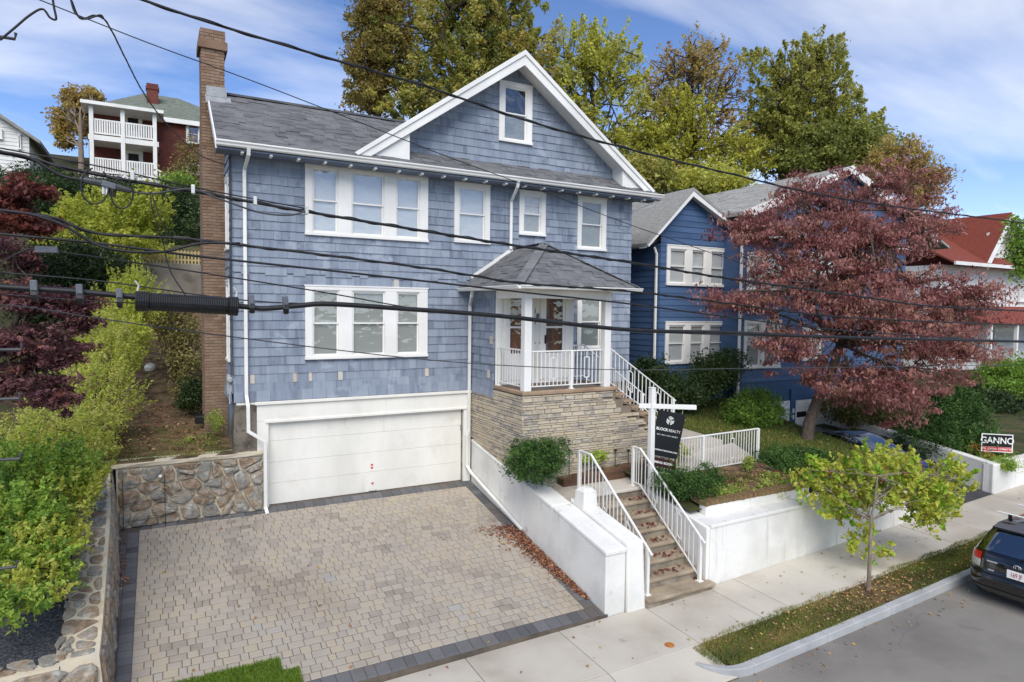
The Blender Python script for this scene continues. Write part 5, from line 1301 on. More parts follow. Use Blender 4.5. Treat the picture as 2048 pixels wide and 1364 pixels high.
boards(NB, FBL, -3.2, .0, bz0, bez, .20, [(-2.9, -2.2, 5.2, 6.6), (-2.75, -2.3, 3.5, 4.1)])
mb = MB(); mb.add([(bx0,YB,bz0),(bx0,30,bz0),(bx0,30,bez),(bx0,YB,bez)], [(0,1,2,3)]); mb.build('side_wall', M['navy'], B)
# right-hand part with garage below
YGa = 15.75; XG0, XG1 = atY(1481, 600, YGa)[0], 27.5
FBR = frame_front(YGa)
rw = [W_(1488, 640, 1558, 735, YGa), W_(1604, 655, 1640, 720, YGa), W_(1494, 505, 1560, 585, YGa), W_(1620, 505, 1690, 590, YGa)]
mb = MB(); wall_holes(mb, XG0, XG1, 2.1, 7.3, [win_hole(*w) for w in rw], YGa); mb.add([(XG0,YGa,2.1),(XG0,YB+.1,2.1),(XG0,YB+.1,7.3),(XG0,YGa,7.3)], [(0,1,2,3)])
rwall = mb.build('front_wall', M['navy'], B)
NB2 = NB
boards(NB2, FBR, XG0, XG1, 2.1, 7.3, .20, rw)
NB.finish()
for w in bw:
    d = w[1]-w[0]; window(B, FB, *w, [(w[0]+.14*1, w[0]+d*.31), (w[0]+d*.40, w[0]+d*.62), (w[0]+d*.72, w[1]-.14)], ('blind','blind'), 'glass', trim=.12)
for w in rw:
    d = w[1]-w[0]; window(B, FBR, *w, [(w[0]+.12, w[0]+d*.45), (w[0]+d*.55, w[1]-.12)], ('blind','blind_grey'), 'glass', trim=.12)
window(B, FBL, -2.9, -2.2, 5.2, 6.6, [(-2.8, -2.3)]); window(B, FBL, -2.75, -2.3, 3.5, 4.1, [(-2.68, -2.37)])
# trims, roofs
mb = MB()
for s_ in (-1, 1):
    e = gel[s_]; gs_ = gsl[s_]; zt0 = bapz
    mb.prism([(bapx, YB-.36, zt0), (bapx+s_*e, YB-.36, zt0-gs_*e), (bapx+s_*(e-.10), YB-.36, zt0-gs_*e-.10), (bapx, YB-.36, zt0-.26)], (0, .05, 0))
    mb.hexa([(bapx,YB-.32,zt0-.14),(bapx+s_*e,YB-.32,zt0-.14-gs_*e),(bapx+s_*e,YB,zt0-.14-gs_*e),(bapx,YB,zt0-.14),(bapx,YB-.32,zt0-.1),(bapx+s_*e,YB-.32,zt0-.1-gs_*e),(bapx+s_*e,YB,zt0-.1-gs_*e),(bapx,YB,zt0-.1)])
mb.build('rake_board', M['white'], B)
mb = MB()
for s_ in (-1, 1):
    e = gel[s_]+.01; gs_ = gsl[s_]; z_ = bapz+.03
    mb.hexa([(bapx,YB-.38,z_-.1),(bapx+s_*e,YB-.38,z_-.1-gs_*e),(bapx+s_*e,22,z_-.1-gs_*e),(bapx,22,z_-.1),(bapx,YB-.38,z_),(bapx+s_*e,YB-.38,z_-gs_*e),(bapx+s_*e,22,z_-gs_*e),(bapx,22,z_)])
mb.build('gable_roof', M['roof_far'], B)
# main roof rising to the right, ridge along Y under the far gable apex
A2 = atY(1705, 332, YGa-.3); mb = MB(); ew = bx0-.35; s2 = (A2[2]-(bez+.02))/(A2[0]-ew)
rz_ = lambda x: bez+.02+s2*(x-ew)
for (xa, xb, ya) in ((ew, XG0-.3, YB+.35), (XG0-.3, A2[0], YGa-.3)):
    mb.hexa([(xa,ya,rz_(xa)-.12),(xb,ya,rz_(xb)-.12),(xb,23.6,rz_(xb)-.12),(xa,23.6,rz_(xa)-.12),(xa,ya,rz_(xa)),(xb,ya,rz_(xb)),(xb,23.6,rz_(xb)),(xa,23.6,rz_(xa))])
mb.hexa([(A2[0],YGa-.3,A2[2]-.1),(A2[0]+7,YGa-.3,A2[2]-.1-7*s2),(A2[0]+7,23.6,A2[2]-.1-7*s2),(A2[0],23.6,A2[2]-.1),(A2[0],YGa-.3,A2[2]),(A2[0]+7,YGa-.3,A2[2]-7*s2),(A2[0]+7,23.6,A2[2]-7*s2),(A2[0],23.6,A2[2])])
mr_ = mb.build('main_roof', M['roof_far'], B)
rt = Pieces('roof_shingle', mr_, M['roof_far'], 120); s3 = math.sqrt(1+s2*s2)
roof_tabs(rt, (ew, 0, bez+.02), (0, 1, 0), (1, 0, s2), (A2[0]-ew)*s3, lambda v: (YB+.36 if ew+v/s3 < XG0-.3 else YGa-.29, 23.5), .17, (.3, .6), t=.012)
rt.finish()
mb = MB(); mb.add([(XG0,YGa,7.3),(XG1,YGa,7.3),(XG1,YGa,A2[2]-.1-(XG1-A2[0])*s2),(A2[0],YGa,A2[2]-.1),(XG0,YGa,rz_(XG0)-.1)], [(0,1,2,3,4)]); mb.build('upper_gable', M['navy'], B)
mb = MB(); e_ = A2[0]-XG0+.3; mb.prism([(A2[0],YGa-.34,A2[2]+.02),(A2[0]-e_,YGa-.34,A2[2]+.02-e_*s2),(A2[0]-e_,YGa-.34,A2[2]-.28-e_*s2),(A2[0],YGa-.34,A2[2]-.28)], (0,.06,0)); mb.prism([(A2[0],YGa-.34,A2[2]+.02),(A2[0]+6,YGa-.34,A2[2]+.02-6*s2),(A2[0]+6,YGa-.34,A2[2]-.28-6*s2),(A2[0],YGa-.34,A2[2]-.28)], (0,.06,0)); mb.box(XG0-.1, XG1, YGa-.25, YGa, 7.22, 7.4); mb.build('cornice', M['white'], B)
mb = MB(); mb.box(ew-.1, ew+.02, YB+.3, 23.6, bez-.12, bez+.02); mb.build('gutter', M['white'], B)
mb = MB(); mb.bar((bx0-.06,YB+.25,bez-.1),(bx0-.08,YB+.1,bez-.35),.07,.06); mb.bar((bx0-.08,YB+.1,bez-.3),(bx0-.08,YB+.1,1.1),.07,.06); mb.build('downspout', M['white'], B)
MB().bar((XG0-.06,YGa-.05,7.2),(XG0-.06,YGa-.05,.9),.08,.06).build('downspout', M['white'], B)
# skylight
sk = atY(1288, 437, 19.0); 
mb = MB(); c = Vector((ew+1.15, 19.4, bez+.02+1.15*s2)); ud = Vector((0,1,0)); vd = Vector((1,0,s2)).normalized(); nd = vd.cross(ud).normalized(); nd = nd if nd.z > 0 else -nd
q = [c-ud*.35-vd*.45, c+ud*.35-vd*.45, c+ud*.35+vd*.45, c-ud*.35+vd*.45]
mb.hexa([p-nd*.05 for p in q]+[p+nd*.14 for p in q]); sko = mb.build('skylight', M['lead'], B)
q = [c-ud*.29-vd*.39+nd*.145, c+ud*.29-vd*.39+nd*.145, c+ud*.29+vd*.39+nd*.145, c-ud*.29+vd*.39+nd*.145]
MB().add(q, [(0,1,2,3)]).build('pane', M['glass_strong'], sko)
# garage
gA, gB = atY(1590, 800, YGa), atY(1657, 880, YGa); ga0, ga1, gz1 = gA[0], gB[0]-.1, gA[2]
MB().box(XG0, XG1, YGa+.01, YGa+.2, -.8, 2.1).build('basement_wall', M['navy_trim'], B)
MB().box(ga0-.3, ga1+.25, YGa-.06, YGa+.0, gz1, 1.75).build('garage_header', M['navy_trim'], B)
for q in (ga0-.32, ga1+.04): MB().box(q, q+.26, YGa-.075, YGa, -.5, gz1).build('garage_post', M['navy_trim'], B)
for (d0, d1) in ((ga0, ga1), (ga0-2.6, ga0-.34)):
    gd2 = MB().box(d0, d1, YGa-.045, YGa+.0, -.5, gz1).build('garage_door', M['white'], B)
    zb_ = -.15; hh = (gz1-zb_)/4
    for k in range(4):
        for j in range(3):
            x0_ = d0+.06+j*(d1-d0-.08)/3; x1_ = x0_+(d1-d0)/3-.1
            if k == 2 and j < 2:
                MB().add([(x0_,YGa-.05,zb_+hh*k+.08),(x1_,YGa-.05,zb_+hh*k+.08),(x1_,YGa-.05,zb_+hh*(k+1)-.08),(x0_,YGa-.05,zb_+hh*(k+1)-.08)], [(0,1,2,3)]).build('pane', M['black_print'], gd2)
            else: MB().box(x0_, x1_, YGa-.06, YGa-.045, zb_+hh*k+.08, zb_+hh*(k+1)-.08).build('panel', M['white'], gd2, bevel=.012)
for k, z_ in enumerate((.62, .86)): MB().box(ga0-.22, ga0-.14, YGa-.10, YGa-.07, z_, z_+.16).build('wall_box', M['white'], B)
# neighbour wall right of their driveway
W3 = thing('stucco_wall', 'white stuccoed wall with overhanging groundcover right of the neighbour driveway', 'wall', (21.6, 12, -.5))
mb = MB(); n = 8; V = []
for i in range(n):
    f = i/(n-1); y_ = 9.42+f*6.25; x_ = 21.32+1.1*f; zt2 = .22+.62*f
    V += [(x_,y_,-1.5),(x_+.3,y_,-1.5),(x_+.3,y_,zt2),(x_,y_,zt2)]
F = [(0,1,2,3), tuple(4*(n-1)+k for k in (3,2,1,0))]+[(i*4+a, i*4+(a+1) % 4, (i+1)*4+(a+1) % 4, (i+1)*4+a) for i in range(n-1) for a in range(4)]
mb.add(V, F); mb.build('side_run', M['stucco'], W3, bevel=.03)
xwall(W3, 'street_run', 21.34, 33, 9.40, 9.72, lambda x: .20+.015*(x-21.3), lambda x: -1.4, bev=.03)

# ------------------------------------------------------------------ red roofed house far right
Rr = thing('red_roof_house', 'white clapboard house with red shingle roof at the right edge', 'house', (42, 19, 0))
YR = 19.0
ap, rl, rr_ = atY(1998, 428, YR), atY(1950, 522, YR), atY(2041, 548, YR)
wl_, wr_ = atY(1880, 545, YR)[0], 50.0; ze = rl[2]-.35
mb = MB(); mb.box(wl_, wr_, YR, YR+10, -.5, ze); rbody = mb.build('body', M['white_siding'], Rr)
WS = Pieces('clapboard', rbody, M['white_siding'], 80); siding(WS, frame_front(YR), wl_, wr_, 0, ze, .22, (40, 41), [], t=.025, over=.02)
gcx = ap[0]; gsr = (ap[2]-rl[2])/(gcx-rl[0])
siding(WS, frame_front(YR+.1), 0, 0, rl[2]+.1, ap[2]-.3, .22, (40, 41), [], lambda z: (gcx-(ap[2]-.2-z)/gsr, gcx+(ap[2]-.2-z)/gsr), t=.025, over=.02); WS.finish()
mb = MB(); mb.add([(gcx-(ap[2]-ze)/gsr,YR+.1,ze),(gcx+(ap[2]-ze)/gsr,YR+.1,ze),(gcx,YR+.1,ap[2])], [(0,1,2)]); mb.build('gable_wall', M['white_siding'], Rr)
mb = MB()
for s_ in (-1, 1):
    e = (gcx-rl[0])+.25
    mb.hexa([(gcx,YR-.7,ap[2]-.08),(gcx+s_*e,YR-.7,ap[2]-.08-gsr*e),(gcx+s_*e,YR+9,ap[2]-.08-gsr*e),(gcx,YR+9,ap[2]-.08),(gcx,YR-.7,ap[2]+.02),(gcx+s_*e,YR-.7,ap[2]+.02-gsr*e),(gcx+s_*e,YR+9,ap[2]+.02-gsr*e),(gcx,YR+9,ap[2]+.02)])
mb.hexa([(wl_-.4,YR-.9,ze),(wr_,YR-.9,ze),(wr_,YR+.1,ze+.55),(wl_-.4,YR+.1,ze+.55),(wl_-.4,YR-.9,ze+.1),(wr_,YR-.9,ze+.1),(wr_,YR+.1,ze+.65),(wl_-.4,YR+.1,ze+.65)])
mb.hexa([(wl_-.4,YR+.1,ze+.55),(gcx,YR+.1,ze+.55),(gcx,YR+4.5,ap[2]),(wl_-.4,YR+4.5,ap[2]),(wl_-.4,YR+.1,ze+.65),(gcx,YR+.1,ze+.65),(gcx,YR+4.5,ap[2]+.05),(wl_-.4,YR+4.5,ap[2]+.05)])
pp = atY(2010, 645, YR-2); mb.hexa([(pp[0]-2,YR-2.2,pp[2]-.1),(wr_,YR-2.2,pp[2]-.1),(wr_,YR,pp[2]+.8),(pp[0]-2,YR,pp[2]+.8),(pp[0]-2,YR-2.2,pp[2]),(wr_,YR-2.2,pp[2]),(wr_,YR,pp[2]+.9),(pp[0]-2,YR,pp[2]+.9)])
rr2 = mb.build('roof', M['red_roof'], Rr)
mb = MB()
for s_ in (-1, 1):
    e = (gcx-rl[0])+.25; mb.prism([(gcx,YR-.74,ap[2]+.04),(gcx+s_*e,YR-.74,ap[2]+.04-gsr*e),(gcx+s_*(e-.1),YR-.74,ap[2]-.25-gsr*e),(gcx,YR-.74,ap[2]-.34)], (0, .06, 0))
    mb.hexa([(gcx,YR-.7,ap[2]-.15),(gcx+s_*e,YR-.7,ap[2]-.15-gsr*e),(gcx+s_*e,YR+.1,ap[2]-.15-gsr*e),(gcx,YR+.1,ap[2]-.15),(gcx,YR-.7,ap[2]-.1),(gcx+s_*e,YR-.7,ap[2]-.1-gsr*e),(gcx+s_*e,YR+.1,ap[2]-.1-gsr*e),(gcx,YR+.1,ap[2]-.1)])
mb.box(wl_-.45, wr_, YR-1.0, YR-.9, ze-.06, ze+.12); mb.build('trim', M['white'], Rr)
q = W_(1972, 466, 1995, 508, YR+.1); window(Rr, frame_front(YR+.06), *q, [(q[0]+.15, q[0]+(q[1]-q[0])*.45), (q[0]+(q[1]-q[0])*.55, q[1]-.15)], (None, None), 'glass', trim=.14, proud=.09)
for (a, b, c, d) in ((1902, 548, 1925, 600), (2036, 568, 2060, 605), (1935, 680, 1956, 720), (1985, 655, 2030, 720)):
    q = W_(a, b, c, d, YR); window(Rr, frame_front(YR-.05), *q, [(q[0]+.12, q[1]-.12)], (None, 'blind_grey'), 'glass', trim=.12, proud=.08)
for x_ in (pp[0]-1.5, pp[0]+1.2, pp[0]+4): MB().box(x_-.08, x_+.08, YR-2.1, YR-1.94, .5, pp[2]-.05).build('porch_post', M['white'], Rr)

# ------------------------------------------------------------------ brick house on the hill
K = thing('brick_house', 'red brick house with stacked white porches on the hill', 'house', (-1, 57, 14))
YK = 55.0
def kp(px, py, Y=YK): return atY(px, py, Y)
c0, c1, c2 = kp(182, 220), kp(245, 226), kp(309, 236)
zroof, zdeck, zbase = kp(245, 220)[2], kp(245, 283)[2], kp(245, 352)[2]
kx0, kx1 = kp(177, 220)[0], kp(470, 280)[0]
YW = YK+2.2
mb = MB(); mb.box(kx0-.2, kx1+1.5, YW, YW+10, zbase-4, zroof+.1); mb.build('wall', M['brick_far'], K)
mb = MB()
for c in (c0, c1, c2): mb.box(c[0]-.18, c[0]+.18, YK-.18, YK+.18, zbase-.4, zroof)
mb.build('porch_posts', M['white'], K) if False else None
for c in (c0, c1, c2): MB().box(c[0]-.13, c[0]+.13, YK-.13, YK+.13, zbase-1, zroof).build('porch_post', M['white'], K)
for (za, zb) in ((zdeck-.12, zdeck+.25), (zbase-.3, zbase)): MB().box(c0[0]-.2, c2[0]+.25, YK-.1, YW, za, zb).build('porch_deck', M['white'], K)
MB().box(c0[0]-.6, c2[0]+.6, YK-.5, YW+.2, zroof+.02, zroof+.25).build('porch_roof', M['white'], K)
for zz in (zdeck+.25, zbase):
    for (a, b) in ((c0, c1), (c1, c2)):
        h = 1.15; R_ = MB().box(a[0], b[0], YK-.05, YK+.05, zz+h-.1, zz+h).build('railing', M['white'], K)
        MB().box(a[0], b[0], YK-.05, YK+.05, zz+.1, zz+.2).build('bottom_rail', M['white'], R_)
        n = 13
        for k in range(n):
            x_ = a[0]+(k+.5)*(b[0]-a[0])/n; MB().box(x_-.05, x_+.05, YK-.04, YK+.04, zz+.2, zz+h-.1).build('baluster', M['white'], R_)
for zz in (zdeck+.25, zbase):
    x_ = kp(267, 300, YW)[0]; D_ = MB().box(x_-.62, x_+.62, YW-.1, YW, zz, zz+2.45).build('door', M['white'], K)
    MB().box(x_-.34, x_+.34, YW-.13, YW-.09, zz+1.1, zz+2.1).build('pane', M['black_print'], D_)
for (a, b, c, d) in ((372, 245, 402, 290), (372, 325, 402, 352)):
    q = W_(a, b, c, d, YW); window(K, frame_front(YW-.05), *q, [(q[0]+.15, q[1]-.15)], ('blind', 'blind'), 'glass_strong', trim=.15, proud=.1)
hp = kp(330, 205, YW+5); zr_ = zroof+.3
mb = MB(); a0, a1, b0, b1 = kx0-.5, kx1+2, YW-.4, YW+10.4; hcx = hp[0]; hz_ = kp(300, 203, YW+5)[2]
mb.add([(a0,b0,zr_),(a1,b0,zr_),(a1,b1,zr_),(a0,b1,zr_),(hcx-1.5,YW+5,hz_+.6),(hcx+1.0,YW+5,hz_+.6)], [(0,1,5,4),(1,2,5),(2,3,4,5),(3,0,4),(0,3,2,1)]); mb.build('roof', pm('green_grey_roof', [S(96,104,96), S(118,124,114)], .9, ns=3, fine=20), K)
MB().box(a0, a1, b0-.08, b0, zr_-.3, zr_+.05).build('eaves_board', M['white'], K)
cc = kp(305, 180, YW+3); zt3 = kp(305, 170, YW+3)[2]
MB().box(cc[0]-.42, cc[0]+.42, YW+2.6, YW+3.4, zr_, zt3).build('chimney', M['brick_far'], K); MB().box(cc[0]-.48, cc[0]+.48, YW+2.54, YW+3.46, zt3-.45, zt3-.25).build('chimney_cap', M['brick_far'], K)
# steps rail at right of the brick porch
a, b = kp(312, 338), kp(345, 358)
MB().bar((a[0],YK,a[2]),(b[0]+.4,YK-.5,b[2]-.2),.1,.1).build('stair_rail', M['white'], K)
for k in range(6):
    f = k/6; x_ = a[0]+(b[0]+.4-a[0])*f; z_ = a[2]+(b[2]-.2-a[2])*f; MB().box(x_-.05, x_+.05, YK-.3*f-.05, YK-.3*f+.05, z_-1.2, z_).build('stair_baluster', M['white'], K)
# white house far left
Wh = thing('white_house', 'white clapboard house with grey roof at the upper left edge', 'house', (-9, 50, 13))
YH = 48.0; e1 = atY(58, 268, YH); rg = atY(-60, 190, YH)
xr = e1[0]; hzb = atY(30, 340, YH)[2]
mb = MB(); mb.box(xr-9, xr, YH, YH+8, hzb-3, e1[2]-.1); wb = mb.build('body', M['white_siding'], Wh)
sl_ = (rg[2]-e1[2])/(e1[0]-rg[0]); mb = MB(); mb.add([(xr,YH,e1[2]-.1),(xr-9,YH,e1[2]-.1),(xr-4.6,YH,e1[2]-.1+4.6*sl_)], [(0,1,2)]); mb.build('gable_wall', M['white_siding'], Wh)
WP = Pieces('clapboard', wb, M['white_siding'], 60); siding(WP, frame_front(YH), xr-9, xr, hzb-1, e1[2], .22, (40, 41), [], t=.03, over=.02); siding(WP, frame_front(YH), 0, 0, e1[2], e1[2]+4*sl_, .22, (40, 41), [], lambda z: (xr-8, xr-(z-e1[2])/sl_), t=.03, over=.02); WP.finish()
mb = MB()
for s_ in (1, -1):
    xo = xr+.6 if s_ > 0 else xr-9.8; xm = xr-4.6
    za, zb = e1[2]-.45, e1[2]+4.6*sl_
    mb.hexa([(xm,YH-.5,zb-.15),(xo,YH-.5,za-.15),(xo,YH+8,za-.15),(xm,YH+8,zb-.15),(xm,YH-.5,zb+.05),(xo,YH-.5,za+.05),(xo,YH+8,za+.05),(xm,YH+8,zb+.05)])
mb.build('roof', pm('grey_roof_far', [S(130,128,124), S(150,148,144)], .9, ns=3, fine=20), Wh)
for (a, b, c, d) in ((-8, 258, 6, 280), (36, 268, 43, 300)):
    q = W_(a, b, c, d, YH); window(Wh, frame_front(YH-.06), *q, [(q[0]+.1, q[1]-.1)], (None, None), 'glass', trim=.1, proud=.1)
# picket fence and retaining wall behind the yard
PF = thing('picket_fence', 'tan picket fence on the concrete retaining wall behind the yard', 'fence', (.5, 30.2, 5))
YF = 30.3; zb_ = atY(350, 528, YF)[2]; zt4 = atY(350, 500, YF)[2]
x = atY(290, 510, YF)[0]
while x < 2.2:
    MB().box(x, x+.055, YF-.02, YF+.02, zb_, zt4).build('picket', M['tan_fence'], PF); x += .13
for zz in (zb_+.15, zt4-.12): MB().box(atY(290, 510, YF)[0], 2.2, YF+.02, YF+.06, zz, zz+.07).build('rail', M['tan_fence'], PF)
RW = thing('retaining_wall', 'stained grey concrete retaining wall below the tan picket fence', 'wall', (0, 30.2, 3)); MB().box(-3.5, 2.6, YF-.2, YF+.4, 1.5, zb_+.02).build('wall_slab', M['old_concrete'], RW, bevel=.03)
sheet('upper_yard', M['lawn_soil'], [-3.5, -1, 2.6], [YF+.3, 33, 36], lambda x, y: zb_+.05+max(0, (y-33))*.4)

# ------------------------------------------------------------------ cars
def car(name, label, mat, O, rotz, lev, belt, glassz, wheels, cat='car'):
    """body lofted from plan outlines: lev rows are (z, x_rear, x_front, half width, corner radius)."""
    t = thing(name, label, cat, O); MX = Matrix.Translation(O)@Matrix.Rotation(rotz, 4, 'Z')
    lev = np.array(lev, float); NS = 10
    def at(z): return [np.interp(z, lev[:, 0], lev[:, k]) for k in range(1, 5)]
    def outline(z):
        xr_, xf_, w, rc = at(z); pts = []; bow = .06
        cs = [(xf_-rc, w-rc, 0), (xr_+rc, w-rc, 90), (xr_+rc, -w+rc, 180), (xf_-rc, -w+rc, 270)]
        for (cx_, cy_, a0_) in cs:
            for k in range(NS+1):
                a = math.radians(a0_+90*k/NS); pts.append((cx_+rc*math.cos(a), cy_+rc*math.sin(a)))
        return [(x_-bow*(1-(y_/w)**2) if x_ < (xr_+xf_)/2-1 else x_, y_) for x_, y_ in pts]
    zz = []
    for a, b in zip(lev[:-1, 0], lev[1:, 0]): zz += list(np.linspace(a, b, 3)[:-1])
    zz.append(lev[-1, 0]); V = []; F = []; n = 4*(NS+1)
    for z in zz: V += [(x_, y_, z) for x_, y_ in outline(z)]
    for i in range(len(zz)-1):
        for k in range(n): F.append((i*n+k, i*n+(k+1) % n, (i+1)*n+(k+1) % n, (i+1)*n+k))
    cx_ = np.mean([p[0] for p in V[-n:]]); V.append((cx_, 0, zz[-1]+.025)); T_ = len(V)-1
    for k in range(n): F.append(((len(zz)-1)*n+k, (len(zz)-1)*n+(k+1) % n, T_))
    F.append(tuple(range(n-1, -1, -1)))
    mb = MB(); mb.add(V, F); body = mb.build('body', mat, t, smooth=True, matrix=Matrix.Translation(-Vector(O))@MX)
    body.matrix_basis = MX
    def patch(name, z0, z1, k0, k1, off, m, nz=4, parent=body):
        mb = MB(); Q = []
        for i in range(nz+1):
            z = z0+(z1-z0)*i/nz; o = outline(z); xr_, xf_, w, rc = at(z); ccx = (xr_+xf_)/2
            ks = np.linspace(k0, k1, max(2, int(abs(k1-k0))+1))
            for k in ks:
                a = int(math.floor(k)); f = k-a; p = np.array(o[a % n])*(1-f)+np.array(o[(a+1) % n])*f
                tn = np.array(o[(a+1) % n])-np.array(o[(a-1) % n]); nn = np.array([tn[1], -tn[0]]); nn = nn/max(1e-6, np.linalg.norm(nn))
                Q.append((p[0]+nn[0]*off, p[1]+nn[1]*off, z+off*.5))
        m_ = len(ks); mb.add(Q, [(i*m_+k, i*m_+k+1, (i+1)*m_+k+1, (i+1)*m_+k) for i in range(nz) for k in range(m_-1)])
        return mb.build(name, m, parent, smooth=True)
    for (wx_, wy_, wr_) in wheels:
        for s_ in (1, -1):
            g = MB(); g.lathe([(wr_*.55, -.09), (wr_*.9, -.10), (wr_, -.06), (wr_, .06), (wr_*.9, .10), (wr_*.55, .09)], (wx_, s_*wy_, wr_), 28, 'y'); w_ = g.build('wheel', M['rubber'], t, smooth=True, matrix=MX)
            g = MB(); g.lathe([(wr_*.62, -.102), (wr_*.6, -.08), (wr_*.1, -.085)] if s_ < 0 else [(wr_*.62, .102), (wr_*.6, .08), (wr_*.1, .085)], (wx_, s_*wy_, wr_), 20, 'y'); g.build('rim', M['alloy'], w_)
    return t, body, MX, outline, patch, at, n, NS
LV1 = [(.20,.14,4.15,.76,.22),(.30,.04,4.28,.84,.28),(.42,-.03,4.35,.875,.32),(.60,-.03,4.35,.885,.34),(.645,.025,4.33,.885,.34),(.80,.04,4.22,.88,.34),(.93,.07,3.95,.865,.32),(1.00,.11,3.35,.84,.30),(1.20,.30,3.02,.775,.27),(1.38,.50,2.70,.70,.25),(1.46,.58,2.55,.665,.25),(1.52,.85,2.30,.58,.30)]
zc = float(zs(14.5, 7.0))-.13
CA, body, MX, outl, patch, at_, NN, NS = car('parked_car', 'black hatchback parked at the kerb, cut by the right edge', M['carpaint_black'], (14.25, 5.82, zc), .03, LV1, .98, (1.0, 1.36), [(.72, .80, .31), (3.3, .80, .31)])
patch('rear_window', 1.03, 1.40, NS+NS*.62+1, 2*NS+1+NS*.38, .008, M['glass_car'])
for (a, b) in ((NS*1.3+1, NS+1-0), ): pass
# side windows by sampling the long sides (between corner arcs)
def side_glass(MXb, at_f, xs, z0, z1, body_, nm='side_window'):
    for s_ in (1, -1):
        for (xa, xb, xa2, xb2) in xs:
            mb = MB(); Q = []
            for i in range(5):
                z = z0+(z1-z0)*i/4; xr_, xf_, w, rc = at_f(z); f = i/4
                for j in range(2):
                    x_ = (xa+(xa2-xa)*f) if j == 0 else (xb+(xb2-xb)*f); Q.append((x_, s_*(w+.004), z))
            mb.add(Q, [(2*i, 2*i+1, 2*i+3, 2*i+2) for i in range(4)]); mb.build(nm, M['glass_car'], body_, smooth=True)
side_glass(MX, at_, [(.75, 1.35, .85, 1.35), (1.4, 2.15, 1.4, 2.1), (2.2, 2.95, 2.2, 2.6)], 1.02, 1.36, body)
for s_ in (0, 1):      # tail lamps wrap the rear corners
    k0, k1 = (NS+1+NS*.12, NS+1+NS*.86) if s_ == 0 else (2*(NS+1)+NS*.14, 2*(NS+1)+NS*.88)
    L_ = patch('tail_lamp', .70, .84, k0, k1, .012, M['clear_lens']); L2 = patch('tail_lamp', .84, .975, k0+.6, k1, .014, M['red_lens'])
patch('bumper_groove', .612, .640, NS+1+NS*.2, 2*(NS+1)+NS*.8, .004, M['black_print'])
patch('bumper_lip', .34, .37, NS+1+NS*.1, 2*(NS+1)+NS*.9, .006, M['rubber'])
RXR = MX@Matrix.Translation((0, 0, 0))
def rearM(y_, z_, off=.07): return Matrix.Translation((at_(z_)[0]-off, y_, z_))@Matrix(((0,0,-1,0),(-1,0,0,0),(0,1,0,0),(0,0,0,1)))
mb = MB(); mb.box(-.155, .155, -.078, .078, -.004, .004); mb.build('number_plate', M['white_print'], body, matrix=rearM(0, .735, .062))
text('plate_number', '169 JF', .12, M['red_print'], body, rearM(0, .73, .068), .001, .0, .66)
mb = MB(); mb.box(-.09, .09, -.012, .012, 0, .006); mb.build('badge', M['tin'], body, matrix=rearM(.42, .86, .052))
mb = MB(); mb.box(-.05, .05, -.012, .012, 0, .006); mb.build('badge', M['tin'], body, matrix=rearM(.42, .70, .055))
mb = MB()
for (a, b) in ((.062, .042), (.03, .036)):
    mb.tube([(math.cos(q)*a, math.sin(q)*b, .006) for q in np.linspace(0, 2*math.pi, 22)], .006, 5, cap=False)
mb.build('emblem', M['tin'], body, matrix=rearM(0, .885, .064))
mb = MB(); mb.box(-.2, .2, -.02, .02, 0, .012); mb.build('plate_lamp_strip', M['carpaint_black'], body, matrix=rearM(0, .845, .058), bevel=.006)
mb = MB(); mb.tube([(at_(1.02)[0]-.09, 0, 1.02), (at_(1.08)[0]-.06, -.12, 1.09), (at_(1.13)[0]-.045, -.42, 1.12)], .01, 6); mb.build('rear_wiper', M['rubber'], body)
mb = MB(); mb.hexa([(.44,-.62,1.40),(.62,-.60,1.44),(.62,.60,1.44),(.44,.62,1.40),(.42,-.62,1.44),(.66,-.60,1.50),(.66,.60,1.50),(.42,.62,1.44)]); mb.build('spoiler', M['carpaint_black'], body, bevel=.015)
for x_ in (1.05, 2.0):
    mb = MB(); mb.tube([(x_, -.74, 1.60), (x_, .78, 1.60)], .016, 8); mb.build('roof_bar', M['white'], body)
    for y_ in (-.56, .56): MB().box(x_-.02, x_+.02, y_-.03, y_+.03, 1.46, 1.60).build('bar_foot', M['black_metal'], body)
LV2 = [(.18,.12,4.35,.76,.22),(.30,.03,4.50,.84,.30),(.45,.0,4.56,.87,.34),(.66,.02,4.52,.875,.36),(.80,.10,4.35,.87,.36),(.90,.30,3.9,.85,.36),(.96,.75,3.45,.82,.32),(1.15,1.10,3.02,.74,.30),(1.32,1.45,2.60,.65,.28),(1.40,1.75,2.35,.55,.30)]
dC = lambda y: float(zs(20.3))+.004+(y-9.4)*.07
O2 = (19.75, 14.75, dC(12.5)-.14)
C2, body2, MX2, out2, patch2, at2, NN2, _ = car('parked_sedan', 'dark blue sedan parked in the neighbour driveway behind the young tree', M['carpaint_navy'], O2, -math.pi/2-.06, LV2, .93, (.95, 1.3), [(.85, .80, .31), (3.6, .80, .31)])
side_glass(MX2, at2, [(1.0, 1.7, 1.35, 1.75), (1.78, 2.5, 1.80, 2.35), (2.56, 3.3, 2.42, 2.75)], .96, 1.30, body2)
patch2('windscreen', 1.0, 1.32, 3*NS+3+NS*.55, 4*NS+4+NS*.45, .008, M['glass_car']); patch2('rear_window', 1.0, 1.32, NS+1+NS*.55, 2*NS+2+NS*.45, .008, M['glass_car'])
for c_ in (C2,):
    c_.rotation_euler = (0, 0, 0)

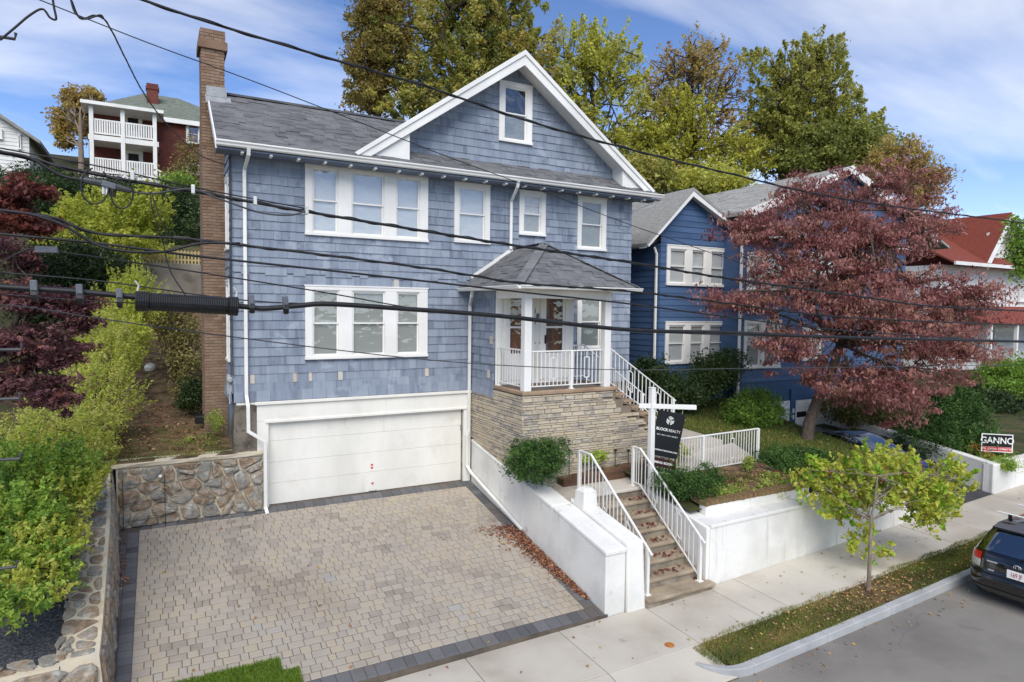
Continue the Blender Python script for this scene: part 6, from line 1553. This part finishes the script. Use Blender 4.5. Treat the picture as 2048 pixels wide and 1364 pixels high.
# ------------------------------------------------------------------ overhead lines above the kerb, with the pole just left of the frame
def smooth(pts, n=7):
    P = [np.asarray(p, float) for p in pts]; P = [2*P[0]-P[1]]+P+[2*P[-1]-P[-2]]; out = []
    for i in range(1, len(P)-2):
        for t in np.linspace(0, 1, n, endpoint=False):
            a, b, c, d = P[i-1], P[i], P[i+1], P[i+2]
            out.append(.5*((2*b)+(-a+c)*t+(2*a-5*b+4*c-d)*t*t+(-a+3*b-3*c+d)*t**3))
    return out+[P[-2]]
def wire(label, pix, Y, rad, mat='cable', name='overhead_wire', ext=True, group='overhead lines along the street', n=7, twist=None, sides=7):
    P = [atY(p[0], p[1], Y if len(p) < 3 else p[2]) for p in pix]
    if ext:
        d = P[-1]-P[-2]; P.append(P[-1]+d/np.linalg.norm(d)*9); d = P[0]-P[1]; P.insert(0, P[0]+d/np.linalg.norm(d)*.35)
    S_ = smooth(P, n)
    t = thing(name, label, 'wire', tuple(P[len(P)//2]), group)
    MB().tube(S_, rad, sides).build('conductor', M[mat], t, smooth=True)
    if twist:
        mb = MB(); Q = []; L = 0; prev = None
        dense = smooth(P, 40)
        for p in dense:
            if prev is not None: L += np.linalg.norm(p-prev)
            prev = p; Q.append(p+np.array([0, math.cos(L*twist[0]), math.sin(L*twist[0])])*twist[1])
        mb.tube(Q, twist[2], 5).build('wrap_strand', M['cable'], t)
    return t, S_
Yw = 6.7
wire('highest thick wire crossing the gable and sky', [(275,-4),(420,45),(660,117),(850,172),(1050,240),(1250,296),(1450,345),(1700,400),(2048,446)], Yw, 0.0127, twist=(9, 0.0136, 0.0077))
wire('thin wire passing just under the chimney top', [(70,-4),(300,87),(500,160),(720,245),(900,315),(1050,370),(1262,450),(1420,505)], Yw+.3, 0.0051)
wire('upper cable bundle passing over the second storey windows', [(0,303),(200,350),(400,385),(612,423),(855,463),(1050,494),(1262,525),(1450,556),(1700,590),(1860,612),(2048,622)], Yw, 0.0152, twist=(14, 0.0161, 0.0084))
wire('paired wire running just above the upper cable bundle', [(0,296),(200,333),(400,377),(612,417)], Yw, 0.0063, ext=False)
wire('black cable drooping from the upper bundle at left', [(0,303),(60,316),(120,350),(170,361),(205,368)], Yw-.05, 0.0139, ext=False)
wire('grey cable sagging below the upper bundle to the triple window', [(232,376),(300,387),(380,378),(440,398),(520,425),(580,430),(612,422)], Yw-.05, 0.0089, 'cable_grey', ext=False)
wire('mid cable crossing above the porch roof', [(0,420),(60,428),(120,440),(170,460),(220,470),(300,473),(400,480),(480,490),(650,510),(850,536),(950,552),(1050,567),(1262,583),(1420,602),(1700,635),(2048,650)], Yw+.1, 0.0127, twist=(12, 0.0136, 0.0070))
wire('cable looping low beside the yellow shrub', [(60,428),(120,447),(160,470),(200,492),(260,503),(330,503),(400,487),(480,487)], Yw-.05, 0.0127, ext=False)
wire('plain black cable just below the mid cable', [(0,468),(200,487),(400,513),(650,540),(900,568),(1050,585),(1262,608),(1450,633),(1700,662),(2048,685)], Yw+.05, 0.0114)
wire('thin wire leaving the grey clamp at left', [(0,525),(40,505),(75,499),(200,515),(400,545),(650,585),(850,620),(1000,632),(1262,662),(1700,677),(2048,685)], Yw+.2, 0.0070)
wire('thin support strand above the thick telephone cable', [(0,545),(200,562),(400,590),(520,603),(650,609)], Yw, 0.0063, ext=False)
tc_, Stc = wire('thick black telephone cable carrying the ribbed splice case', [(0,574),(150,583),(272,594),(475,612),(530,617),(600,611),(660,608),(800,617),(1000,632),(1262,660),(1450,665),(1700,675),(2048,683)], Yw-.05, 0.0266)
wire('thin strand slung under the thick telephone cable', [(0,588),(150,600),(270,606)], Yw-.08, 0.0051, ext=False)
wire('lowest thin drop wire crossing the lower triple window', [(0,610),(70,616),(200,637),(400,665),(650,697),(860,720),(1050,733),(1262,740),(1420,738)], Yw+.1, 0.0057, 'cable_grey')
wire('twisted service drop running from the sky to the house corner', [(140,-5,6.9),(160,35,7.2),(190,32,7.4),(208,38,7.6),(228,70,8.1),(250,115,8.8),(290,190,10.2),(340,255,12),(400,310,14),(452,330,15.2)], 7, 0.0083, ext=False, twist=(16, 0.0081, 0.0070))
wire('loose looping wire at the top left corner', [(140,-6,6.9),(150,25,6.9),(170,38,6.9),(200,30,6.9),(208,38,6.9)], 6.9, 0.0076, ext=False)
wire('dark wires hanging from the bracket at the upper left', [(0,80),(30,55),(60,30),(85,18),(100,35),(112,38),(108,15),(105,-5)], 6.5, 0.0089, ext=False)
for k, (Lb, cx_, cy_, rx_, ry_) in enumerate((('larger wire loop hanging under the left splice block', 190, 372, 28, 36), ('smaller wire loop hanging right of the splice block', 244, 387, 22, 30))):
    a = np.linspace(math.pi*.55, math.pi*2.3, 16); wire(Lb, [(cx_+rx_*math.cos(q), cy_-ry_*math.sin(q)) for q in a], Yw-.1, .007, ext=False)
wire('thin vertical wire dangling before the picket fence', [(300,383),(305,420),(325,480),(340,540),(372,592)], Yw-.1, 0.0051, ext=False)
wire('second dangling wire beside the yellow shrub', [(302,383),(322,440),(345,475)], Yw-.1, 0.0051, ext=False)
# splice case, splice block and clamps
def along(pix, Y): return [Vector(atY(p[0], p[1], Y)) for p in pix]
A, Bv = along([(271,602),(476,613)], Yw-.12); d = (Bv-A)
sp_ = thing('splice_case', 'ribbed black splice case hanging on the thick telephone cable', 'splice case', tuple((A+Bv)/2))
prof = []; nr = 46
for k in range(nr*2+1):
    f = k/(nr*2); prof.append((f, .078+(.005 if k % 2 else 0)+(.009 if f < .12 or f > .9 else 0)))
mb = MB(); mb.tube([A+d*f for f, _ in prof], [q for _, q in prof], 16); mb.build('case', M['cable'], sp_)
for f in (.02, .98):
    c = A+d*f; mb = MB(); mb.tube([c+Vector((0,0,.09)), c+Vector((.01,0,.14)), c+Vector((-.02,0,.18))], .008, 6); mb.build('hanger', M['tin'], sp_)
A, Bv = along([(203,366),(233,375)], Yw-.08); sb_ = thing('splice_block', 'grey cable splice block with brass terminals under the upper bundle', 'splice block', tuple((A+Bv)/2))
mb = MB(); mb.bar(A, Bv, .06, .055); mb.build('housing', M['clamp'], sb_, bevel=.01)
for k in range(4):
    c = A+(Bv-A)*(.12+.24*k); MB().tube([c-Vector((0,0,.02)), c-Vector((0,0,.09))], .012, 8).build('terminal', M['tin' if k < 2 else 'cable'], sb_)
P = along([(160,358),(203,367)], Yw-.08); MB().tube(P, [.024, .032], 8).build('sleeve', M['cable_grey'], sb_)
P = along([(233,374),(262,382)], Yw-.08); MB().tube(P, [.032, .022], 8).build('sleeve', M['cable_grey'], sb_)
cl_ = [(67,565,590,'first grey spacer clamp from the left on the thick cable'),(158,573,597,'second grey spacer clamp from the left on the thick cable'),(238,582,604,'third grey spacer clamp just left of the splice case'),(502,594,616,'dark spacer clamp just right of the splice case'),(570,597,618,'dark spacer clamp left of the lower triple window')]
for (px, ya, yb, lb) in cl_:
    a, b = along([(px,ya-5),(px+2,yb)], Yw-.1); t = thing('cable_clamp', lb, 'clamp', tuple(a), 'spacer clamps on the thick cable')
    MB().bar(a, b, .05, .055, up=(0,1,0)).build('strap', M['clamp'], t, bevel=.008); c = (a+b)/2; MB().lathe([(.052,-.02),(.052,.02)], tuple(b+Vector((0,0,.0))), 12, 'x').build('band', M['cable'], t)
a, b = along([(70,499),(116,500)], Yw+.15); t = thing('cable_clamp', 'flat grey clamp box at the left below the plain cable', 'clamp', tuple(a)); MB().bar(a, b, .05, .055).build('box', M['clamp'], t, bevel=.006)
for (px, py, lb) in ((265,353,'tin clip on the upper bundle below the brick porch'),(386,380,'tin clip on the upper bundle beside the chimney'),(510,403,'tin clip on the upper bundle right of the downspout'),(613,422,'tin clip on the upper bundle at the triple window')):
    a = Vector(atY(px, py, Yw-.03)); t = thing('wire_clip', lb, 'clip', tuple(a), 'bright clips on the upper cable bundle'); MB().box(a.x-.016, a.x+.016, a.y-.032, a.y+.032, a.z-.035, a.z+.045).build('band', M['tin'], t, bevel=.005)
pole = thing('utility_pole', 'utility pole beyond the left edge, only its steel steps show', 'utility pole', (-1.62, 6.75, -1.4))
MB().tube([(-1.62,6.75,-1.4),(-1.60,6.75,4),(-1.58,6.75,11)], [.17,.15,.12], 14).build('shaft', M['pole'], pole, smooth=True)
for (px, py) in ((42,699),(38,797),(40,917),(33,1133),(30,78)):
    P = atY(px, py, 6.7); mb = MB(); mb.tube([(-1.62,6.74,P[2]), (P[0],6.7,P[2]), (P[0]+.005,6.7,P[2]+.05)], .013, 7); mb.build('step', M['cable_grey'], pole)

# ------------------------------------------------------------------ trees and shrubs
def hz(x, y): return zhill(x, y)-.2
# woods behind the houses
def bigtree(label, leafmat, px_base, Y, ells, ncl, nper, cl, leaf, seed, r0=.32, bark='bark', limbs=70, **kw):
    b = atY(px_base, 400, Y); x_ = b[0]; zb_ = hz(x_, Y); tot = np.mean([e[:3] for e in ells], 0)
    top_ = tot+np.array([0, 0, max(e[2]+e[5]*.3 for e in ells)-tot[2]])*.6
    tr = [np.array([x_, Y, zb_])*(1-f)+top_*f+np.array([math.sin(f*5+seed), math.cos(f*4+seed), 0])*.25*f for f in np.linspace(0, 1, 7)]
    return tree('broadleaf_tree', label, LF[leafmat], M[bark], (x_, Y, zb_), tr, r0, ells, ncl, nper, cl, leaf, seed, group='trees on the hill behind the houses', limbs=limbs, **kw)
D1 = 40
bigtree('tall dense olive green tree behind the left of the gable', 'oak', 900, 37, [pxball(880,95,D1,150,140), pxball(985,60,D1+1,120,130), pxball(1050,140,D1+1,85,100), pxball(840,215,D1,110,65), pxball(960,-60,D1,130,90), pxball(960,200,D1,120,60)], 900, 140, .44, .19, 41, spray=1.9, r0=.45, limbs=200, up=.6, rag=.28)
bigtree('brown tinged tree at the left of the dense olive tree', 'oak_brown', 760, 38, [pxball(760,60,D1-1,62,110), pxball(735,150,D1-1,45,75), pxball(765,-40,D1-1,60,70), pxball(735,205,D1-1,40,35)], 270, 140, .46, .20, 42, r0=.3, limbs=90, rag=.28)
bigtree('loose yellow green tree behind the right slope of the gable', 'yellow_tree', 1200, 37, [pxball(1165,150,42,85,105), pxball(1240,185,42,80,115), pxball(1150,270,42,55,80), pxball(1270,290,42,60,85), pxball(1200,110,42,70,60), pxball(1115,170,42,60,100), pxball(1120,260,42,60,80)], 620, 66, .36, .18, 43, spray=2.8, r0=.28, limbs=220, rag=.35, twig=.016)
bigtree('nearly bare brown tree with fine twigs in the middle of the woods', 'brown_sparse', 1350, 38, [pxball(1350,180,42,75,95), pxball(1425,190,42,70,105), pxball(1330,290,42,75,90), pxball(1430,310,42,70,70), pxball(1390,120,42,70,50), pxball(1470,260,42,50,90), pxball(1310,220,42,50,80)], 620, 28, .4, .17, 44, spray=3.2, r0=.26, limbs=420, rag=.4, twig=.022)
bigtree('slim olive tree with forked dark trunks beside the bare tree', 'yellow_tree', 1400, 36, [pxball(1370,235,40,60,70), pxball(1350,310,40,70,60), pxball(1440,300,40,55,60), pxball(1300,300,40,60,70), pxball(1490,320,40,50,50)], 330, 60, .36, .18, 45, spray=3.2, r0=.3, limbs=130, rag=.35, twig=.016, rbase=lambda C: np.full(len(C), .15))
bigtree('broad dark olive tree rising at the right of the woods', 'oak', 1550, 34, [pxball(1560,190,42,80,110), pxball(1620,200,42,95,110), pxball(1690,270,42,80,80), pxball(1550,280,42,80,70), pxball(1640,130,42,60,55)], 680, 105, .42, .18, 46, spray=2.0, r0=.4, limbs=220, rag=.32, rbase=lambda C: np.full(len(C), .45))
bigtree('low dark green tree under the broad olive tree', 'oak', 1650, 32, [pxball(1650,300,41,100,50), pxball(1740,300,41,55,50), pxball(1620,330,41,80,35)], 320, 130, .44, .20, 47, r0=.2, limbs=50, rbase=lambda C: np.full(len(C), .08))
bigtree('thin reddish tree behind the top of the burgundy tree', 'brown_sparse', 1800, 26, [pxball(1800,330,36,65,60), pxball(1850,370,36,50,50)], 170, 70, .36, .16, 48, r0=.16, limbs=120, rag=.35, twig=.014)
for k, (a, b, c_, d_, m_, lb) in enumerate(((1290,355,60,35,'oak','low scrub in the gap between the two roofs'),(1420,370,70,25,'yellow_tree','yellowish scrub above the blue house ridge'),(1190,340,60,40,'oak_brown','brown scrub behind the right end of the gable'))):
    e = pxball(a, b, 36, c_, d_); bush('hillside_scrub', lb, LF[m_], [e], 130, 60, .45, .2, 60+k, cat='scrub', group='scrub on the hillside', stems=25)
# thin tree by the brick house
b_ = atY(163, 345, 56); tree('slender_tree', 'slender half bare tree with tan leaves beside the brick porch', LF['brown_sparse'], M['bark_light'], (b_[0], 56, 13.5), [np.array([b_[0], 56, 13.5+(atY(163,225,56)[2]-13.5)*k/6]) for k in range(7)], .24, [pxball(160,205,49,32,22), pxball(125,245,49,18,28), pxball(135,285,49,12,14), pxball(165,255,49,16,30), pxball(190,195,49,14,12)], 150, 60, .38, .24, 49, limbs=60, rag=.35, rbase=lambda C: np.full(len(C), .55))
# burgundy tree
zt5 = .62; T0 = atY(1612, 892, 12.5)
bt = [atD(1612,892,19.1), atD(1618,850,19.2), atD(1635,800,19.4), atD(1660,755,19.6), atD(1680,690,19.8), atD(1690,600,20.0), atD(1700,500,20.0), atD(1705,420,20.1)]
E_ = [pxball(1520,460,19.4,100,40,.9), pxball(1640,400,20,120,60,.9), pxball(1475,607,18.8,90,36,.9), pxball(1600,545,19,130,62,.9), pxball(1740,490,19.8,140,80,.9), pxball(1880,595,19.6,120,50,.9), pxball(1770,640,19,155,68,.9), pxball(1590,690,18.6,90,34,.9), pxball(1720,760,18.4,135,55,.9), pxball(1840,710,19,120,62,.9), pxball(1790,375,20.5,85,55,.9), pxball(1950,605,19.6,75,38,.9), pxball(1810,800,18.5,95,46,.9), pxball(1650,470,19.2,115,46,.9), pxball(1915,690,19.3,85,52,.9), pxball(1560,735,18.5,55,22,.9), pxball(1850,450,20.4,70,45,.9), pxball(1700,600,19,140,60,.9)]
tree('flowering_dogwood', 'wide spreading burgundy leaved tree leaning before the blue house', LF['dogwood'], M['bark_mid'], tuple(bt[0]), bt, .19, E_, 1400, 52, .22, .115, 51, limbs=520, droop=2.2, asp=.38, up=.1, flat=.5, rag=.36, shell=1.9, twig=.009)
# street tree
sb0 = np.array([12.58, 7.67, -1.1])
st_ = [sb0, sb0+[0,0,.5], sb0+[.0,0,1.0], sb0+[.03,.02,1.5], sb0+[.1,0,1.9], sb0+[.15,0,2.4]]
E_ = [pxball(1660,970,14.2,70,45), pxball(1745,960,14,85,60), pxball(1850,985,14.2,85,50), pxball(1790,930,14.2,60,35), pxball(1690,1020,14,50,35), pxball(1900,950,14.3,45,30), pxball(1720,1060,14,38,30), pxball(1640,940,14.2,35,25), pxball(1845,1035,14,35,25)]
t_ = tree('young_street_tree', 'young lime green street tree with red berries in the verge', LF['street'], M['bark_light'], tuple(sb0), st_, .045, E_, 420, 28, .12, .10, 52, spray=3.2, limbs=150, droop=1.0, asp=.6, up=.5, rag=.25, twig=.004)
foliage('berry_clusters', t_, LF['berry'], E_[:5], 70, 16, .07, .035, 53, kind='stuff', shell=1.3)
foliage('lower_shoots', t_, LF['street'], kind='stuff', ells=[pxball(1740,1110,13.9,28,22), pxball(1700,1090,13.9,26,14), pxball(1775,1095,13.9,20,12)], ncl=16, nper=16, cl=.10, leaf=.10, seed=54)

# left bank vegetation
bush('lime_hedge_shrub', 'bright lime green shrub hanging over the left stone wall', LF['lime'], [pxball(180,800,14.6,85,95), pxball(120,880,13.2,105,85), pxball(205,700,16,70,75)], 900, 50, .13, .056, 71, spray=4.4, up=.6, droop=.2, asp=.42, stems=60, rag=.3)
bush('lime_hedge_shrub', 'tall lime green shrub rising beside the path before the picket fence', LF['lime'], [pxball(270,600,19.5,55,65), pxball(230,640,18.5,48,60), pxball(250,690,18,52,60)], 430, 54, .16, .07, 72, spray=4.4, up=.6, asp=.4, stems=40, rag=.3, rbase=lambda C: np.full(len(C), .3))
bush('green_shrub', 'mid green leafy shrub in the lower left corner', LF['green'], [pxball(75,955,10.9,105,65), pxball(35,1060,9.6,95,85), pxball(65,1130,9.3,70,65), pxball(25,1205,8.4,55,40)], 620, 52, .12, .066, 73, spray=3.2, up=.7, asp=.5, stems=60, rag=.3)
bush('green_shrub', 'yellow green leafy sprays leaning over the gravel bed', LF['lime'], [pxball(75,1075,9.6,85,40), pxball(125,975,10.9,80,42), pxball(40,1170,8.8,70,36)], 280, 46, .11, .066, 74, spray=3.6, up=.8, asp=.5, stems=40, rag=.35, rbase=lambda C: np.full(len(C), .35))
JM = [pxball(50,690,9.6,125,36,.8), pxball(35,590,9.9,55,28,.8), pxball(115,605,9.9,80,32,.8), pxball(35,765,9.3,100,34,.8), pxball(100,800,9.2,55,34,.8), pxball(15,500,10,60,30,.8), pxball(30,530,10.3,55,20,.8), pxball(150,650,9.8,55,20,.8), pxball(120,720,9.5,45,18,.8)]
tr = [atD(-60,1000,9.6), atD(-50,850,9.6), atD(-20,740,9.7), atD(20,660,9.8), atD(60,600,9.9)]
tree('japanese_maple', 'dark purple red maple with layered foliage at the left edge', LF['maple'], M['bark'], tuple(tr[0]), tr, .08, JM, 300, 60, .12, .07, 75, limbs=140, up=1.2, droop=.8, asp=.5, flat=.45, rag=.3, shell=2.4, twig=.004)
tree('red_maple_sapling', 'small bright red maple against the hedge at upper left', LF['maple_red'], M['bark'], tuple(atD(20,480,17)), [atD(20,480,17), atD(30,430,17), atD(50,390,17)], .05, [pxball(50,385,17,48,30), pxball(15,420,17,45,40), pxball(60,450,17,60,22)], 130, 50, .18, .12, 76, limbs=30, droop=.8, flat=.6, rag=.3, twig=.006)
bush('golden_shrub', 'yellow and green shrub glowing below the brick house', LF['yellow'], [pxball(230,440,26,95,60), pxball(290,420,26,45,50), pxball(160,470,25,75,45), pxball(250,490,25,80,25), pxball(180,420,26,50,35)], 440, 60, .28, .13, 77, spray=3.0, up=.7, asp=.5, stems=30)
bush('clipped_hedge', 'long dark green hedge on the bank below the brick house', LF['dark'], [pxball(60,362,38,90,24), pxball(190,385,38,110,24), pxball(150,420,37,130,45), pxball(60,420,37,100,50), pxball(355,425,36,52,60), pxball(350,470,35,60,45), pxball(280,405,37,60,36)], 900, 80, .4, .15, 78, cat='hedge', up=.6, stems=25)
bush('dark_conifer', 'dark spreading conifer behind the purple maple', LF['dark'], [pxball(150,540,20,85,60), pxball(90,590,19,70,70), pxball(210,545,21,55,45), pxball(180,600,20,60,50)], 420, 60, .3, .13, 79, cat='conifer', up=.5, asp=.3, stems=16, rbase=lambda C: np.full(len(C), .25))
bush('brown_shrub', 'brown thinning shrub beside the path by the chimney', LF['olive'], [pxball(358,670,20,40,80), pxball(370,750,18.5,32,55), pxball(335,630,21,32,40)], 200, 34, .2, .08, 80, stems=130, rag=.3)
bush('dark_conifer', 'dark green foliage at the foot of the brown shrub', LF['dark'], [pxball(382,790,17.5,22,34)], 60, 50, .14, .07, 81, cat='shrub', stems=10)
bush('side_shrub', 'bare brown shrub in front of the brick house right window', LF['olive'], [pxball(382,315,48,28,50), pxball(375,352,48,34,22)], 80, 32, .45, .17, 82, cat='shrub', stems=60, rag=.35)
bush('side_shrub', 'bright green bush top at the foot of the brick porch', LF['green'], [pxball(355,362,45,36,9)], 50, 50, .35, .15, 83, cat='shrub', stems=6)
bush('corner_weeds', 'leafy weeds and grass at the corner of the foundation', LF['green'], [pxball(430,850,15.5,14,35), pxball(400,890,15.1,40,14)], 40, 40, .09, .05, 84, cat='weeds', stems=10, rag=.4)
# trash and toys on the path
c = atD(300, 735, 21)
mb = MB(); mb.lathe([(.03,-.14),(.15,-.1),(.17,.03),(.11,.12),(.03,.16)], tuple(c), 12); tag(mb.build('white_bundle', M['white_old'], None, smooth=True), 'white crumpled bundle lying among the shrubs on the side path', 'bundle')
mb = MB(); c = atD(402, 838, 16.2); mb.box(c[0]-.14, c[0]+.14, c[1]-.14, c[1]+.14, c[2]-.1, c[2]+.1); tag(mb.build('black_box', M['black_metal'], None, bevel=.03), 'small black box on the ground beside the chimney foot', 'box')
# front garden
def atg(px, py, Y): return atY(px, py, Y)
def ball(px, py, Y, rx, rz, deep=1.0):
    c = atY(px, py, Y); return (c[0], c[1], c[2], rx, rx*deep, rz)
bush('yew_bush', 'rounded dark green yew beside the porch stonework', LF['yew'], [ball(1072,928,11.95,.62,.42), ball(1050,915,11.9,.42,.36), ball(1100,905,12.0,.45,.40)], 330, 60, .10, .055, 91, group='dark green yews in the front garden', asp=.28, up=.5, rag=.22)
bush('yew_bush', 'dark green yew behind the right handrail', LF['yew'], [ball(1385,975,10.55,.55,.36), ball(1350,965,10.6,.45,.34), ball(1420,960,10.7,.40,.32)], 300, 60, .10, .055, 92, group='dark green yews in the front garden', asp=.28, up=.5, rag=.25)
bush('yew_bush', 'broad clipped dark green shrub at the end of the path railing', LF['yew'], [ball(1600,925,11.3,.95,.42), ball(1660,940,11.2,.7,.36), ball(1550,930,11.2,.6,.40)], 420, 55, .13, .065, 93, group='dark green yews in the front garden', asp=.35, up=.5)
bush('round_shrub', 'round green shrub on the lawn below the blue house', LF['green'], [ball(1512,818,14.2,.85,.62), ball(1500,830,14.0,.8,.5)], 330, 60, .15, .075, 94, asp=.35, up=.4, rbase=lambda C: np.full(len(C), .12))
bush('round_shrub', 'airy tall shrub growing against the blue house window', LF['dark'], [ball(1425,745,15.3,.75,.65), ball(1400,770,15.3,.5,.5), ball(1460,730,15.4,.45,.55)], 230, 45, .18, .09, 95, asp=.45, up=.4, rbase=lambda C: np.full(len(C), .7))
bush('round_shrub', 'low dark shrub between the two houses', LF['dark'], [ball(1320,760,15.8,.7,.4), ball(1365,790,15.3,.7,.35), ball(1300,740,16.4,.5,.4)], 230, 45, .18, .09, 96, asp=.45)
bush('perennial_clump', 'pale green rose shrubs with red blooms in the garden bed', LF['fern'], [ball(1490,985,10.3,.34,.2), ball(1530,975,10.35,.36,.2), ball(1450,995,10.3,.28,.16), ball(1545,955,10.6,.25,.2)], 110, 30, .08, .05, 97, cat='plant', stems=40, rag=.35)
bush('perennial_clump', 'yellow green upright plant at the path kerb', LF['fern'], [ball(1497,928,10.95,.12,.2)], 24, 26, .05, .08, 98, cat='plant', asp=.25, stems=12)
bush('rose_blooms', 'red rose blooms above the garden bed', LF['rose'], [ball(1522,931,10.6,.03,.03), ball(1556,944,10.5,.06,.04)], 6, 14, .018, .035, 99, cat='flowers', stems=8)
bush('hosta', 'yellow green hosta leaves at the foot of the porch stone', LF['fern'], [ball(1196,912,12.5,.24,.09), ball(1175,918,12.5,.14,.07)], 30, 14, .05, .11, 100, cat='plant', asp=.6, up=1.0, stems=6)
bush('hosta', 'yellowing plant behind the sign riders', LF['yellow'], [ball(1365,900,12.1,.28,.12), ball(1345,915,12.0,.15,.10)], 36, 16, .06, .10, 101, cat='plant', asp=.4, up=.8, stems=6)
for k, (px, py, Y_, rr_, hh_, lf, lb) in enumerate(((1440,985,10.25,.3,.15,'fern','low pale green plants behind the brick edging near the yew'),(1575,965,10.3,.4,.16,'green','low green plants at the right end of the brick edging'),(1470,960,10.7,.35,.16,'olive','dry olive perennials in the middle of the garden bed'),(1540,985,10.15,.35,.1,'fern','trailing pale plants along the brick edging'))):
    bush('perennial_clump', lb, LF[lf], [ball(px,py,Y_,rr_,hh_), ball(px+22,py-4,Y_+.1,rr_*.8,hh_*.9)], 46, 26, .07, .05, 120+k, cat='plant', group='low plants in the garden bed', stems=24, rag=.35)
P = np.stack([np.random.default_rng(8).uniform(10.3, 13.7, 420), np.random.default_rng(9).uniform(10.1, 11.0, 420)], 1); P = np.column_stack([P, .40+.2*(P[:, 1]-10)])
litter('scattered_leaves', LF['litter'], 'brown leaf litter lying on the garden bed soil', P, .06, 33)
# beyond the neighbour driveway
bush('cone_evergreen', 'dense rounded conical evergreen above the far white wall', LF['yew'], [ball(1890,880,11.6,1.7,.75), ball(1905,845,11.8,1.25,.8), ball(1918,808,12.0,.75,.6)], 620, 50, .17, .10, 102, cat='evergreen', asp=.3, up=.8, rag=.12)
bush('dark_understorey', 'dark red brown shrubs under the burgundy tree', LF['olive'], [ball(1740,830,14,1.0,.55), ball(1680,815,14.6,.8,.5), ball(1800,850,13.4,.8,.5)], 320, 45, .2, .10, 103, rbase=lambda C: np.full(len(C), .15))
bush('clipped_hedge', 'dark clipped hedge at the right edge beyond the evergreen', LF['dark'], [ball(1985,830,14.5,1.6,.65), ball(2035,830,14,1.5,.7), ball(1950,800,15.5,1.5,.6)], 330, 50, .3, .14, 104, cat='hedge')
bush('green_shrub', 'leafy green shrub at the right edge before the white house', LF['green'], [ball(2025,755,15.5,1.5,.9), ball(2045,780,15,1.2,.7), ball(1990,780,15.5,.9,.5)], 330, 45, .25, .13, 105, rbase=lambda C: np.full(len(C), .3))
bush('groundcover', 'green groundcover spilling over the far white wall', LF['green'], [ball(2000,925,9.62,.55,.10), ball(2025,918,9.8,.7,.12), ball(2005,930,9.45,.35,.12)], 150, 40, .10, .05, 106, cat='groundcover', stems=4)
bush('orange_plant', 'orange and red autumn plant beside the election sign', LF['orange'], [ball(1968,908,10.3,.24,.16), ball(1950,898,10.5,.14,.2)], 50, 30, .08, .09, 107, cat='plant', asp=.35, stems=14)
bush('fern_clump', 'small bright green fern at the top of the far white wall', LF['fern'], [ball(1928,905,10.7,.2,.14)], 24, 24, .06, .10, 108, cat='plant', asp=.25, stems=6)
bush('leafy_branch', 'leafy branch of a tree entering at the right edge', LF['green'], [pxball(2040,480,24,18,60), pxball(2046,520,24,16,40)], 60, 40, .25, .13, 109, cat='branch', stems=12, rbase=lambda C: np.full(len(C), .3))
